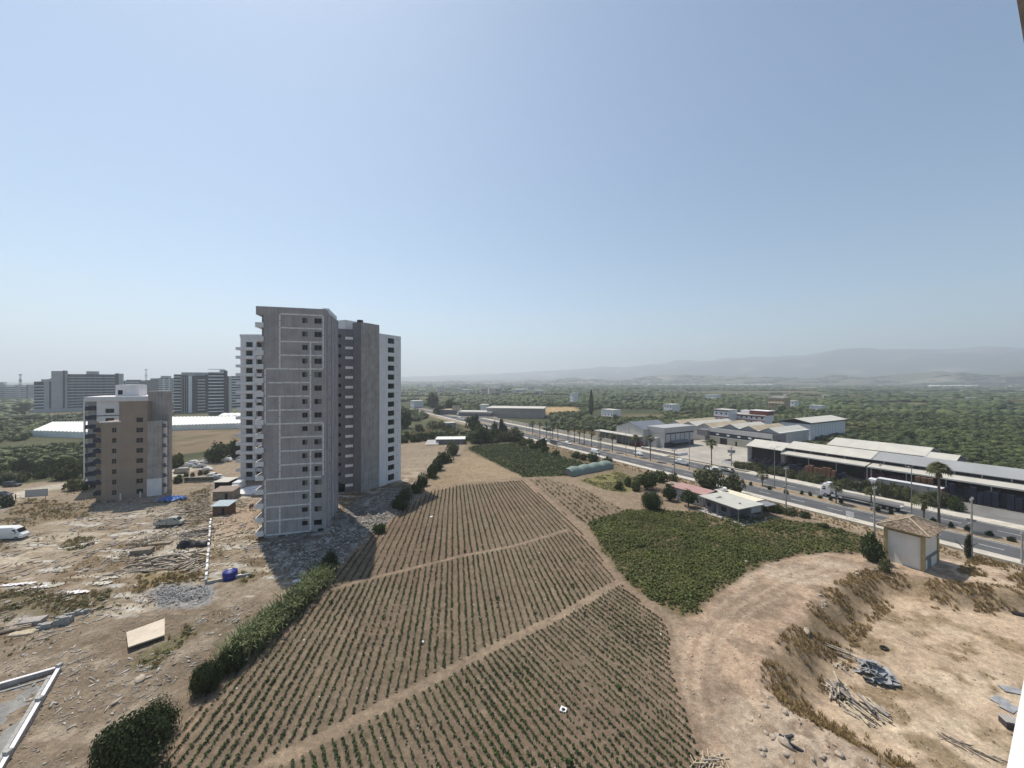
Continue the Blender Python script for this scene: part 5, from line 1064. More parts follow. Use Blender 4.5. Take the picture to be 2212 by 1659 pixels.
for k in range(6):
    m_ = 15; dd = rg2.normal(size=(m_, 3)); dd[:, 2] = np.abs(dd[:, 2]); dd /= np.linalg.norm(dd, axis=1, keepdims=True); c = dd * rg2.uniform(.35, .8, (m_, 1)) * np.array([1, 1, 1.15]) + [0, 0, .2]
    PP.append(leafquads(c, dd + rg2.normal(size=dd.shape) * .5 + [0, 0, .5], .42, rg2, .6))
PM = [mesh_np('crop_plant', V, Q4, l_crop) for V, Q4 in PP]
vis = (np.abs(pts[:, 0]) < pts[:, 1] * 1.33) & (pts[:, 1] > 33); o_ = np.argsort(np.where(vis, dist, 1e9)); near = o_[:298]; rest = np.setdiff1d(np.arange(len(pts)), near)
for i in near:
    o = obj('crop_plant', PM[rg2.integers(6)], None, (pts[i, 0], pts[i, 1], pz[i]), (0, 0, rg2.uniform(0, 6.28)), (siz[i],) * 3); tag(o, 'young green crop plant in the nearest rows of the ploughed field', 'plant', 'crop plants of the nearest rows')
def scatter(name, pr, P3, sz, m_, label, cat, flat=1.0):
    VS, QS = [], []; nv = 0; ks = rg2.integers(0, len(pr), len(P3)); an = rg2.uniform(0, 6.28, len(P3))
    for k in range(len(pr)):
        sel = np.where(ks == k)[0]
        if not len(sel): continue
        V, Q4 = pr[k]; c, s = np.cos(an[sel])[:, None], np.sin(an[sel])[:, None]; q = V[None] * sz[sel][:, None, None]
        W_ = np.stack([q[..., 0] * c - q[..., 1] * s + P3[sel, 0][:, None], q[..., 0] * s + q[..., 1] * c + P3[sel, 1][:, None], q[..., 2] * flat + P3[sel, 2][:, None]], -1)
        VS.append(W_.reshape(-1, 3)); QS.append((Q4[None] + (np.arange(len(sel)) * len(V))[:, None, None] + nv).reshape(-1, Q4.shape[1])); nv += len(sel) * len(V)
    return tag(obj(name, mesh_np(name, np.concatenate(VS), np.concatenate(QS), m_)), label, cat, kind='stuff')
scatter('crop_rows', PP, np.stack([pts[rest, 0], pts[rest, 1], pz[rest]], 1), siz[rest], l_crop, 'rows of small green crop plants across the brown ploughed field', 'crop'); print('plants', len(pts))
def fill(pl, sp, mg=.2):
    q = np.array(pl); x0, y0 = q.min(0); x1, y1 = q.max(0); gx_, gy_ = np.meshgrid(np.arange(x0, x1, sp), np.arange(y0, y1, sp)); p = np.stack([gx_.ravel(), gy_.ravel()], 1) + rg2.uniform(-.5, .5, (gx_.size, 2)) * sp
    p = p[sdist(p[:, 0], p[:, 1], pl) + (fbm(p[:, 0] * .35, p[:, 1] * .35, 4, 61) - .5) * 1.5 > mg]; return p
def z3(p): return np.concatenate([p, gz(p[:, 0], p[:, 1])[:, None]], 1)
# dense crop, thinner and striped toward the road
p = fill(VEG, .42); rr = roff(p[:, 0], p[:, 1]); st = np.sin((p[:, 0] * .874 + p[:, 1] * .486) * 4.2); th = fbm(p[:, 0] * .12, p[:, 1] * .12, 3, 311)
p = p[(rg2.random(len(p)) < np.clip(1.25 - 1.1 * sm(-44, -14, rr[:]) * (st > -.1) - .5 * (th < .34), .12, 1))]; vl = np.full(len(p), 99.0)
for k_ in range(7): vl = np.minimum(vl, ldist(p[:, 0], p[:, 1], [tuple(G(1563 + 34 * k_, 1132 + 3 * k_)), tuple(G(1690 + 30 * k_, 1182 - 4 * k_))]))
vl = np.minimum(vl, ldist(p[:, 0], p[:, 1], [tuple(G(*q)) for q in ((1350, 1197), (1463, 1162), (1563, 1125))]))
ed_ = sdist(p[:, 0], p[:, 1], VEG); p = p[((vl > .38) | (rg2.random(len(p)) < .25)) & (rg2.random(len(p)) < .35 + .65 * sm(0, 2.2, ed_))]; sz = .76 * (.30 + .55 * (fbm(p[:, 0] * .3, p[:, 1] * .3, 3, 321) - .1)) * rg2.uniform(.6, 1.35, len(p))
scatter('crop_bushes', PP, z3(p), sz, l_veg, 'dense knee high green crop between the ploughed field and the road', 'crop', .9)
p = fill(GREEN2, 1.0); scatter('crop_bushes', PP, z3(p), .62 * rg2.uniform(.6, 1.3, len(p)), l_crop, 'dark green crop in the far field by the road', 'crop', .9)
p = fill(STRIPF, .6, .6); d_ = np.sin((p[:, 0] * SDV[1] - p[:, 1] * SDV[0]) * 6.2832 / 1.55); p = p[(d_ > .55) & (rg2.random(len(p)) < .6)]; scatter('crop_rows', PP, z3(p), .36 * rg2.uniform(.5, 1.5, len(p)), l_weed, 'sparse plants in faint rows on the brown strip', 'crop')
p = fill(MEADOW, .6); p = p[fbm(p[:, 0] * .3, p[:, 1] * .3, 3, 331) > .44]; scatter('grass', PP, z3(p), .4 * rg2.uniform(.5, 1.3, len(p)), l_weed, 'patchy green grass beside the net tunnel', 'grass', .5)
# dry grass
BL = []
for k in range(5):
    m_ = 16; a = rg2.uniform(0, 6.28, m_); l = rg2.uniform(.6, 1.2, m_); o = rg2.normal(size=(m_, 2)) * .18; tip = np.stack([o[:, 0] + np.cos(a) * l * .45, o[:, 1] + np.sin(a) * l * .45, l], 1); base = np.stack([o[:, 0], o[:, 1], 0 * l], 1); s = np.stack([-np.sin(a), np.cos(a), 0 * a], 1) * .05
    V = np.stack([base - s, base + s, (base + tip) / 2 + s * .9 + [0, 0, .1], tip], 1).reshape(-1, 3); BL.append((V, np.arange(m_ * 4).reshape(-1, 4)))
q = np.array(PIT); p = np.stack([rg2.uniform(20, 110, 60000), rg2.uniform(22, 75, 60000)], 1); d = sdist(p[:, 0], p[:, 1], PIT); f_ = fbm(p[:, 0] * .3 + 5, p[:, 1] * .3, 4, 181)
p = p[(d > -.6) & (d < 5.5) & (f_ > .47) & (rg2.random(len(p)) < .8) | (d > 5) & (f_ > .62) & (rg2.random(len(p)) < .12)]; d = sdist(p[:, 0], p[:, 1], PIT)
scatter('dry_grass', BL, z3(p), .42 * rg2.uniform(.3, 1.3, len(p)) * np.where(d > 5.5, .5, 1), l_dry, 'tufts of dry straw coloured grass on the bank of the pit', 'grass')
p = np.stack([rg2.uniform(-130, -15, 22000), rg2.uniform(28, 125, 22000)], 1); b_ = sdist(p[:, 0], p[:, 1], BARE); f_ = fbm(p[:, 0] * .3, p[:, 1] * .3, 4, 81) * .6 + fbm(p[:, 0] * .06, p[:, 1] * .06, 4, 71) * .5
p = p[(b_ > 0) & (f_ > .61)]; scatter('dry_grass', BL, z3(p), .26 * rg2.uniform(.35, 1.3, len(p)), l_dry, 'patches of dry weeds over the rough building site', 'grass'); p = p[rg2.random(len(p)) < .25]
scatter('weeds', PP, z3(p), .22 * rg2.uniform(.4, 1.4, len(p)), l_weed, 'low green weeds over the rough building site', 'weeds', .7)
for (pl_, c_), den, mix in zip(BRUSH, (5, 5, 4, 2.2, 5, 2, 5, 3, 2), (.5, .2, .7, .2, .5, .3, .7, .2, .3)):
    q = np.array(pl_); lo, hi = q.min(0), q.max(0); nn = int(den * np.prod(hi - lo)); p = np.stack([rg2.uniform(lo[0], hi[0], nn), rg2.uniform(lo[1], hi[1], nn)], 1); p = p[(sdist(p[:, 0], p[:, 1], pl_) + (fbm(p[:, 0] * .35, p[:, 1] * .35, 4, 61) - .5) * 3 > 0) & (fbm(p[:, 0] * .5, p[:, 1] * .5, 3, 521) > .4)]; k = rg2.random(len(p)) < mix
    if k.sum() > 3: scatter('weeds', PP, z3(p[k]), .34 * rg2.uniform(.3, 1.4, k.sum()), l_weed, 'low olive weeds in a scrubby patch of the building site', 'weeds', .8)
    if (~k).sum() > 3: scatter('dry_grass', BL, z3(p[~k]), .5 * rg2.uniform(.3, 1.3, (~k).sum()), l_dry, 'dry ochre grass in a scrubby patch of the building site', 'grass')
p = np.array([RC(o, t) for o, t in zip(rg2.uniform(-5, -.3, 1500), rg2.uniform(-10, 150, 1500))]); scatter('dry_grass', BL, z3(p), .5 * rg2.uniform(.4, 1.2, len(p)), l_dry, 'dry grass along the near pavement', 'grass')
p = np.array([RC(o, t) for o, t in zip(rg2.uniform(-13, -.5, 5000), rg2.uniform(-34, 4, 5000))]); p = p[(sdist(p[:, 0], p[:, 1], PIT) < .5) & (fbm(p[:, 0] * .3, p[:, 1] * .3, 4, 511) > .47)]; scatter('dry_grass', BL, z3(p), .45 * rg2.uniform(.3, 1.3, len(p)), l_dry, 'dry scrub on the rough ground right of the kiosk', 'grass')
# ------------------------------------------------------------------ vehicles (local x = forward)
def loft(mb, secs, mi=0):
    """secs: list of (x, halfwidth bottom, halfwidth top, z0, z1, chamfer)"""
    rings = []
    for x, wb_, wt, z0, z1, c in secs:
        zc = z0 + (z1 - z0) * .5
        rings.append([(x, -wb_ + c * .5, z0), (x, wb_ - c * .5, z0), (x, wb_, zc - (z1 - z0) * .15), (x, wb_, zc + (z1 - z0) * .12), (x, wt, z1 - c), (x, wt - c, z1), (x, -wt + c, z1), (x, -wt, z1 - c), (x, -wb_, zc + (z1 - z0) * .12), (x, -wb_, zc - (z1 - z0) * .15)])
    n = 10; v = [p for r in rings for p in r]; f = [(i*n + k, i*n + (k+1) % n, (i+1)*n + (k+1) % n, (i+1)*n + k)[::-1] for i in range(len(rings) - 1) for k in range(n)]
    f += [tuple(range(n)), tuple(range((len(rings)-1)*n + n - 1, (len(rings)-1)*n - 1, -1))]; mb.add(v, f, mi)
WH = {}
def wheels(t, xs, y, r, w_=.22):
    k = (round(r, 2), round(w_, 2))
    if k not in WH:
        a = MB().tube((0, -w_/2, 0), (0, w_/2, 0), r, r, 14).mesh('wheel', m_tyre); c = MB().tube((0, -w_/2 - .012, 0), (0, w_/2 + .012, 0), r * .58, r * .58, 10).mesh('rim', m_metal); WH[k] = (a, c)
    for x in xs:
        for s in (-1, 1): o = obj('wheel', WH[k][0], t, (x, s * y, r)); obj('rim', WH[k][1], o)
VC = {}
def vehicle(kind, paint, label, cat, x, y, z, rz, group=None):
    t = thing({'car': 'car', 'suv': 'car', 'van': 'van', 'pickup': 'pickup_truck', 'smallvan': 'van', 'box': 'box_truck'}[kind], label, cat, (x, y, z), rz, group)
    key = (kind, paint.name)
    if key not in VC:
        b = MB(); g = MB(); L = []
        if kind in ('car', 'suv'):
            k = 1.0 if kind == 'car' else 1.16; h1 = .82 * k; h2 = 1.42 * k; hw = .88
            loft(b, [(-2.2, .74, .70, .38, h1 - .12, .08), (-2.05, hw, .82, .26, h1, .08), (-1.2, hw, .84, .22, h1 + .04, .08), (.75, hw, .84, .22, h1, .08), (1.75, hw - .02, .80, .24, h1 - .12, .08), (2.2, .72, .66, .34, h1 - .25, .08)])
            xr = -1.95 if kind == 'suv' else -1.75
            loft(b, [(xr - .1, .80, .76, h1 - .08, h1 + .05, .05), (xr + .35, .79, .62, h1 - .05, h2 - .06, .06), (-.3, .79, .62, h1 - .05, h2, .06), (.3, .79, .60, h1 - .05, h2 - .05, .06), (1.05, .78, .74, h1 - .1, h1 + .03, .03)])
            for s in (-1, 1): g.quad((xr + .45, s * .735, h1 + .1), (.75, s * .78, h1 + .06), (.25, s * .672, h2 - .14), (xr + .55, s * .672, h2 - .14))
            g.quad((.98, -.66, h1 + .09), (.98, .66, h1 + .09), (.38, .56, h2 - .09), (.38, -.56, h2 - .09)); g.quad((xr + .0, -.66, h1 + .14), (xr + .0, .66, h1 + .14), (xr + .32, .56, h2 - .12), (xr + .32, -.56, h2 - .12)); L = [(-1.32, 1.35), .80, .33, (2.12, .58, h1 - .3)]
        elif kind in ('van', 'smallvan'):
            k = 1.0 if kind == 'van' else .74; ln = 3.0 * k; h2 = 2.6 * k
            loft(b, [(-ln, .9, .80, .45*k, h2 - .08, .08), (-ln + .15, .98, .86, .38*k, h2, .1), (ln - 1.95*k, .98, .84, .38*k, h2, .1), (ln - 1.25*k, .98, .74, .38*k, h2 - .35*k, .1), (ln - .55*k, .97, .78, .38*k, 1.32*k, .08), (ln - .05, .86, .66, .42*k, 1.0*k, .08)])
            for s in (-1, 1): g.quad((ln - 2.1*k, s * .99, 1.35*k), (ln - .95*k, s * .99, 1.3*k), (ln - 1.3*k, s * .86, 2.1*k), (ln - 2.0*k, s * .90, 2.1*k))
            g.quad((ln - .60*k, -.72, 1.38*k), (ln - .60*k, .72, 1.38*k), (ln - 1.16*k, .66, 2.2*k), (ln - 1.16*k, -.66, 2.2*k)); g.box(-ln + .4, ln - 2.4*k, .985, .992, .55*k, .62*k); L = [(-ln + 1.1*k, ln - 1.0*k), .88, .35 * (k + .05), (ln - .1, .7, .85*k)]
        elif kind == 'pickup':
            loft(b, [(-.1, .9, .84, .5, 2.0, .08), (.9, .93, .84, .5, 2.12, .1), (1.5, .93, .74, .5, 1.95, .08), (2.1, .92, .8, .5, 1.3, .06), (2.75, .86, .7, .52, 1.1, .08)])
            b.box(-2.7, -.15, -.95, .95, .62, .75); b.box(-2.7, -.15, -.95, -.88, .75, 1.3); b.box(-2.7, -.15, .88, .95, .75, 1.3); b.box(-2.7, -2.63, -.88, .88, .75, 1.3); b.box(-.22, -.15, -.88, .88, .75, 2.05)
            for x_ in (-2.6, -1.8, -1.0): [b.box(x_, x_ + .06, s * .9 - .03, s * .9 + .03, 1.3, 1.75) for s in (-1, 1)]
            for s in (-1, 1): g.quad((.5, s * .925, 1.3), (1.85, s * .90, 1.28), (1.45, s * .81, 1.85), (.55, s * .86, 1.92))
            g.quad((2.07, -.7, 1.36), (2.07, .7, 1.36), (1.57, .66, 1.9), (1.57, -.66, 1.9)); L = [(-1.75, 1.85), .85, .36, (2.7, .68, .9)]
        elif kind == 'box':
            b.box(-3, .6, -1.05, 1.05, .8, 2.7); loft(b, [(.8, .95, .9, .5, 2.2, .1), (1.9, .95, .82, .5, 2.2, .1), (2.35, .92, .84, .5, 1.35, .06), (2.6, .86, .8, .5, 1.1, .06)])
            g.quad((2.3, -.75, 1.4), (2.3, .75, 1.4), (1.97, .72, 2.05), (1.97, -.72, 2.05)); [g.quad((1.0, s * .955, 1.35), (2.0, s * .945, 1.35), (1.8, s * .88, 1.98), (1.0, s * .92, 2.0)) for s in (-1, 1)]; L = [(-2, 1.7), .85, .4, (2.6, .7, .85)]
        lm = MB().box(-.03, .03, -.13, .13, -.08, .08).mesh('headlight', m_lamp); VC[key] = (b.mesh('body', paint), g.mesh('window', m_pane), lm, L)
    b, g, lm, L = VC[key]; obj('body', b, t); obj('window', g, t); wheels(t, L[0], L[1], L[2])
    for s in (-1, 1): obj('headlight', lm, t, (L[3][0], s * L[3][1], L[3][2]))
    return t
def vD(kind, paint, label, cat, px, py, rz, z=None, group=None):
    if z is None: p = P(px, py)
    else: q = G(px, py, z); p = Vector((q[0], q[1], z))
    return vehicle(kind, paint, label, cat, p.x, p.y, p.z, rz, group)
def vR(kind, paint, label, cat, off, t, back=False):
    p = RC(off, t); return vehicle(kind, paint, label, cat, p[0], p[1], ZR + .01, AD + (math.pi if back else 0))
vR('smallvan', m_carw, 'white panel van on the near carriageway beside the dark crop', 'van', 5.0, 116, True)
vR('car', m_carw, 'white car in the outer lane ahead of the white panel van', 'car', 9.2, 142, True); vR('suv', m_carw, 'white car furthest along the near carriageway, by the bus stop', 'car', 5.2, 158, True)
vR('car', m_carw, 'white car behind the median palms on the far carriageway', 'car', 18.6, 104); vR('pickup', m_carw, 'white pickup with a boxed load on the far carriageway', 'pickup', 18.8, 82); vR('suv', m_carw, 'white car partly hidden by the biggest farmhouse tree', 'car', 19, 69); vR('car', m_card, 'dark car next to the white one behind the big tree', 'car', 22.6, 66)
for t_, l, pt, k in [(262, 'light car in the far traffic before the bend', m_carw, 'car'), (275, 'dark van in the far traffic', m_card, 'smallvan'), (290, 'pale van in the far traffic near the canopy', m_carw, 'smallvan'), (306, 'silver car in the far traffic by the canopy', m_cars, 'car'), (325, 'white van last in the far traffic', m_carw, 'smallvan')]: vR(k, pt, l, 'car' if k == 'car' else 'van', 8 if t_ < 300 else 20, t_, t_ < 300)
# motorcycle with rider
def person(label, x, y, z, rz=0, shirt=None, pants=None, h_=1.74, pose='stand', cat='person', group=None):
    t = thing('person', label, cat, (x, y, z), rz, group); k = h_ / 1.74; me = bpy.data.meshes.new('body')
    if pose == 'stand': V = [(0,0,.95),(0,0,1.2),(0,0,1.43),(0,0,1.52),(0,.02,1.66),(.1,0,.9),(.12,.02,.5),(.12,-.02,.08),(.12,.14,.03),(-.1,0,.9),(-.13,-.03,.5),(-.13,-.1,.08),(-.13,.06,.03),(.2,0,1.4),(.26,.02,1.13),(.27,.1,.9),(.28,.14,.8),(-.2,0,1.4),(-.26,-.02,1.13),(-.26,.06,.9),(-.27,.1,.8)]
    else: V = [(0,-.1,.82),(0,-.06,1.08),(0,0,1.3),(0,.03,1.4),(0,.08,1.54),(.12,-.05,.8),(.17,.3,.72),(.15,.12,.35),(.15,.25,.3),(-.12,-.05,.8),(-.17,.3,.72),(-.15,.12,.35),(-.15,.25,.3),(.2,0,1.28),(.26,.22,1.08),(.27,.48,1.0),(.27,.56,1.0),(-.2,0,1.28),(-.26,.22,1.08),(-.27,.48,1.0),(-.27,.56,1.0)]
    E = [(0,1),(1,2),(2,3),(3,4),(0,5),(5,6),(6,7),(7,8),(0,9),(9,10),(10,11),(11,12),(2,13),(13,14),(14,15),(15,16),(2,17),(17,18),(18,19),(19,20)]
    rr = [.15,.15,.17,.06,.105,.1,.07,.05,.04,.1,.07,.05,.04,.07,.05,.04,.035,.07,.05,.04,.035]
    me.from_pydata([(a * k, b * k, c * k) for a, b, c in V], E, []); o = obj('body', me, t)
    md = o.modifiers.new('skin', 'SKIN'); o.modifiers.new('sub', 'SUBSURF').levels = 1
    for i, r in enumerate(rr): me.skin_vertices[0].data[i].radius = (r * k, r * k * .8)
    me.skin_vertices[0].data[0].use_root = True
    dg = bpy.context.evaluated_depsgraph_get(); dg.update(); ev = bpy.data.meshes.new_from_object(o.evaluated_get(dg)); o.modifiers.clear(); o.data = ev
    ev.materials.clear(); [ev.materials.append(m) for m in (shirt or m_shirt, pants or m_pants, m_skin)]
    for p_ in ev.polygons:
        zc = p_.center.z / k; ax = abs(p_.center.x) / k; lo = .95 if pose == 'stand' else .85; p_.material_index = 2 if (zc > (1.52 if pose == 'stand' else 1.4) or (ax > .24 and zc < 1.05 and pose == 'stand')) else (1 if zc < lo else 0)
    hd = V[4]; hair = MB(); hv, hf = lump_np(np.random.default_rng(3), (.115 * k, .125 * k, .10 * k), 2, .08); hair.add([tuple(v + np.array([hd[0], hd[1] - .02, hd[2] + .05]) * k) for v in hv], [tuple(f) for f in hf]); hair.build('hair', m_black, t)
    f_ = MB(); f_.box(-.012, .012, .11, .135, -.02, .03); [f_.box(s * .04 - .014, s * .04 + .014, .10, .112, .02, .04) for s in (-1, 1)]; f_.box(-.03, .03, .10, .108, -.055, -.04)
    obj('face', f_.mesh('face', m_skin), t, (hd[0] * k, (hd[1] - .02) * k, hd[2] * k)); return t
m_shirt = mat('dark_shirt', (.05, .05, .06), .9, .15, 3); m_pants = mat('dark_trousers', (.03, .032, .04), .9, .15, 3); m_skin = mat('skin', (.36, .22, .15), .6, .05, 3)
p = P(33.7, 1081); person('lone person in dark clothes standing on the dirt road at the far left', p.x, p.y, p.z, 2.0)
p = P(540.5, 1104); person('person in dark clothes by the left edge of the grey tower, left one of two', p.x, p.y, p.z, 1.0); p = P(545, 1102); person('person in dark clothes by the left edge of the grey tower, right one of two', p.x, p.y, p.z, 4.0)
def motorcycle(label, off, t_, back):
    q = RC(off, t_); t = thing('motorcycle', label, 'motorcycle', (q[0], q[1], ZR + .01), AD + (math.pi if back else 0)); wm = MB().tube((0, -.06, 0), (0, .06, 0), .31, .31, 14).mesh('wheel', m_tyre); [obj('wheel', wm, t, (x, 0, .31)) for x in (-.62, .66)]
    b = MB(); loft(b, [(-.85, .08, .08, .62, .78, .02), (-.3, .14, .12, .45, .82, .03), (.2, .17, .14, .40, .92, .04), (.45, .12, .08, .5, .9, .03)]); b.tube((.45, 0, .95), (.68, 0, .31), .04); b.tube((.42, -.33, 1.02), (.42, .33, 1.02), .02); b.build('body', m_card, t)
    person('rider in dark clothes sitting on the motorcycle beside the dark crop', q[0], q[1], ZR + .02, AD + (math.pi if back else 0) - math.pi / 2, pose='sit')
motorcycle('motorcycle on the near carriageway passing the dark crop', 5.4, 150, True)
# articulated truck
q = RC(19.0, 27); t = thing('semi_truck', 'white tractor unit with a long flat grey trailer on the far carriageway', 'truck', (q[0], q[1], ZR + .01), AD)
b = MB(); loft(b, [(6.9, 1.2, 1.15, .9, 3.6, .1), (8.4, 1.22, 1.1, .5, 3.75, .12), (8.95, 1.22, 1.12, .4, 3.0, .1), (9.15, 1.18, 1.1, .38, 2.0, .06)]); b.box(7.0, 8.0, -1.05, 1.05, 3.6, 4.0); b.build('cab', m_carw, t)
g = MB().quad((8.99, -1.05, 2.05), (8.99, 1.05, 2.05), (8.62, 1.0, 3.0), (8.62, -1.0, 3.0)); g.add([(v[0] + .02, v[1], v[2]) for v in g.v], [(0, 1, 2, 3)]); [g.quad((7.9, s * 1.235, 2.0), (8.7, s * 1.235, 2.0), (8.5, s * 1.2, 2.9), (7.9, s * 1.2, 2.9)) for s in (-1, 1)]; g.build('window', m_pane, t)
MB().box(-7.6, 6.0, -1.22, 1.22, 1.15, 1.4).box(-7.5, 5.9, -1.25, -1.2, 1.4, 1.95).box(-7.5, 5.9, 1.2, 1.25, 1.4, 1.95).box(5.9, 6.05, -1.22, 1.22, 1.4, 3.0).build('trailer', m_panelg, t); MB().box(-7.4, 6.8, -.5, .5, .75, 1.15).box(-1, 3.5, -1.15, -.9, .5, 1.1).build('chassis', m_black, t)
MB().box(4.2, 6.6, -1.2, 1.2, .5, 1.0).build('side_skirt', m_carw, t); wheels(t, (-6.4, -5.1, -3.8, 5.2, 7.9), 1.0, .5, .4); lm = MB().box(9.1, 9.17, -.15, .15, .7, .95).mesh('headlight', m_lamp); [obj('headlight', lm, t, (0, s * .9, 0)) for s in (-1, 1)]
q = RC(38.5, 23); t = thing('semi_truck', 'parked box trailer truck with a red and white rear, behind the roadside trees', 'truck', (q[0], q[1], .27), AD + .02)
MB().box(-6, 7, -1.25, 1.25, 1.1, 3.9).build('trailer', m_conc2, t); MB().box(-6.06, -6.005, -1.2, 1.2, 2.4, 3.8).build('rear_door', m_red, t); MB().box(-6.06, -6.005, -1.2, 1.2, 1.2, 2.38).build('rear_panel', m_white, t); MB().box(-6.1, 7.05, -1.28, 1.28, 3.9, 3.98).build('roof', m_carw, t); wheels(t, (-5, -3.7, 5.5), 1.0, .5, .4)
b = MB(); loft(b, [(7.3, 1.2, 1.15, .6, 3.4, .1), (8.9, 1.2, 1.1, .5, 3.5, .12), (9.3, 1.18, 1.1, .4, 2.0, .06)]); b.build('cab', m_carw, t)
# vehicles on the building site
vD('van', m_carw, 'white high roofed panel van cut off at the left border', 'van', 22, 1164, .12); vD('pickup', m_carg, 'dusty open bed pickup truck with slatted sides on the building site', 'pickup', 367, 1136, .22)
vD('box', m_carw, 'white box truck facing away beside the white roofed shed', 'truck', 512, 1061, -1.35); vD('suv', m_card, 'dark car on the dirt road at the left edge', 'car', 26, 1051, .10); vD('car', m_card, 'dark car cut off at the left border behind the other dark car', 'car', 4, 1072, .2)
for k, pt, l, px, py, rz in [('suv', m_carw, 'white estate car under the dark trees near the white tower', 487, 997, 3.3), ('suv', m_carw, 'white hatchback parked at the right end of the parking row', 446, 1000, 3.35), ('car', m_cars, 'silver saloon parked nose left in front of the white hatchback', 430, 1010, 3.35), ('car', m_cars, 'silver saloon at the left end of the parking row', 405, 1009, 3.5), ('suv', m_carw, 'white hatchback in the middle of the parking row', 414, 1003, 3.4), ('smallvan', m_carg, 'dusty grey van at the lower left of the parking row', 391, 1022, 3.35), ('car', m_cars, 'silver car half hidden behind the white tower', 517, 993, 3.3), ('car', m_carw, 'white car parked nearest the low green glazed wall', 444, 1017, 3.3), ('car', m_carw, 'white car beside the white roofed shed, upper one', 462, 1030, .1), ('car', m_cars, 'pale car beside the white roofed shed, lower one', 470, 1035, .1)]: vD(k, pt, l, 'van' if 'van' in k else 'car', px, py, rz)
# ------------------------------------------------------------------ poles, lamps, signs
def lamp(label, px, pyb, ytop, arms=2, group=None):
    q = G(px, pyb, .3); h_ = (pyb - ytop) * q[1] / F; t = thing('street_lamp', label, 'street lamp', (q[0], q[1], .3), AX, group); b = MB(); b.tube((0, 0, -.3), (0, 0, h_), .13, .07, 8); b.box(-.2, .2, -.2, .2, -.3, .3); b.build('pole', m_metal, t)
    for s in ((-1, 1) if arms == 2 else (1,)):
        MB().tube((0, 0, h_ - .1), (0, s * 1.6, h_ + .25), .04, .03, 6).build('arm', m_metal, t); MB().box(-.16, .16, s * 1.5 - .1, s * 1.5 + .75 * s + .1, h_ + .2, h_ + .33).build('lamp_head', m_pale, t)
    return t
lamp('double armed street lamp in the median in front of the parked box trailer', 1969, 1120, 1009); lamp('double armed street lamp in the median in front of the hedge, behind the concrete pole', 1673, 1056, 968); lamp('double armed street lamp by the yard entrance wall', 1489, 1015, 948); lamp('double armed street lamp in front of the white canopy', 1352, 984, 927)
for a, b_, c in [(1231, 957, 905), (1137, 936, 896), (1084, 922, 892), (1190, 947, 900)]: lamp('slender street lamp along the distant median', a, b_, c, group='distant street lamps')
def upole(label, px, pyb, ytop, kind=0):
    q = P(px, pyb); h_ = (pyb - ytop) * q.y / F; t = thing('utility_pole', label, 'pole', tuple(q), AX); b = MB(); b.tube((0, 0, -.4), (0, 0, h_), .19, .12, 8); b.build('pole', m_pole, t)
    a = MB(); a.box(-.07, .07, -1.0, 1.0, h_ - .35, h_ - .2); a.build('crossarm', m_pole, t); im = MB().lathe([(.07, 0), (.11, .1), (.06, .18), (.09, .26), (.03, .34)], 8).mesh('insulator', m_pale)
    for y in (-.9, 0, .9): obj('insulator', im, t, (0, y, h_ - .2 if y else h_))
    if kind: MB().box(-.6, .6, -.05, .05, h_ * .62, h_ * .66).box(-.5, -.2, -.6, .6, h_ * .55, h_ * .58).build('bracket', m_metal, t)
    if kind == 2: MB().box(-1.0, 1.0, -.8, .8, h_ * .72, h_ * .86).build('flood_light_rack', m_metal, t)
    return t
upole('concrete utility pole with a fork shaped top right of the kiosk', 2099, 1207, 1077, 1); upole('concrete utility pole left of the kiosk, rising in front of the truck', 1889, 1158, 1053, 1); upole('concrete utility pole rising from the bushes right of the pale grey farmhouse', 1698, 1108, 1010, 1); upole('pole with a flat top plate beside the net tunnel', 1294, 1000, 912, 1); upole('utility pole above the small olive tree by the road', 1457, 1046, 971, 1); upole('grey pole at the right border beyond the kiosk', 2208, 1222, 1150)
def upF(label, px, pyb, ytop, kind): t = upole(label, px, pyb, ytop, kind); return t
upF('thick pole with a cage platform in the factory yard', 1580, 1008, 966, 2); upF('steel pole with a transformer near the factory end wall, left one', 1622, 990, 950, 2); upF('steel pole near the factory end wall, right one', 1648, 992, 952, 1); upF('tall thin pole in front of the grey shed canopy', 1902, 1048, 1003, 0)
upF('distant pole standing in the orchards on the right', 2100, 955, 938, 0)
t = thing('utility_wire', 'thin power wires strung between the concrete poles along the pavement', 'wire', (0, 0, 0)); ps_ = [P(2099, 1207) + Vector((0, 0, 10.6)), P(1889, 1158) + Vector((0, 0, 10.0)), P(1698, 1108) + Vector((0, 0, 10.6)), P(1457, 1046) + Vector((0, 0, 10.6)), P(1294, 1000) + Vector((0, 0, 15))]
for dy in (-.9, 0, .9):
    b = MB()
    for p0, p1 in zip(ps_[:-1], ps_[1:]):
        pr = None
        for i in range(9):
            u = i / 8; p = p0.lerp(p1, u) + Vector((RNV[0] * dy, RNV[1] * dy, -1.2 * 4 * u * (1 - u)));
            if pr is not None: b.tube(pr, p, .012, .012, 3, cap=False)
            pr = p
    b.build('wire', m_black, t)
def sign(name, label, px, pyb, wpx, z0, z1, rz, m_, m2=None, cat='sign'):
    q = P(px, pyb); s = q.y / F; w_ = wpx * s; t = thing(name, label, cat, tuple(q), rz)
    MB().box(-w_/2, w_/2, -.05, .05, z0, z1).build('panel', m_, t); [MB().box(x - .05, x + .05, .06, .16, -.3, z1 - .1).build('post', m_metal, t) for x in (-w_ * .38, w_ * .38)]
    if m2: MB().box(-w_ * .46, w_ * .46, -.064, -.052, z0 + .25, z1 - .25).build('print', m2, t)
    return t
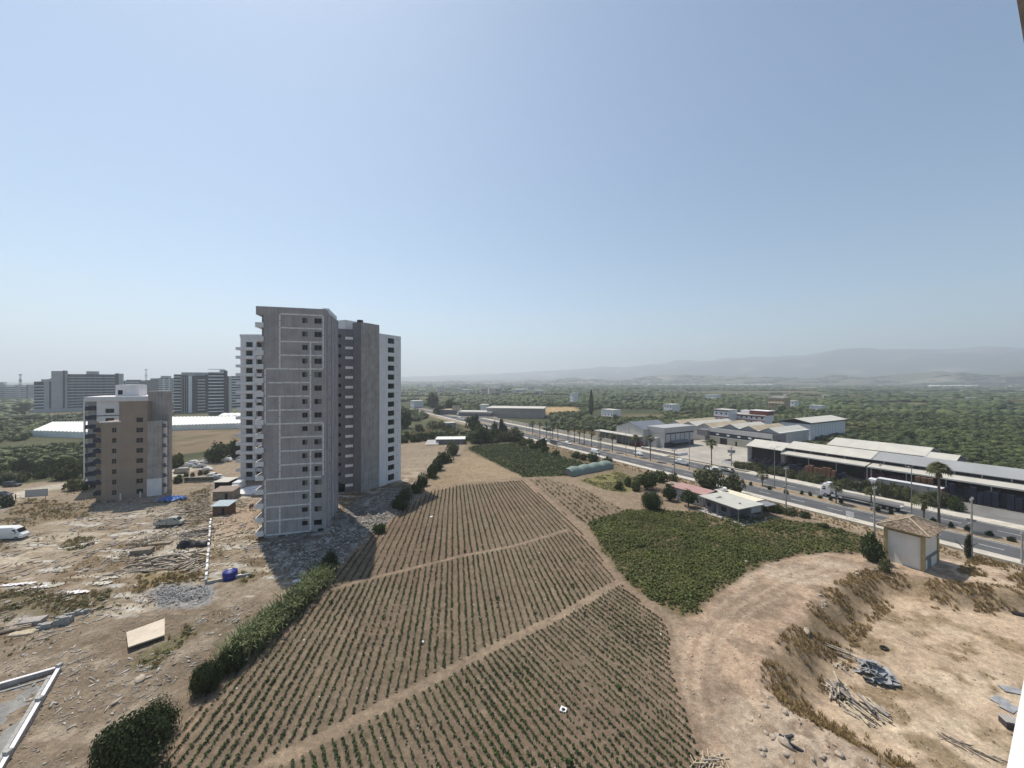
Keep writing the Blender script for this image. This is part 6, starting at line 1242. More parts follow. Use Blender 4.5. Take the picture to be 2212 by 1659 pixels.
sign('sign_board', 'pale billboard on posts at the edge of the left building site', 79, 1084, 36, 1.4, 3.4, .35, m_pale, m_panelg); sign('sign_board', 'tan advertising board above the trees by the far road', 985, 908, 16, 8, 12.5, .0, m_roofb, mat('sign_print', (.5, .42, .33), .8, .25, .6)); sign('road_sign', 'pale rectangular road sign over the far carriageway, left one', 1148, 938, 13, 4.4, 7, -.5, m_pale); sign('road_sign', 'pale rectangular road sign over the far carriageway, right one', 1185, 942, 6, 5, 7.4, -.5, m_pale)
q = RC(1.2, 23.5); t = thing('sign_board', 'small white square sign on the near pavement edge', 'sign', (q[0], q[1], ZR), AX); MB().box(-.75, .75, -.04, .04, .7, 1.9).build('panel', m_white, t); [MB().box(x - .03, x + .03, .05, .1, 0, 1.8).build('post', m_metal, t) for x in (-.6, .6)]
q = RC(1.4, 143); t = thing('bus_stop', 'glazed bus shelter on the near pavement by the dark crop', 'bus shelter', (q[0], q[1], ZR + .13), AX); MB().box(-3, 3, -.7, .7, 2.4, 2.52).build('roof', m_metal, t); MB().box(-2.9, 2.9, -.6, -.55, .3, 2.3).build('glass', m_pane2, t); [MB().box(x - .05, x + .05, -.6, -.5, 0, 2.4).build('post', m_metal, t) for x in (-2.9, 0, 2.9)]; MB().box(-2, 2, -.5, -.1, .42, .5).build('bench', m_metal, t)
t = thing('boundary_wall', 'low white wall beside the far pavement', 'wall', (0, 0, 0)); b = MB()
for i in range(22):
    a = RC(31.0, 130 + i * 6.5); c = RC(31.3, 130 + i * 6.5 + 6.3); d_ = RC(31.0, 130 + i * 6.5 + 6.3); e = RC(31.3, 130 + i * 6.5); pm = MB().prism([tuple(a), tuple(e), tuple(c), tuple(d_)], .1, 2.3).build('panel', m_pave, t)
t = thing('boundary_wall', 'low stone planter wall with white cap at the yard entrance', 'wall', (*RC(31.5, 100), .25), AX); MB().box(-14, 6, 0, .4, 0, 1.1).build('wall', m_rubble, t); MB().box(-14.1, 6.1, -.06, .46, 1.1, 1.22).build('cap', m_white, t); MB().box(5.6, 6, .4, 7, 0, 1.1).build('return_wall', m_white, t)
t = thing('boundary_wall', 'white yard wall behind the hedge with a cap', 'wall', (*RC(36, 74), .25), AX); MB().box(-3, 14, 0, .3, 0, .9).build('wall', m_white, t); MB().box(-3, -2.7, .3, 6, 0, .9).build('return_wall', m_rubble, t)
# ------------------------------------------------------------------ building site on the left
def hut(label, px, pyb, wpx, d, h_, rz, wall, roof, slope=.25, cat='shed', front=None):
    q = P(px, pyb); w_ = wpx * q.y / F; t = thing('site_hut', label, cat, tuple(q), rz); MB().box(-w_/2, w_/2, 0, d, -.2, h_).build('wall', wall, t)
    mb = MB().add([(-w_/2 - .3, -.4, h_ + .03), (w_/2 + .3, -.4, h_ + .03), (w_/2 + .3, d + .3, h_ + slope), (-w_/2 - .3, d + .3, h_ + slope), (-w_/2 - .3, -.4, h_ + .13), (w_/2 + .3, -.4, h_ + .13), (w_/2 + .3, d + .3, h_ + slope + .1), (-w_/2 - .3, d + .3, h_ + slope + .1)], [(3,2,1,0),(4,5,6,7),(0,1,5,4),(1,2,6,5),(2,3,7,6),(3,0,4,7)]); mb.build('roof', roof, t)
    MB().box(w_ * .1, w_ * .25, -.03, -.005, 0, h_ * .8).build('door', m_dark, t)
    return t, w_
hut('open shed with a bright white roof next to the box truck', 478, 1058, 28, 4.2, 2.3, .05, m_dark, m_roofw, .3); hut('long low shed with a dusty brown roof below the white roofed one', 481, 1080, 40, 3.6, 2.3, .12, m_wood, mat('dusty_roof', (.27, .215, .18), .8, .12, .6), .5)
bt, bw = hut('small brick hut with a pale blue corrugated roof on the building site', 476, 1112, 32, 3.0, 2.1, .10, mat('brick_wall', (.17, .095, .07), .9, .25, 3), mat('pale_blue_roof', (.33, .41, .46), .5, .08, .6), .45)
for i in range(4): MB().add([(-bw/2 - .3 + i * bw / 3.4, -.42, 2.26), (-bw/2 - .22 + i * bw / 3.4, -.42, 2.26), (-bw/2 - .22 + i * bw / 3.4, 3.3, 2.72), (-bw/2 - .3 + i * bw / 3.4, 3.3, 2.72)], [(0, 1, 2, 3)]).build('roof_seam', m_carw, bt)
q = P(546, 1062); t = thing('round_canopy', 'round white concrete slab with a hole beside the grey tower', 'slab', tuple(q)); MB().lathe([(4.4, .0), (4.5, .5), (4.5, .62), (4.3, .7), (.9, .7), (.85, .5)], 28).build('slab', m_white, t); MB().lathe([(.8, .7), (1.0, .72), (1.0, .85), (.8, .9)], 14, (1.2, -1.2)).build('ring', m_white, t)
q = P(398, 1042); t = thing('glazed_wall', 'low green glazed balustrade with a white rail above the rubble', 'wall', tuple(q), .12)
for i in range(5): MB().box(i * 1.75, i * 1.75 + 1.68, -.04, .04, .4, 1.5).build('glass_panel', mat('green_glass', (.03, .06, .05), .15, .1, spec=.6), t)
MB().box(-.1, 8.8, -.1, .1, 1.5, 1.65).build('rail', m_carw, t); MB().box(-.1, 8.8, -.12, .12, -.3, .4).build('base', m_block, t)
for i, (a, c) in enumerate([(388, 1033), (402, 1030), (416, 1029), (432, 1026), (446, 1025)]): treeD('low shrub in the planter above the green glazed wall', a, c, 14, 9, R.choice(['weed', 'dark']), 'shrub', .05, group='planter shrubs')
for a, c, w_, h_, k, l in [(381, 1010, 36, 34, 'bush', 'bright green bush just right of the brown building'), (468, 998, 52, 44, 'dark', 'dark spreading tree above the parked cars'), (508, 990, 40, 44, 'dark', 'dark tree against the foot of the white tower'), (385, 1042, 24, 18, 'dark', 'dark shrub at the corner of the glazed wall'), (160, 1058, 44, 24, 'weed', 'heap of brown weeds by the billboard'), (182, 1060, 16, 20, 'dark', 'dark bush at the left foot of the white block'), (140, 1034, 70, 42, 'bush', 'large round green bush left of the white block, by the dirt road'), (20, 1040, 60, 24, 'olive', 'olive bushes beside the dark cars'), (10, 1095, 36, 26, 'dark', 'dark bush at the left border below the cars')]: treeD(l, a, c, w_, h_, k, 'tree' if 'tree' in l else 'shrub', .08)
RKM = {m.name: [] for m in (m_rock, m_rubble, m_block)}
for m in (m_rock, m_rubble, m_block):
    for k in range(4): V, Fq = lump_np(RN, (1, RN.uniform(.6, 1), RN.uniform(.4, .75)), 1, .6); RKM[m.name].append(mesh_np('stone', V, Fq, m))
RKV = [lump_np(RN, (1, RN.uniform(.5, 1), RN.uniform(.35, .7)), 1, .6) for _ in range(8)]
def rocks(n, label, group, pl, smin, smax, m_, name='stone', cat='stone', flt=None):
    q = np.array(pl); lo, hi = q.min(0), q.max(0); k = 0; it = 0
    while k < n and it < n * 60:
        it += 1; x, y = R.uniform(lo[0], hi[0]), R.uniform(lo[1], hi[1])
        if sdist(np.array([x]), np.array([y]), pl)[0] < 0: continue
        s = smin + (smax - smin) * R.random()**2.5; tag(obj(name, R.choice(RKM[m_.name]), None, (x, y, float(gz(x, y)) + s * .15), (R.uniform(-.4, .4), R.uniform(-.4, .4), R.uniform(0, 6.28)), (s, s, s)), label, cat, group); k += 1
# heaps of timber: every stick is a thing
def stick(name, me, a, rz, tilt, label, group, z): return tag(obj(name, me, None, (a[0], a[1], z), (0, tilt, rz)), label, name, group)
m_dkw = mat('dark_timber', (.12, .095, .075), .9, .3, 2)
NOUN = ('plank', 'branch', 'pole', 'prop', 'lath', 'stick', 'board')
def beams(n, label, group, cen, ang, spread, length, sec, m_, layers=.5, jit=.25, tilt=.06, z0=0.06):
    ms = [MB().box(-l/2, l/2, -sec/2 * q_, sec/2 * q_, -sec * .35, sec * .35).mesh('timber', m2) for l, m2, q_ in ((length * .7, m_, 1), (length * .9, m_woodg, 1.3), (length * 1.15, m_, .8), (length * .8, m_woodp, .9), (length * .6, m_dkw, 1.1))]; c = P(*cen) if len(cen) == 2 else Vector(cen)
    for i in range(n):
        u = R.uniform(-1, 1); v = R.uniform(-1, 1); d = Vector((math.cos(ang), math.sin(ang))); e = Vector((-d.y, d.x)); x = c.x + d.x * u * spread[0] + e.x * v * spread[1]; y = c.y + d.y * u * spread[0] + e.y * v * spread[1]
        z = float(gz(x, y)) + z0 + layers * max(0, 1 - abs(v)) * R.random() * .9; stick(next((q_ for q_ in NOUN if q_ in label), 'timber'), R.choice(ms), (x, y), ang + R.gauss(0, jit), R.uniform(-tilt, tilt), label, group, z)
beams(100, 'weathered grey timber in the largest heap on the left building site', 'largest timber heap', (366, 1212), .30, (4.8, 2.6), 3.0, .27, m_wood, 1.3, .32, .14)
beams(55, 'pale bare timber lying diagonal in the heap by the boundary wall', 'pale timber heap', (412, 1222), 1.25, (1.4, 3.0), 2.2, .21, m_woodp, 1.0, .2, .1)
beams(45, 'grey prop lying in the heap above the black covers', 'grey prop heap', (428, 1152), .55, (2.4, 2.0), 2.2, .24, m_woodg, 1.1, .3, .1)
beams(18, 'scattered plank lying below the timber heaps', 'scattered planks', (300, 1232), .25, (3.8, 1.2), 3.0, .2, m_wood, .1, .15, .03)
beams(46, 'branch of the brushwood pile left of the pickup', 'brushwood', (322, 1168), .9, (2.6, 2.0), 1.8, .13, m_wood, 1.0, .9, .35)
beams(16, 'loose board lying near the brushwood and the pickup truck', 'loose boards', (420, 1125), .35, (3.5, 1.2), 2.6, .2, m_wood, .15, .2, .03)
beams(14, 'plank of the pale pile on the left border', 'left border planks', (22, 1362), .3, (1.8, 1.4), 2.6, .2, m_wood, .35, .25, .06)
for px, py, wpx, d, l in [(302, 1200, 36, 1.6, 'neat block of stacked planks at the left end of the timber heap'), (343, 1178, 40, 1.2, 'second low stack of planks behind the timber heap')]:
    q = P(px, py); w_ = wpx * q.y / F; t = thing('plank_stack', l, 'plank stack', tuple(q), .28)
    for i in range(5 if px < 320 else 2):
        for j in range(4): MB().box(-w_/2 + R.uniform(-.1, .1), w_/2, j * d / 4, (j + .92) * d / 4, i * .2, i * .2 + .17).build('plank', m_wood, t)
for px, py, wpx, hpx, l in [(405, 1181, 40, 20, 'black plastic cover over a pile, left one of two'), (437, 1178, 34, 14, 'black plastic cover over a pile, right one of two')]:
    q = P(px, py); s = q.y / F; V, Fq = lump_np(RN, (wpx * s / 2, wpx * s * .3, hpx * s * .8), 3, .22); tag(obj('tarpaulin', mesh_np('tarpaulin', V, Fq, m_black, True), None, tuple(q)), l, 'tarpaulin')
beams(22, 'stray board lying between the huts and the boundary wall', 'stray boards', (425, 1100), .4, (4.5, 5.0), 2.2, .22, m_wood, .3, .8, .08)
beams(26, 'broken plank in the litter between the boundary wall and the grey tower', 'broken planks', (500, 1150), .5, (4.5, 7.0), 1.8, .2, m_woodp, .2, .9, .08)
beams(16, 'loose plank near the round white slab', 'loose planks', (500, 1092), .5, (3.5, 2.5), 2.4, .2, m_woodg, .4, .5, .08)
rocks(46, 'concrete lump strewn over the ground in front of the grey tower', 'tower front lumps', poly([(455, 1130), (560, 1100), (556, 1200), (460, 1245)]), .06, .38, m_block, 'rubble_lump', 'rubble')
rocks(40, 'pale lump in the waste heaps beside the boundary wall', 'waste heap lumps', poly([(385, 1085), (455, 1060), (455, 1125), (400, 1140)]), .08, .5, m_rock, 'rubble_lump', 'rubble')
# blue sheets by the brown building
q = P(362, 1082); t = thing('blue_tarpaulin', 'crumpled blue plastic sheet on the rubble at the right foot of the brown building', 'tarpaulin', tuple(q + Vector((0, 0, .25)))); m_bt = mat('blue_sheet', (.07, .17, .46), .5, .3, 1.2)
for i in range(6):
    n_ = 7; b = MB(); ox, oy, an = R.uniform(-3, 3), R.uniform(-1.6, 1.6), R.uniform(-.4, .8); ca, sa = math.cos(an), math.sin(an); ht = [[R.uniform(0, .6) for _ in range(n_)] for _ in range(n_)]
    v = [(ox + (i_ * .55 - 1.6) * ca - (j * .3 - .9) * sa, oy + (i_ * .55 - 1.6) * sa + (j * .3 - .9) * ca, ht[i_][j]) for i_ in range(n_) for j in range(n_)]; b.add(v, [(a * n_ + c, (a + 1) * n_ + c, (a + 1) * n_ + c + 1, a * n_ + c + 1) for a in range(n_ - 1) for c in range(n_ - 1)]); b.build('sheet', m_bt, t)
# boundary wall of pale blocks running to the corner, and the kerb with the blue tank
A_, B_ = P(455, 1128), P(445, 1262); n_ = 24; t = thing('boundary_wall', 'row of pale painted blocks forming a low boundary wall past the timber heaps', 'wall', tuple(A_)); d_ = (B_ - A_); an = math.atan2(d_.y, d_.x); L_ = d_.length / n_
bms = [MB().box(0, L_ * .9, -.16, .16, -.3, h_).mesh('block', m) for h_, m in ((.9, m_white), (.75, m_block), (1.1, m_roofw))]
for i in range(n_): q = A_ + d_ * (i / n_); o = obj('block', bms[[0, 1, 0, 2, 0, 1][i % 6]], t, tuple(q - A_ + Vector((0, 0, float(gz(q.x, q.y)) - q.z))), (0, 0, an + R.uniform(-.05, .05)))
A_, B_ = P(448, 1261), P(541, 1242); d_ = B_ - A_; t = thing('low_wall', 'low white topped retaining wall holding the blue tank', 'wall', tuple(A_), math.atan2(d_.y, d_.x)); MB().box(0, d_.length, -.15, .15, -.6, .35).build('wall', m_block, t); MB().box(0, d_.length * .5, -.17, .17, .35, .43).build('cap', m_woodp, t); MB().box(d_.length * .55, d_.length * .78, -.17, .17, .35, .45).build('cap', m_white, t)
q = P(497, 1249); t = thing('water_tank', 'dark blue plastic water tank on the low wall', 'tank', tuple(q)); MB().lathe([(1.05, 0), (1.1, .3), (1.05, .6), (1.1, .9), (1.02, 1.25), (.7, 1.42), (.35, 1.5)], 20).build('tank', m_blue, t); MB().lathe([(.33, 1.5), (.33, 1.58), (.1, 1.6)], 12).build('lid', m_pale, t)
q = P(548, 1190); t = thing('steel_trestle', 'pale metal trestle lying in front of the tower corner', 'trestle', tuple(q), .3); MB().box(-1.4, 1.4, -.05, .05, .5, .6).box(-1.4, 1.4, .9, 1.0, .5, .6).box(-1.4, -1.3, -.05, 1, 0, .6).box(1.3, 1.4, -.05, 1, 0, .6).build('frame', m_pale, t)
# pale board, stacked blocks, slabs
c = [P(*p) for p in ((273, 1375), (356, 1344), (355.5, 1381.5), (276.6, 1410))]; cc = sum(c, Vector()) / 4; b = MB(); b.add([tuple(p - cc + Vector((0, 0, dz - p.z + cc.z))) for dz in (.45, .6) for p in c], [(3,2,1,0),(4,5,6,7),(0,1,5,4),(1,2,6,5),(2,3,7,6),(3,0,4,7)][0:6]); tag(b.build('concrete_board', mat('pale_board', (.56, .48, .385), .85, .1, .8, .15, 10), loc=tuple(cc)), 'large pale rectangular board lying flat on the weeds', 'board')
for px, py, nx_, ny_, nz_, l in [(132, 1352, 3, 4, 5, 'tallest stack of grey concrete blocks on the left building site'), (176, 1328, 3, 2, 3, 'small stack of grey blocks right of the tallest stack'), (93, 1360, 3, 2, 3, 'low stack of grey blocks left of the tallest stack')]:
    q = P(px, py); t = thing('block_stack', l, 'block stack', tuple(q), .35); bm0 = MB().box(0, .48, 0, .26, 0, .2).mesh('block', m_block)
    for i in range(nx_):
        for j in range(ny_):
            for k in range(nz_):
                if k < nz_ - 1 or R.random() > .3: obj('block', bm0, t, ((i - nx_/2) * .5 + R.uniform(-.03, .03), j * .3 + R.uniform(-.03, .03), k * .22), (0, 0, R.uniform(-.08, .08)))
q = P(64, 1351); tag(MB().box(-1.2, 1.1, -.1, 1.3, 0, .5).build('concrete_slab', m_conc2, loc=tuple(q), rot=(0, 0, .3)), 'thick grey slab left of the block stacks', 'slab')
q = P(55, 1368); V, Fq = lump_np(RN, (1.7, .6, .35), 3, .25); tag(obj('rolled_sheet', mesh_np('rolled_sheet', V, Fq, m_woodp, True), None, tuple(q), (0, 0, .3)), 'crumpled pale sheet on the plank pile at the left border', 'sheet')
# sunken foundation at the bottom left
Cn = P(128, 1449); W1, W2 = P(-40, 1500), P(0, 1672); t = thing('foundation', 'concrete foundation with low white topped walls at the bottom left corner', 'foundation', (Cn.x, Cn.y, 0)); zt = .55
def fwall(a, b, name):
    d_ = b - a; d_.z = 0; L_ = d_.length * 1.6; an = math.atan2(d_.y, d_.x); o = MB().box(0, L_, -.14, .14, -1.2, zt).build(name, m_conc2, t, loc=(a.x - Cn.x, a.y - Cn.y, 0), rot=(0, 0, an)); MB().box(-.05, L_, -.16, .16, zt, zt + .07).build('wall_cap', m_white, o); return an, L_
an1, _ = fwall(Cn, W1, 'wall'); an2, L2 = fwall(Cn, W2, 'wall'); m_slab = mat('foundation_slab', (.24, .235, .22), .85, .25, .5, .2, 8)
e1 = (W1 - Cn) * 1.6; e2 = (W2 - Cn) * 1.6; e1.z = e2.z = 0; MB().add([(0, 0, .02), tuple(e1 + Vector((0, 0, .02))), tuple(e1 + e2 + Vector((0, 0, .02))), tuple(e2 + Vector((0, 0, .02)))], [(0, 1, 2, 3)]).build('slab', m_slab, t)
MB().box(.4, L2, -.75, -.45, .0, .12).build('footing', m_block, t, rot=(0, 0, an2)); MB().box(.2, 6, .9, 1.05, .02, .16).build('footing', m_block, t, rot=(0, 0, an1))
for u in (0, .36, .8): o = MB().box(-.22, .22, -.22, .22, zt, zt + .35).build('column_stub', m_block, t, loc=tuple(e2 * u * .7))
# ------------------------------------------------------------------ rubble, stones and litter
rocks(130, 'pale limestone rock on the broken rim of the pit', 'rim rocks', poly([(1640, 1490), (1700, 1520), (1790, 1590), (1960, 1690), (1960, 1800), (1700, 1800), (1640, 1640)]), .06, .34, m_rock)
rocks(26, 'pale stone along the upper rim of the pit toward the kiosk', 'upper rim stones', poly([(1870, 1222), (1905, 1232), (1760, 1320), (1690, 1440), (1660, 1440), (1740, 1300)]), .12, .55, m_rock)
rocks(60, 'broken concrete lump in the rubble bank beside the grey tower', 'tower rubble lumps', SHADE_RUB, .12, .55, m_block, 'rubble_lump', 'rubble')
rocks(30, 'stone lying on the rough ground of the left building site', 'site stones', poly([(160, 1640), (250, 1420), (420, 1330), (560, 1290), (420, 1450), (260, 1560)]), .06, .3, m_rubble)
q = P(1800, 1366); 
for px, py, s, l in [(1742, 1365, .62, 'big pale flat rock at the crest above the dry scrub'), (1697, 1608, .5, 'pale yellow boulder on the near rim'), (304, 1468, .5, 'dark topped boulder below the pale board'), (252, 1516, .38, 'broken block standing alone on the slope left of the fig bushes')]: a = P(px, py); tag(obj('boulder', R.choice(RKM[m_rock.name]), None, (a.x, a.y, a.z + s * .2), (0, 0, R.uniform(0, 6)), (s * 1.5, s, s)), l, 'rock')
m_rubw = mat('plaster_rubble', (.38, .355, .32), .95, .45, 1.0, .5, 8)
def gravel(n, label, pl, smin, smax, m_, name='rubble', mg=0.0, heap=0.0, only=None):
    q = np.array(pl); lo, hi = q.min(0), q.max(0); p = np.stack([rg2.uniform(lo[0], hi[0], n * 3), rg2.uniform(lo[1], hi[1], n * 3)], 1); d = sdist(p[:, 0], p[:, 1], pl); p = p[d > mg]; d = d[d > mg]; p, d = p[:n], d[:n]
    if only is not None: k = only(p); p, d = p[k], d[k]
    s = smin + (smax - smin) * rg2.random(len(p))**3; P3 = z3(p); P3[:, 2] += heap * sm(0, 3, d) * fbm(p[:, 0] * .8, p[:, 1] * .8, 3, 401) + s * .1; return scatter(name, RKV, P3, s, m_, label, 'rubble')
BANK = [tuple(G(*p)) for p in [(640,1200),(700,1215),(775,1150),(845,1100),(905,1062)]]
gravel(6000, 'broken concrete and plaster rubble in the shade beside the grey tower', SHADE_RUB, .03, .36, m_rubw, 'rubble', 0, .3, lambda p: (fbm(p[:, 0] * .3, p[:, 1] * .3, 3, 441) > .36) & (ldist(p[:, 0], p[:, 1], BANK) < 1.5 + 4.5 * rg2.random(len(p))**1.5)); gravel(1500, 'rubble strewn at the foot of the brown building', poly([(200, 1088), (350, 1068), (400, 1075), (400, 1092), (190, 1115)]), .06, .35, m_rubble)
gravel(5200, 'heap of grey crushed gravel and rubble below the timber heaps', GRAVEL, .02, .17, mat('grey_gravel', (.34, .335, .33), .95, .35, 3), 'gravel', 0, .9, lambda p: (fbm(p[:, 0] * .5, p[:, 1] * .5, 3, 451) > .34) & ((fbm(p[:, 0] * .8, p[:, 1] * .8, 3, 453) > .42) | (sdist(p[:, 0], p[:, 1], GRAVEL) > 2.2)))
gravel(4200, 'loose pink stones over the dirt lot and the rim', LOT, .04, .2, m_rock, 'gravel', .3, 0, lambda p: (fbm(p[:, 0] * .15, p[:, 1] * .15, 3, 411) > .46) & (sdist(p[:, 0], p[:, 1], PIT) < 1))
gravel(5200, 'stones and debris over the left building site', poly([(0, 1330), (200, 1240), (450, 1260), (560, 1300), (420, 1450), (180, 1659), (0, 1659)]), .025, .16, m_rubble, 'rubble', 0, 0, lambda p: fbm(p[:, 0] * .2, p[:, 1] * .2, 3, 421) > .44)
gravel(2200, 'debris strewn between the huts and the timber heaps', poly([(380, 1095), (455, 1040), (460, 1130), (440, 1200), (300, 1240), (240, 1200)]), .05, .42, m_rubble, 'rubble'); gravel(500, 'stones on the floor of the pit', poly([(1800, 1300), (2212, 1300), (2212, 1659), (1950, 1659)]), .04, .16, m_rock, 'gravel')
gravel(260, 'white litter blown over the ploughed field', FIELD, .04, .15, m_carw, 'litter', 1, 0, lambda p: rg2.random(len(p)) < .6)
for px, py, s, l in [(932, 1117, .55, 'white bag lying between rows near the tower shadow'), (913, 1389, .28, 'small white bag in the middle of the ploughed rows'), (1375, 1182, .5, 'white sheet lying on the dense green crop'), (1612, 1213, .5, 'pale sheet at the lower edge of the dense green crop'), (529, 1427, .35, 'white bag beside the fig bushes'), (642, 1257, .8, 'white sheet lying in the tower shadow')]:
    a = P(px, py); V, Fq = lump_np(RN, (s, s * .6, s * .25), 2, .35); tag(obj('plastic_bag', mesh_np('plastic_bag', V, Fq, m_carw), None, (a.x, a.y, a.z + .12), (0, 0, R.uniform(0, 3))), l, 'bag')
a = P(1217, 1536); b = MB(); [b.box(*q_) for q_ in ((-.32, .32, -.27, -.14, 0, .12), (-.32, .32, .14, .27, 0, .12), (-.32, -.16, -.14, .14, 0, .12), (.16, .32, -.14, .14, 0, .12), (-.16, .16, -.14, .14, 0, .03))]
tag(b.build('tray', m_carw, loc=tuple(a + Vector((0, 0, .1))), rot=(.12, 0, -.5)), 'white square tray with a dark middle lying in the nearest crop rows', 'tray')
def crumple(L_, w_, seed):
    g = np.random.default_rng(seed); nx_, ny_ = 16, 7; u, v = np.meshgrid(np.linspace(-.5, .5, nx_), np.linspace(-.5, .5, ny_)); u = u + g.normal(size=u.shape) * .02; v = v + g.normal(size=u.shape) * .05
    V = np.stack([u * L_, v * w_ * (1 - 1.2 * u * u) + .12 * w_ * np.sin(u * 5 + seed), .04 + .09 * np.sin(u * 9 + seed) ** 2 + g.uniform(0, .06, u.shape)], -1).reshape(-1, 3); i = np.arange(nx_ * ny_).reshape(ny_, nx_); Q_ = np.stack([i[:-1, :-1], i[:-1, 1:], i[1:, 1:], i[1:, :-1]], -1)
    k = np.ones(Q_.shape[:2], bool); k[0] &= g.random(nx_ - 1) < .45; k[-1] &= g.random(nx_ - 1) < .45; k &= g.random(k.shape) < .9; return V, Q_[k]
for i, (px, py, L_, w_, l) in enumerate([(40, 1263, 4.6, 1.0, 'long white crumpled sheet on the left building site, upper one'), (70, 1272, 3.4, .8, 'long white crumpled sheet just below the upper one'), (165, 1281, 3.4, 1.1, 'white crumpled cloth on the weeds near the block stacks'), (215, 1262, 3.4, 1.4, 'pale flat sheet near the end of the white sheets'), (112, 1268, 2.6, .7, 'short white crumpled sheet between the long ones'), (150, 1184, 4.5, 1.4, 'pale dusty sheet on the bare ground in front of the brown building'), (195, 1176, 3.5, 1.0, 'pale dusty sheet nearest the brown building'), (240, 1250, 2.4, 1.0, 'torn pale sheet at the end of the scattered planks')]):
    a = P(px, py); V, Fq = crumple(L_, w_, i); tag(obj('plastic_sheet', mesh_np('plastic_sheet', V, Fq, m_kerb if i > 2 else m_white), None, (a.x, a.y, a.z + .05), (0, 0, R.uniform(.1, .5))), l, 'sheet')
BPR = []
for k in range(8):
    l_, w_ = R.uniform(.5, 1.0), R.uniform(.08, .3); c_ = np.array([(-l_, -w_, 0), (l_, -w_, 0), (l_, w_, 0), (-l_, w_, 0), (-l_, -w_, .07), (l_, -w_, .07), (l_, w_, .07), (-l_, w_, .07)]); c_[:, 2] += c_[:, 0] * R.uniform(-.15, .15); BPR.append((c_, np.array([(3,2,1,0),(4,5,6,7),(0,1,5,4),(1,2,6,5),(2,3,7,6),(3,0,4,7)])))
for pl_, n_, m_, l_, lo_, hi_ in ((poly([(0, 1100), (200, 1090), (400, 1090), (455, 1050), (455, 1260), (250, 1330), (0, 1340)]), 900, m_woodg, 'small broken boards and litter strewn over the left building site', .3, 1.0), (poly([(460, 1060), (560, 1080), (556, 1190), (600, 1250), (460, 1245)]), 420, m_woodp, 'pale broken boards strewn in front of the grey tower', .25, .8), (poly([(0, 1330), (420, 1300), (560, 1300), (420, 1440), (200, 1620), (0, 1480)]), 420, m_rubw, 'pale broken pieces strewn over the slope left of the hedge', .12, .55), (SHADE_RUB, 500, m_rubw, 'broken boards and plaster pieces on the rubble beside the grey tower', .2, .8)):
    q = np.array(pl_); lo, hi = q.min(0), q.max(0); p = np.stack([rg2.uniform(lo[0], hi[0], n_ * 5), rg2.uniform(lo[1], hi[1], n_ * 5)], 1); p = p[(sdist(p[:, 0], p[:, 1], pl_) > 0) & (fbm(p[:, 0] * .22, p[:, 1] * .22, 3, 611) > .47)][:n_]
    P3 = z3(p); P3[:, 2] += .04; scatter('site_litter', BPR, P3, rg2.uniform(lo_, hi_, len(p)), m_, l_, 'litter')
# ------------------------------------------------------------------ things in the pit
beams(60, 'grey scaffold timber in the pile beside the slate slabs in the pit', 'pit timber pile', tuple(P(1812, 1500)), 1.15, (1.0, 1.2), 1.9, .16, m_woodg, 1.6, .4, .18)
beams(44, 'pale bare plank in the fanned pile at the foot of the pit bank', 'fanned pale planks', tuple(P(1875, 1540)), 1.75, (.7, 1.9), 2.1, .17, m_woodp, 1.1, .2, .14)
beams(12, 'long thin pole leaning on the pit bank', 'leaning poles', tuple(P(1800, 1405)), -.9, (.8, .45), 4.6, .08, m_woodg, .3, .06, .12, .35); beams(10, 'loose lath at the foot of the bank poles', 'loose laths', tuple(P(1815, 1440)), .7, (.6, .7), 1.6, .12, m_woodp, .2, .5, .1)
beams(18, 'reddish broken stick lying on the pit floor at the bottom right', 'broken sticks', tuple(P(2110, 1625)), -.75, (1.8, .45), 1.9, .08, m_wood, .2, .4, .1); beams(26, 'pale broken stick in the heap at the bottom end of the ploughed field', 'sticks by the field', tuple(P(1535, 1650)), .3, (1.6, .6), 1.6, .07, m_woodp, .4, .8, .25)
m_slt = mat('slate_sheet', (.29, .295, .305), .7, .25, 1.5, .1, 6)
pc_ = P(1890, 1458); k = 0
for i in range(44):
    a = R.uniform(0, 6.28); r = R.random()**.7; x, y = pc_.x + math.cos(a) * r * 1.75, pc_.y + math.sin(a) * r * 1.9; me = MB().box(-.5, .5, -.35, .35, -.025, .025).mesh('slab', m_slt) if i == 0 else me
    tag(obj('stone_slab', me, None, (x, y, float(gz(x, y)) + .12 + (1 - r) * 1.25), (R.gauss(0, .45), R.gauss(0, .45), R.uniform(0, 3.1)), (R.uniform(.7, 1.5),) * 2 + (1,)), 'blue grey slab in the tumbled pile in the middle of the pit', 'slab', 'tumbled pit slabs')
for px, py, l in [(2180, 1530, 'grey sheet lying by the white balcony edge, upper one'), (2160, 1515, 'pale sheet lying by the white balcony edge, left one'), (2185, 1492, 'small pale sheet above the other grey sheets')]:
    a = P(px, py); tag(MB().box(-.9, .9, -.5, .5, -.03, .03).build('metal_sheet', m_slt, loc=(a.x, a.y, a.z + .1), rot=(.05, .05, R.uniform(-1, 1))), l, 'sheet')
a = P(2185, 1570); t = thing('metal_box', 'dark open metal box with pale laths beside the balcony edge', 'box', tuple(a), -.3); MB().box(-.7, .9, -.5, .5, 0, .08).box(-.7, .9, -.5, -.44, .08, .6).box(-.7, -.64, -.44, .44, .08, .6).box(.84, .9, -.44, .44, .08, .6).build('box', m_card, t); [MB().box(-.6 + i * .25, -.48 + i * .25, -.4, .7, .62, .68).build('lath', m_pale, t) for i in range(5)]
a = P(2196, 1330); t = thing('rail_stack', 'dark steel rails stacked at the right border of the pit', 'rails', tuple(a), -.5); [MB().box(-.4, 6, i * .25, i * .25 + .18, j * .2, j * .2 + .16).build('rail', m_card, t) for i in range(3) for j in range(2)]
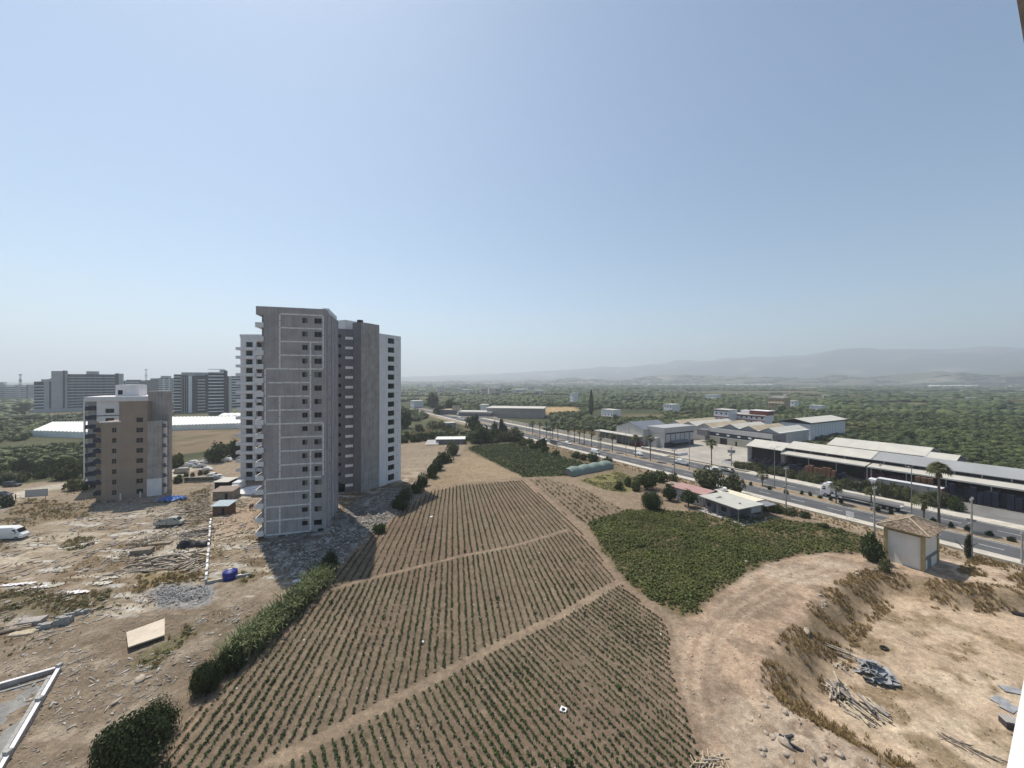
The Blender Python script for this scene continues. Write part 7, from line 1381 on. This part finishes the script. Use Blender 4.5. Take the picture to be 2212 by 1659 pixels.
a = P(1910, 1402); V, Fq = [], []; b = MB(); n_ = 16
for i in range(n_):
    for j in range(6): A1_, A2_ = 6.2832 * i / n_, 6.2832 * j / 6; r = .36 + .13 * math.cos(A2_); V.append((r * math.cos(A1_), r * math.sin(A1_), .13 + .13 * math.sin(A2_)))
b.add(V, [(i * 6 + j, ((i + 1) % n_) * 6 + j, ((i + 1) % n_) * 6 + (j + 1) % 6, i * 6 + (j + 1) % 6) for i in range(n_) for j in range(6)]); tag(b.build('old_tyre', m_tyre, loc=tuple(a), smooth=True), 'black old tyre lying on the upper floor of the pit', 'tyre')
a = P(1715, 1612); 
for i, (dx, l) in enumerate([(0, 'dark rusty metal scrap on the near rim, lower piece'), (-1, 'dark rusty metal scrap on the near rim, upper piece')]): q = P(1722 + dx * 20, 1620 + dx * 25); tag(MB().box(-.7, .7, -.1, .1, 0, .25).box(-.7, -.5, -.1, .4, .05, .2).build('metal_scrap', m_card, loc=tuple(q), rot=(0, .2, -.6 - dx)), l, 'scrap')
# ------------------------------------------------------------------ far houses over the plain
HM = []; m_hw, m_hw2 = mat('far_house_wall', (.52, .50, .47), .9, .15, .1), mat('far_house_tan', (.42, .37, .31), .9, .15, .1)
for k in range(6):
    b = MB(); w_, d_, h_ = R.uniform(8, 14), R.uniform(8, 12), R.choice([4, 7, 7, 10]); b.box(-w_/2, w_/2, -d_/2, d_/2, 0, h_)
    b.box(-w_/2 - .3, w_/2 + .3, -d_/2 - .3, d_/2 + .3, h_ + .01, h_ + .4, 1); n_ = max(1, int(h_ / 3.3))
    for f_ in range(n_):
        for i in range(3): b.box(-w_/2 + w_ * (i + .3) / 3, -w_/2 + w_ * (i + .65) / 3, -d_/2 - .05, -d_/2 - .01, f_ * 3.2 + 1, f_ * 3.2 + 2.4, 2)
    HM.append(b.mesh('house', [m_hw if k % 2 else m_hw2, [m_roofw, mat('red_tile_roof', (.30, .15, .10), .9, .15)][k == 4], m_pane]))
def farhouse(x, y, s, l, g): tag(obj('house', R.choice(HM), None, (x, y, float(gz(x, y)) - .3), (0, 0, R.uniform(-1, 1)), (s, s, s)), l, 'house', g)
k = 0; rr_ = random.Random(17)
while k < 190:
    az = math.radians(rr_.uniform(-15, 55)); r = rr_.uniform(850, 3300); x, y = r * math.sin(az), r * math.cos(az)
    if roff(x, y) < 45 and rt(x, y) < 560: continue
    c = float(fbm(np.array([x * .003]), np.array([y * .0035]), 3, 431)[0])
    if c < .5 and rr_.random() > .12: continue
    k += 1; farhouse(x, y, rr_.uniform(.55, 1.15) if r < 1800 else rr_.uniform(.9, 1.6), 'small pale house of the hazy villages scattered over the plain', 'far village houses')
for i in range(180):
    az = math.radians(rr_.uniform(-14, 6)); r = rr_.uniform(900, 3600); farhouse(r * math.sin(az), r * math.cos(az), rr_.uniform(1.1, 2.4), 'pale building of the hazy town in the middle distance right of the tower', 'hazy town buildings')
for i, (px, py, wpx, l) in enumerate([(1255, 830.5, 70, 'bright sandy quarry face in front of the hills'), (1350, 829, 130, 'bright greenhouse band at the foot of the hills, left part'), (1480, 828.5, 120, 'bright greenhouse band at the foot of the hills, middle part'), (1620, 828.3, 100, 'bright greenhouse band at the foot of the hills, right part'), (2060, 829.5, 90, 'pale greenhouse band on the far right plain'), (1180, 831, 80, 'pale greenhouse band behind the hazy town')]):
    a = G(px, py); a = a / np.hypot(*a) * min(np.hypot(*a), 3150); w_ = wpx * a[1] / F; z_ = float(gz(a[0], a[1])); t = thing('greenhouse', l, 'greenhouse', (a[0], a[1], z_)); h_ = 22 if i == 0 else 7
    b = MB()
    for j in range(8): x0 = -w_/2 + j * w_ / 8; b.ext([(x0, 0), (x0 + w_/8 * .95, 0), (x0 + w_/8 * .95, h_ * .6), (x0 + w_/16, h_ * (1 if i else .7 + .3 * math.sin(j * .45))), (x0, h_ * .6)], -30, 30)
    b.build('roof_bay', m_roofb if i == 0 else m_ghw, t)
# ------------------------------------------------------------------ haze
hz = bpy.data.materials.new('haze'); hz.use_nodes = True; N = hz.node_tree.nodes; N.remove(N['Principled BSDF']); pv = N.new('ShaderNodeVolumePrincipled'); pv.inputs['Color'].default_value = (.83, .88, .95, 1); pv.inputs['Density'].default_value = .00025; pv.inputs['Anisotropy'].default_value = .42
hz.node_tree.links.new(pv.outputs[0], N['Material Output'].inputs['Volume'])
zt_ = float(Z.max()) + 15; print('top', zt_, 'bottom', float(Z.min()))
MB().box(gx[0] - 60, gx[-1] + 60, gy[0] - 60, gy[-1] + 60, float(Z.min()) - 1.2, max(zt_, 80)).build('haze', hz, kind='stuff')
print('objects', len(bpy.data.objects))
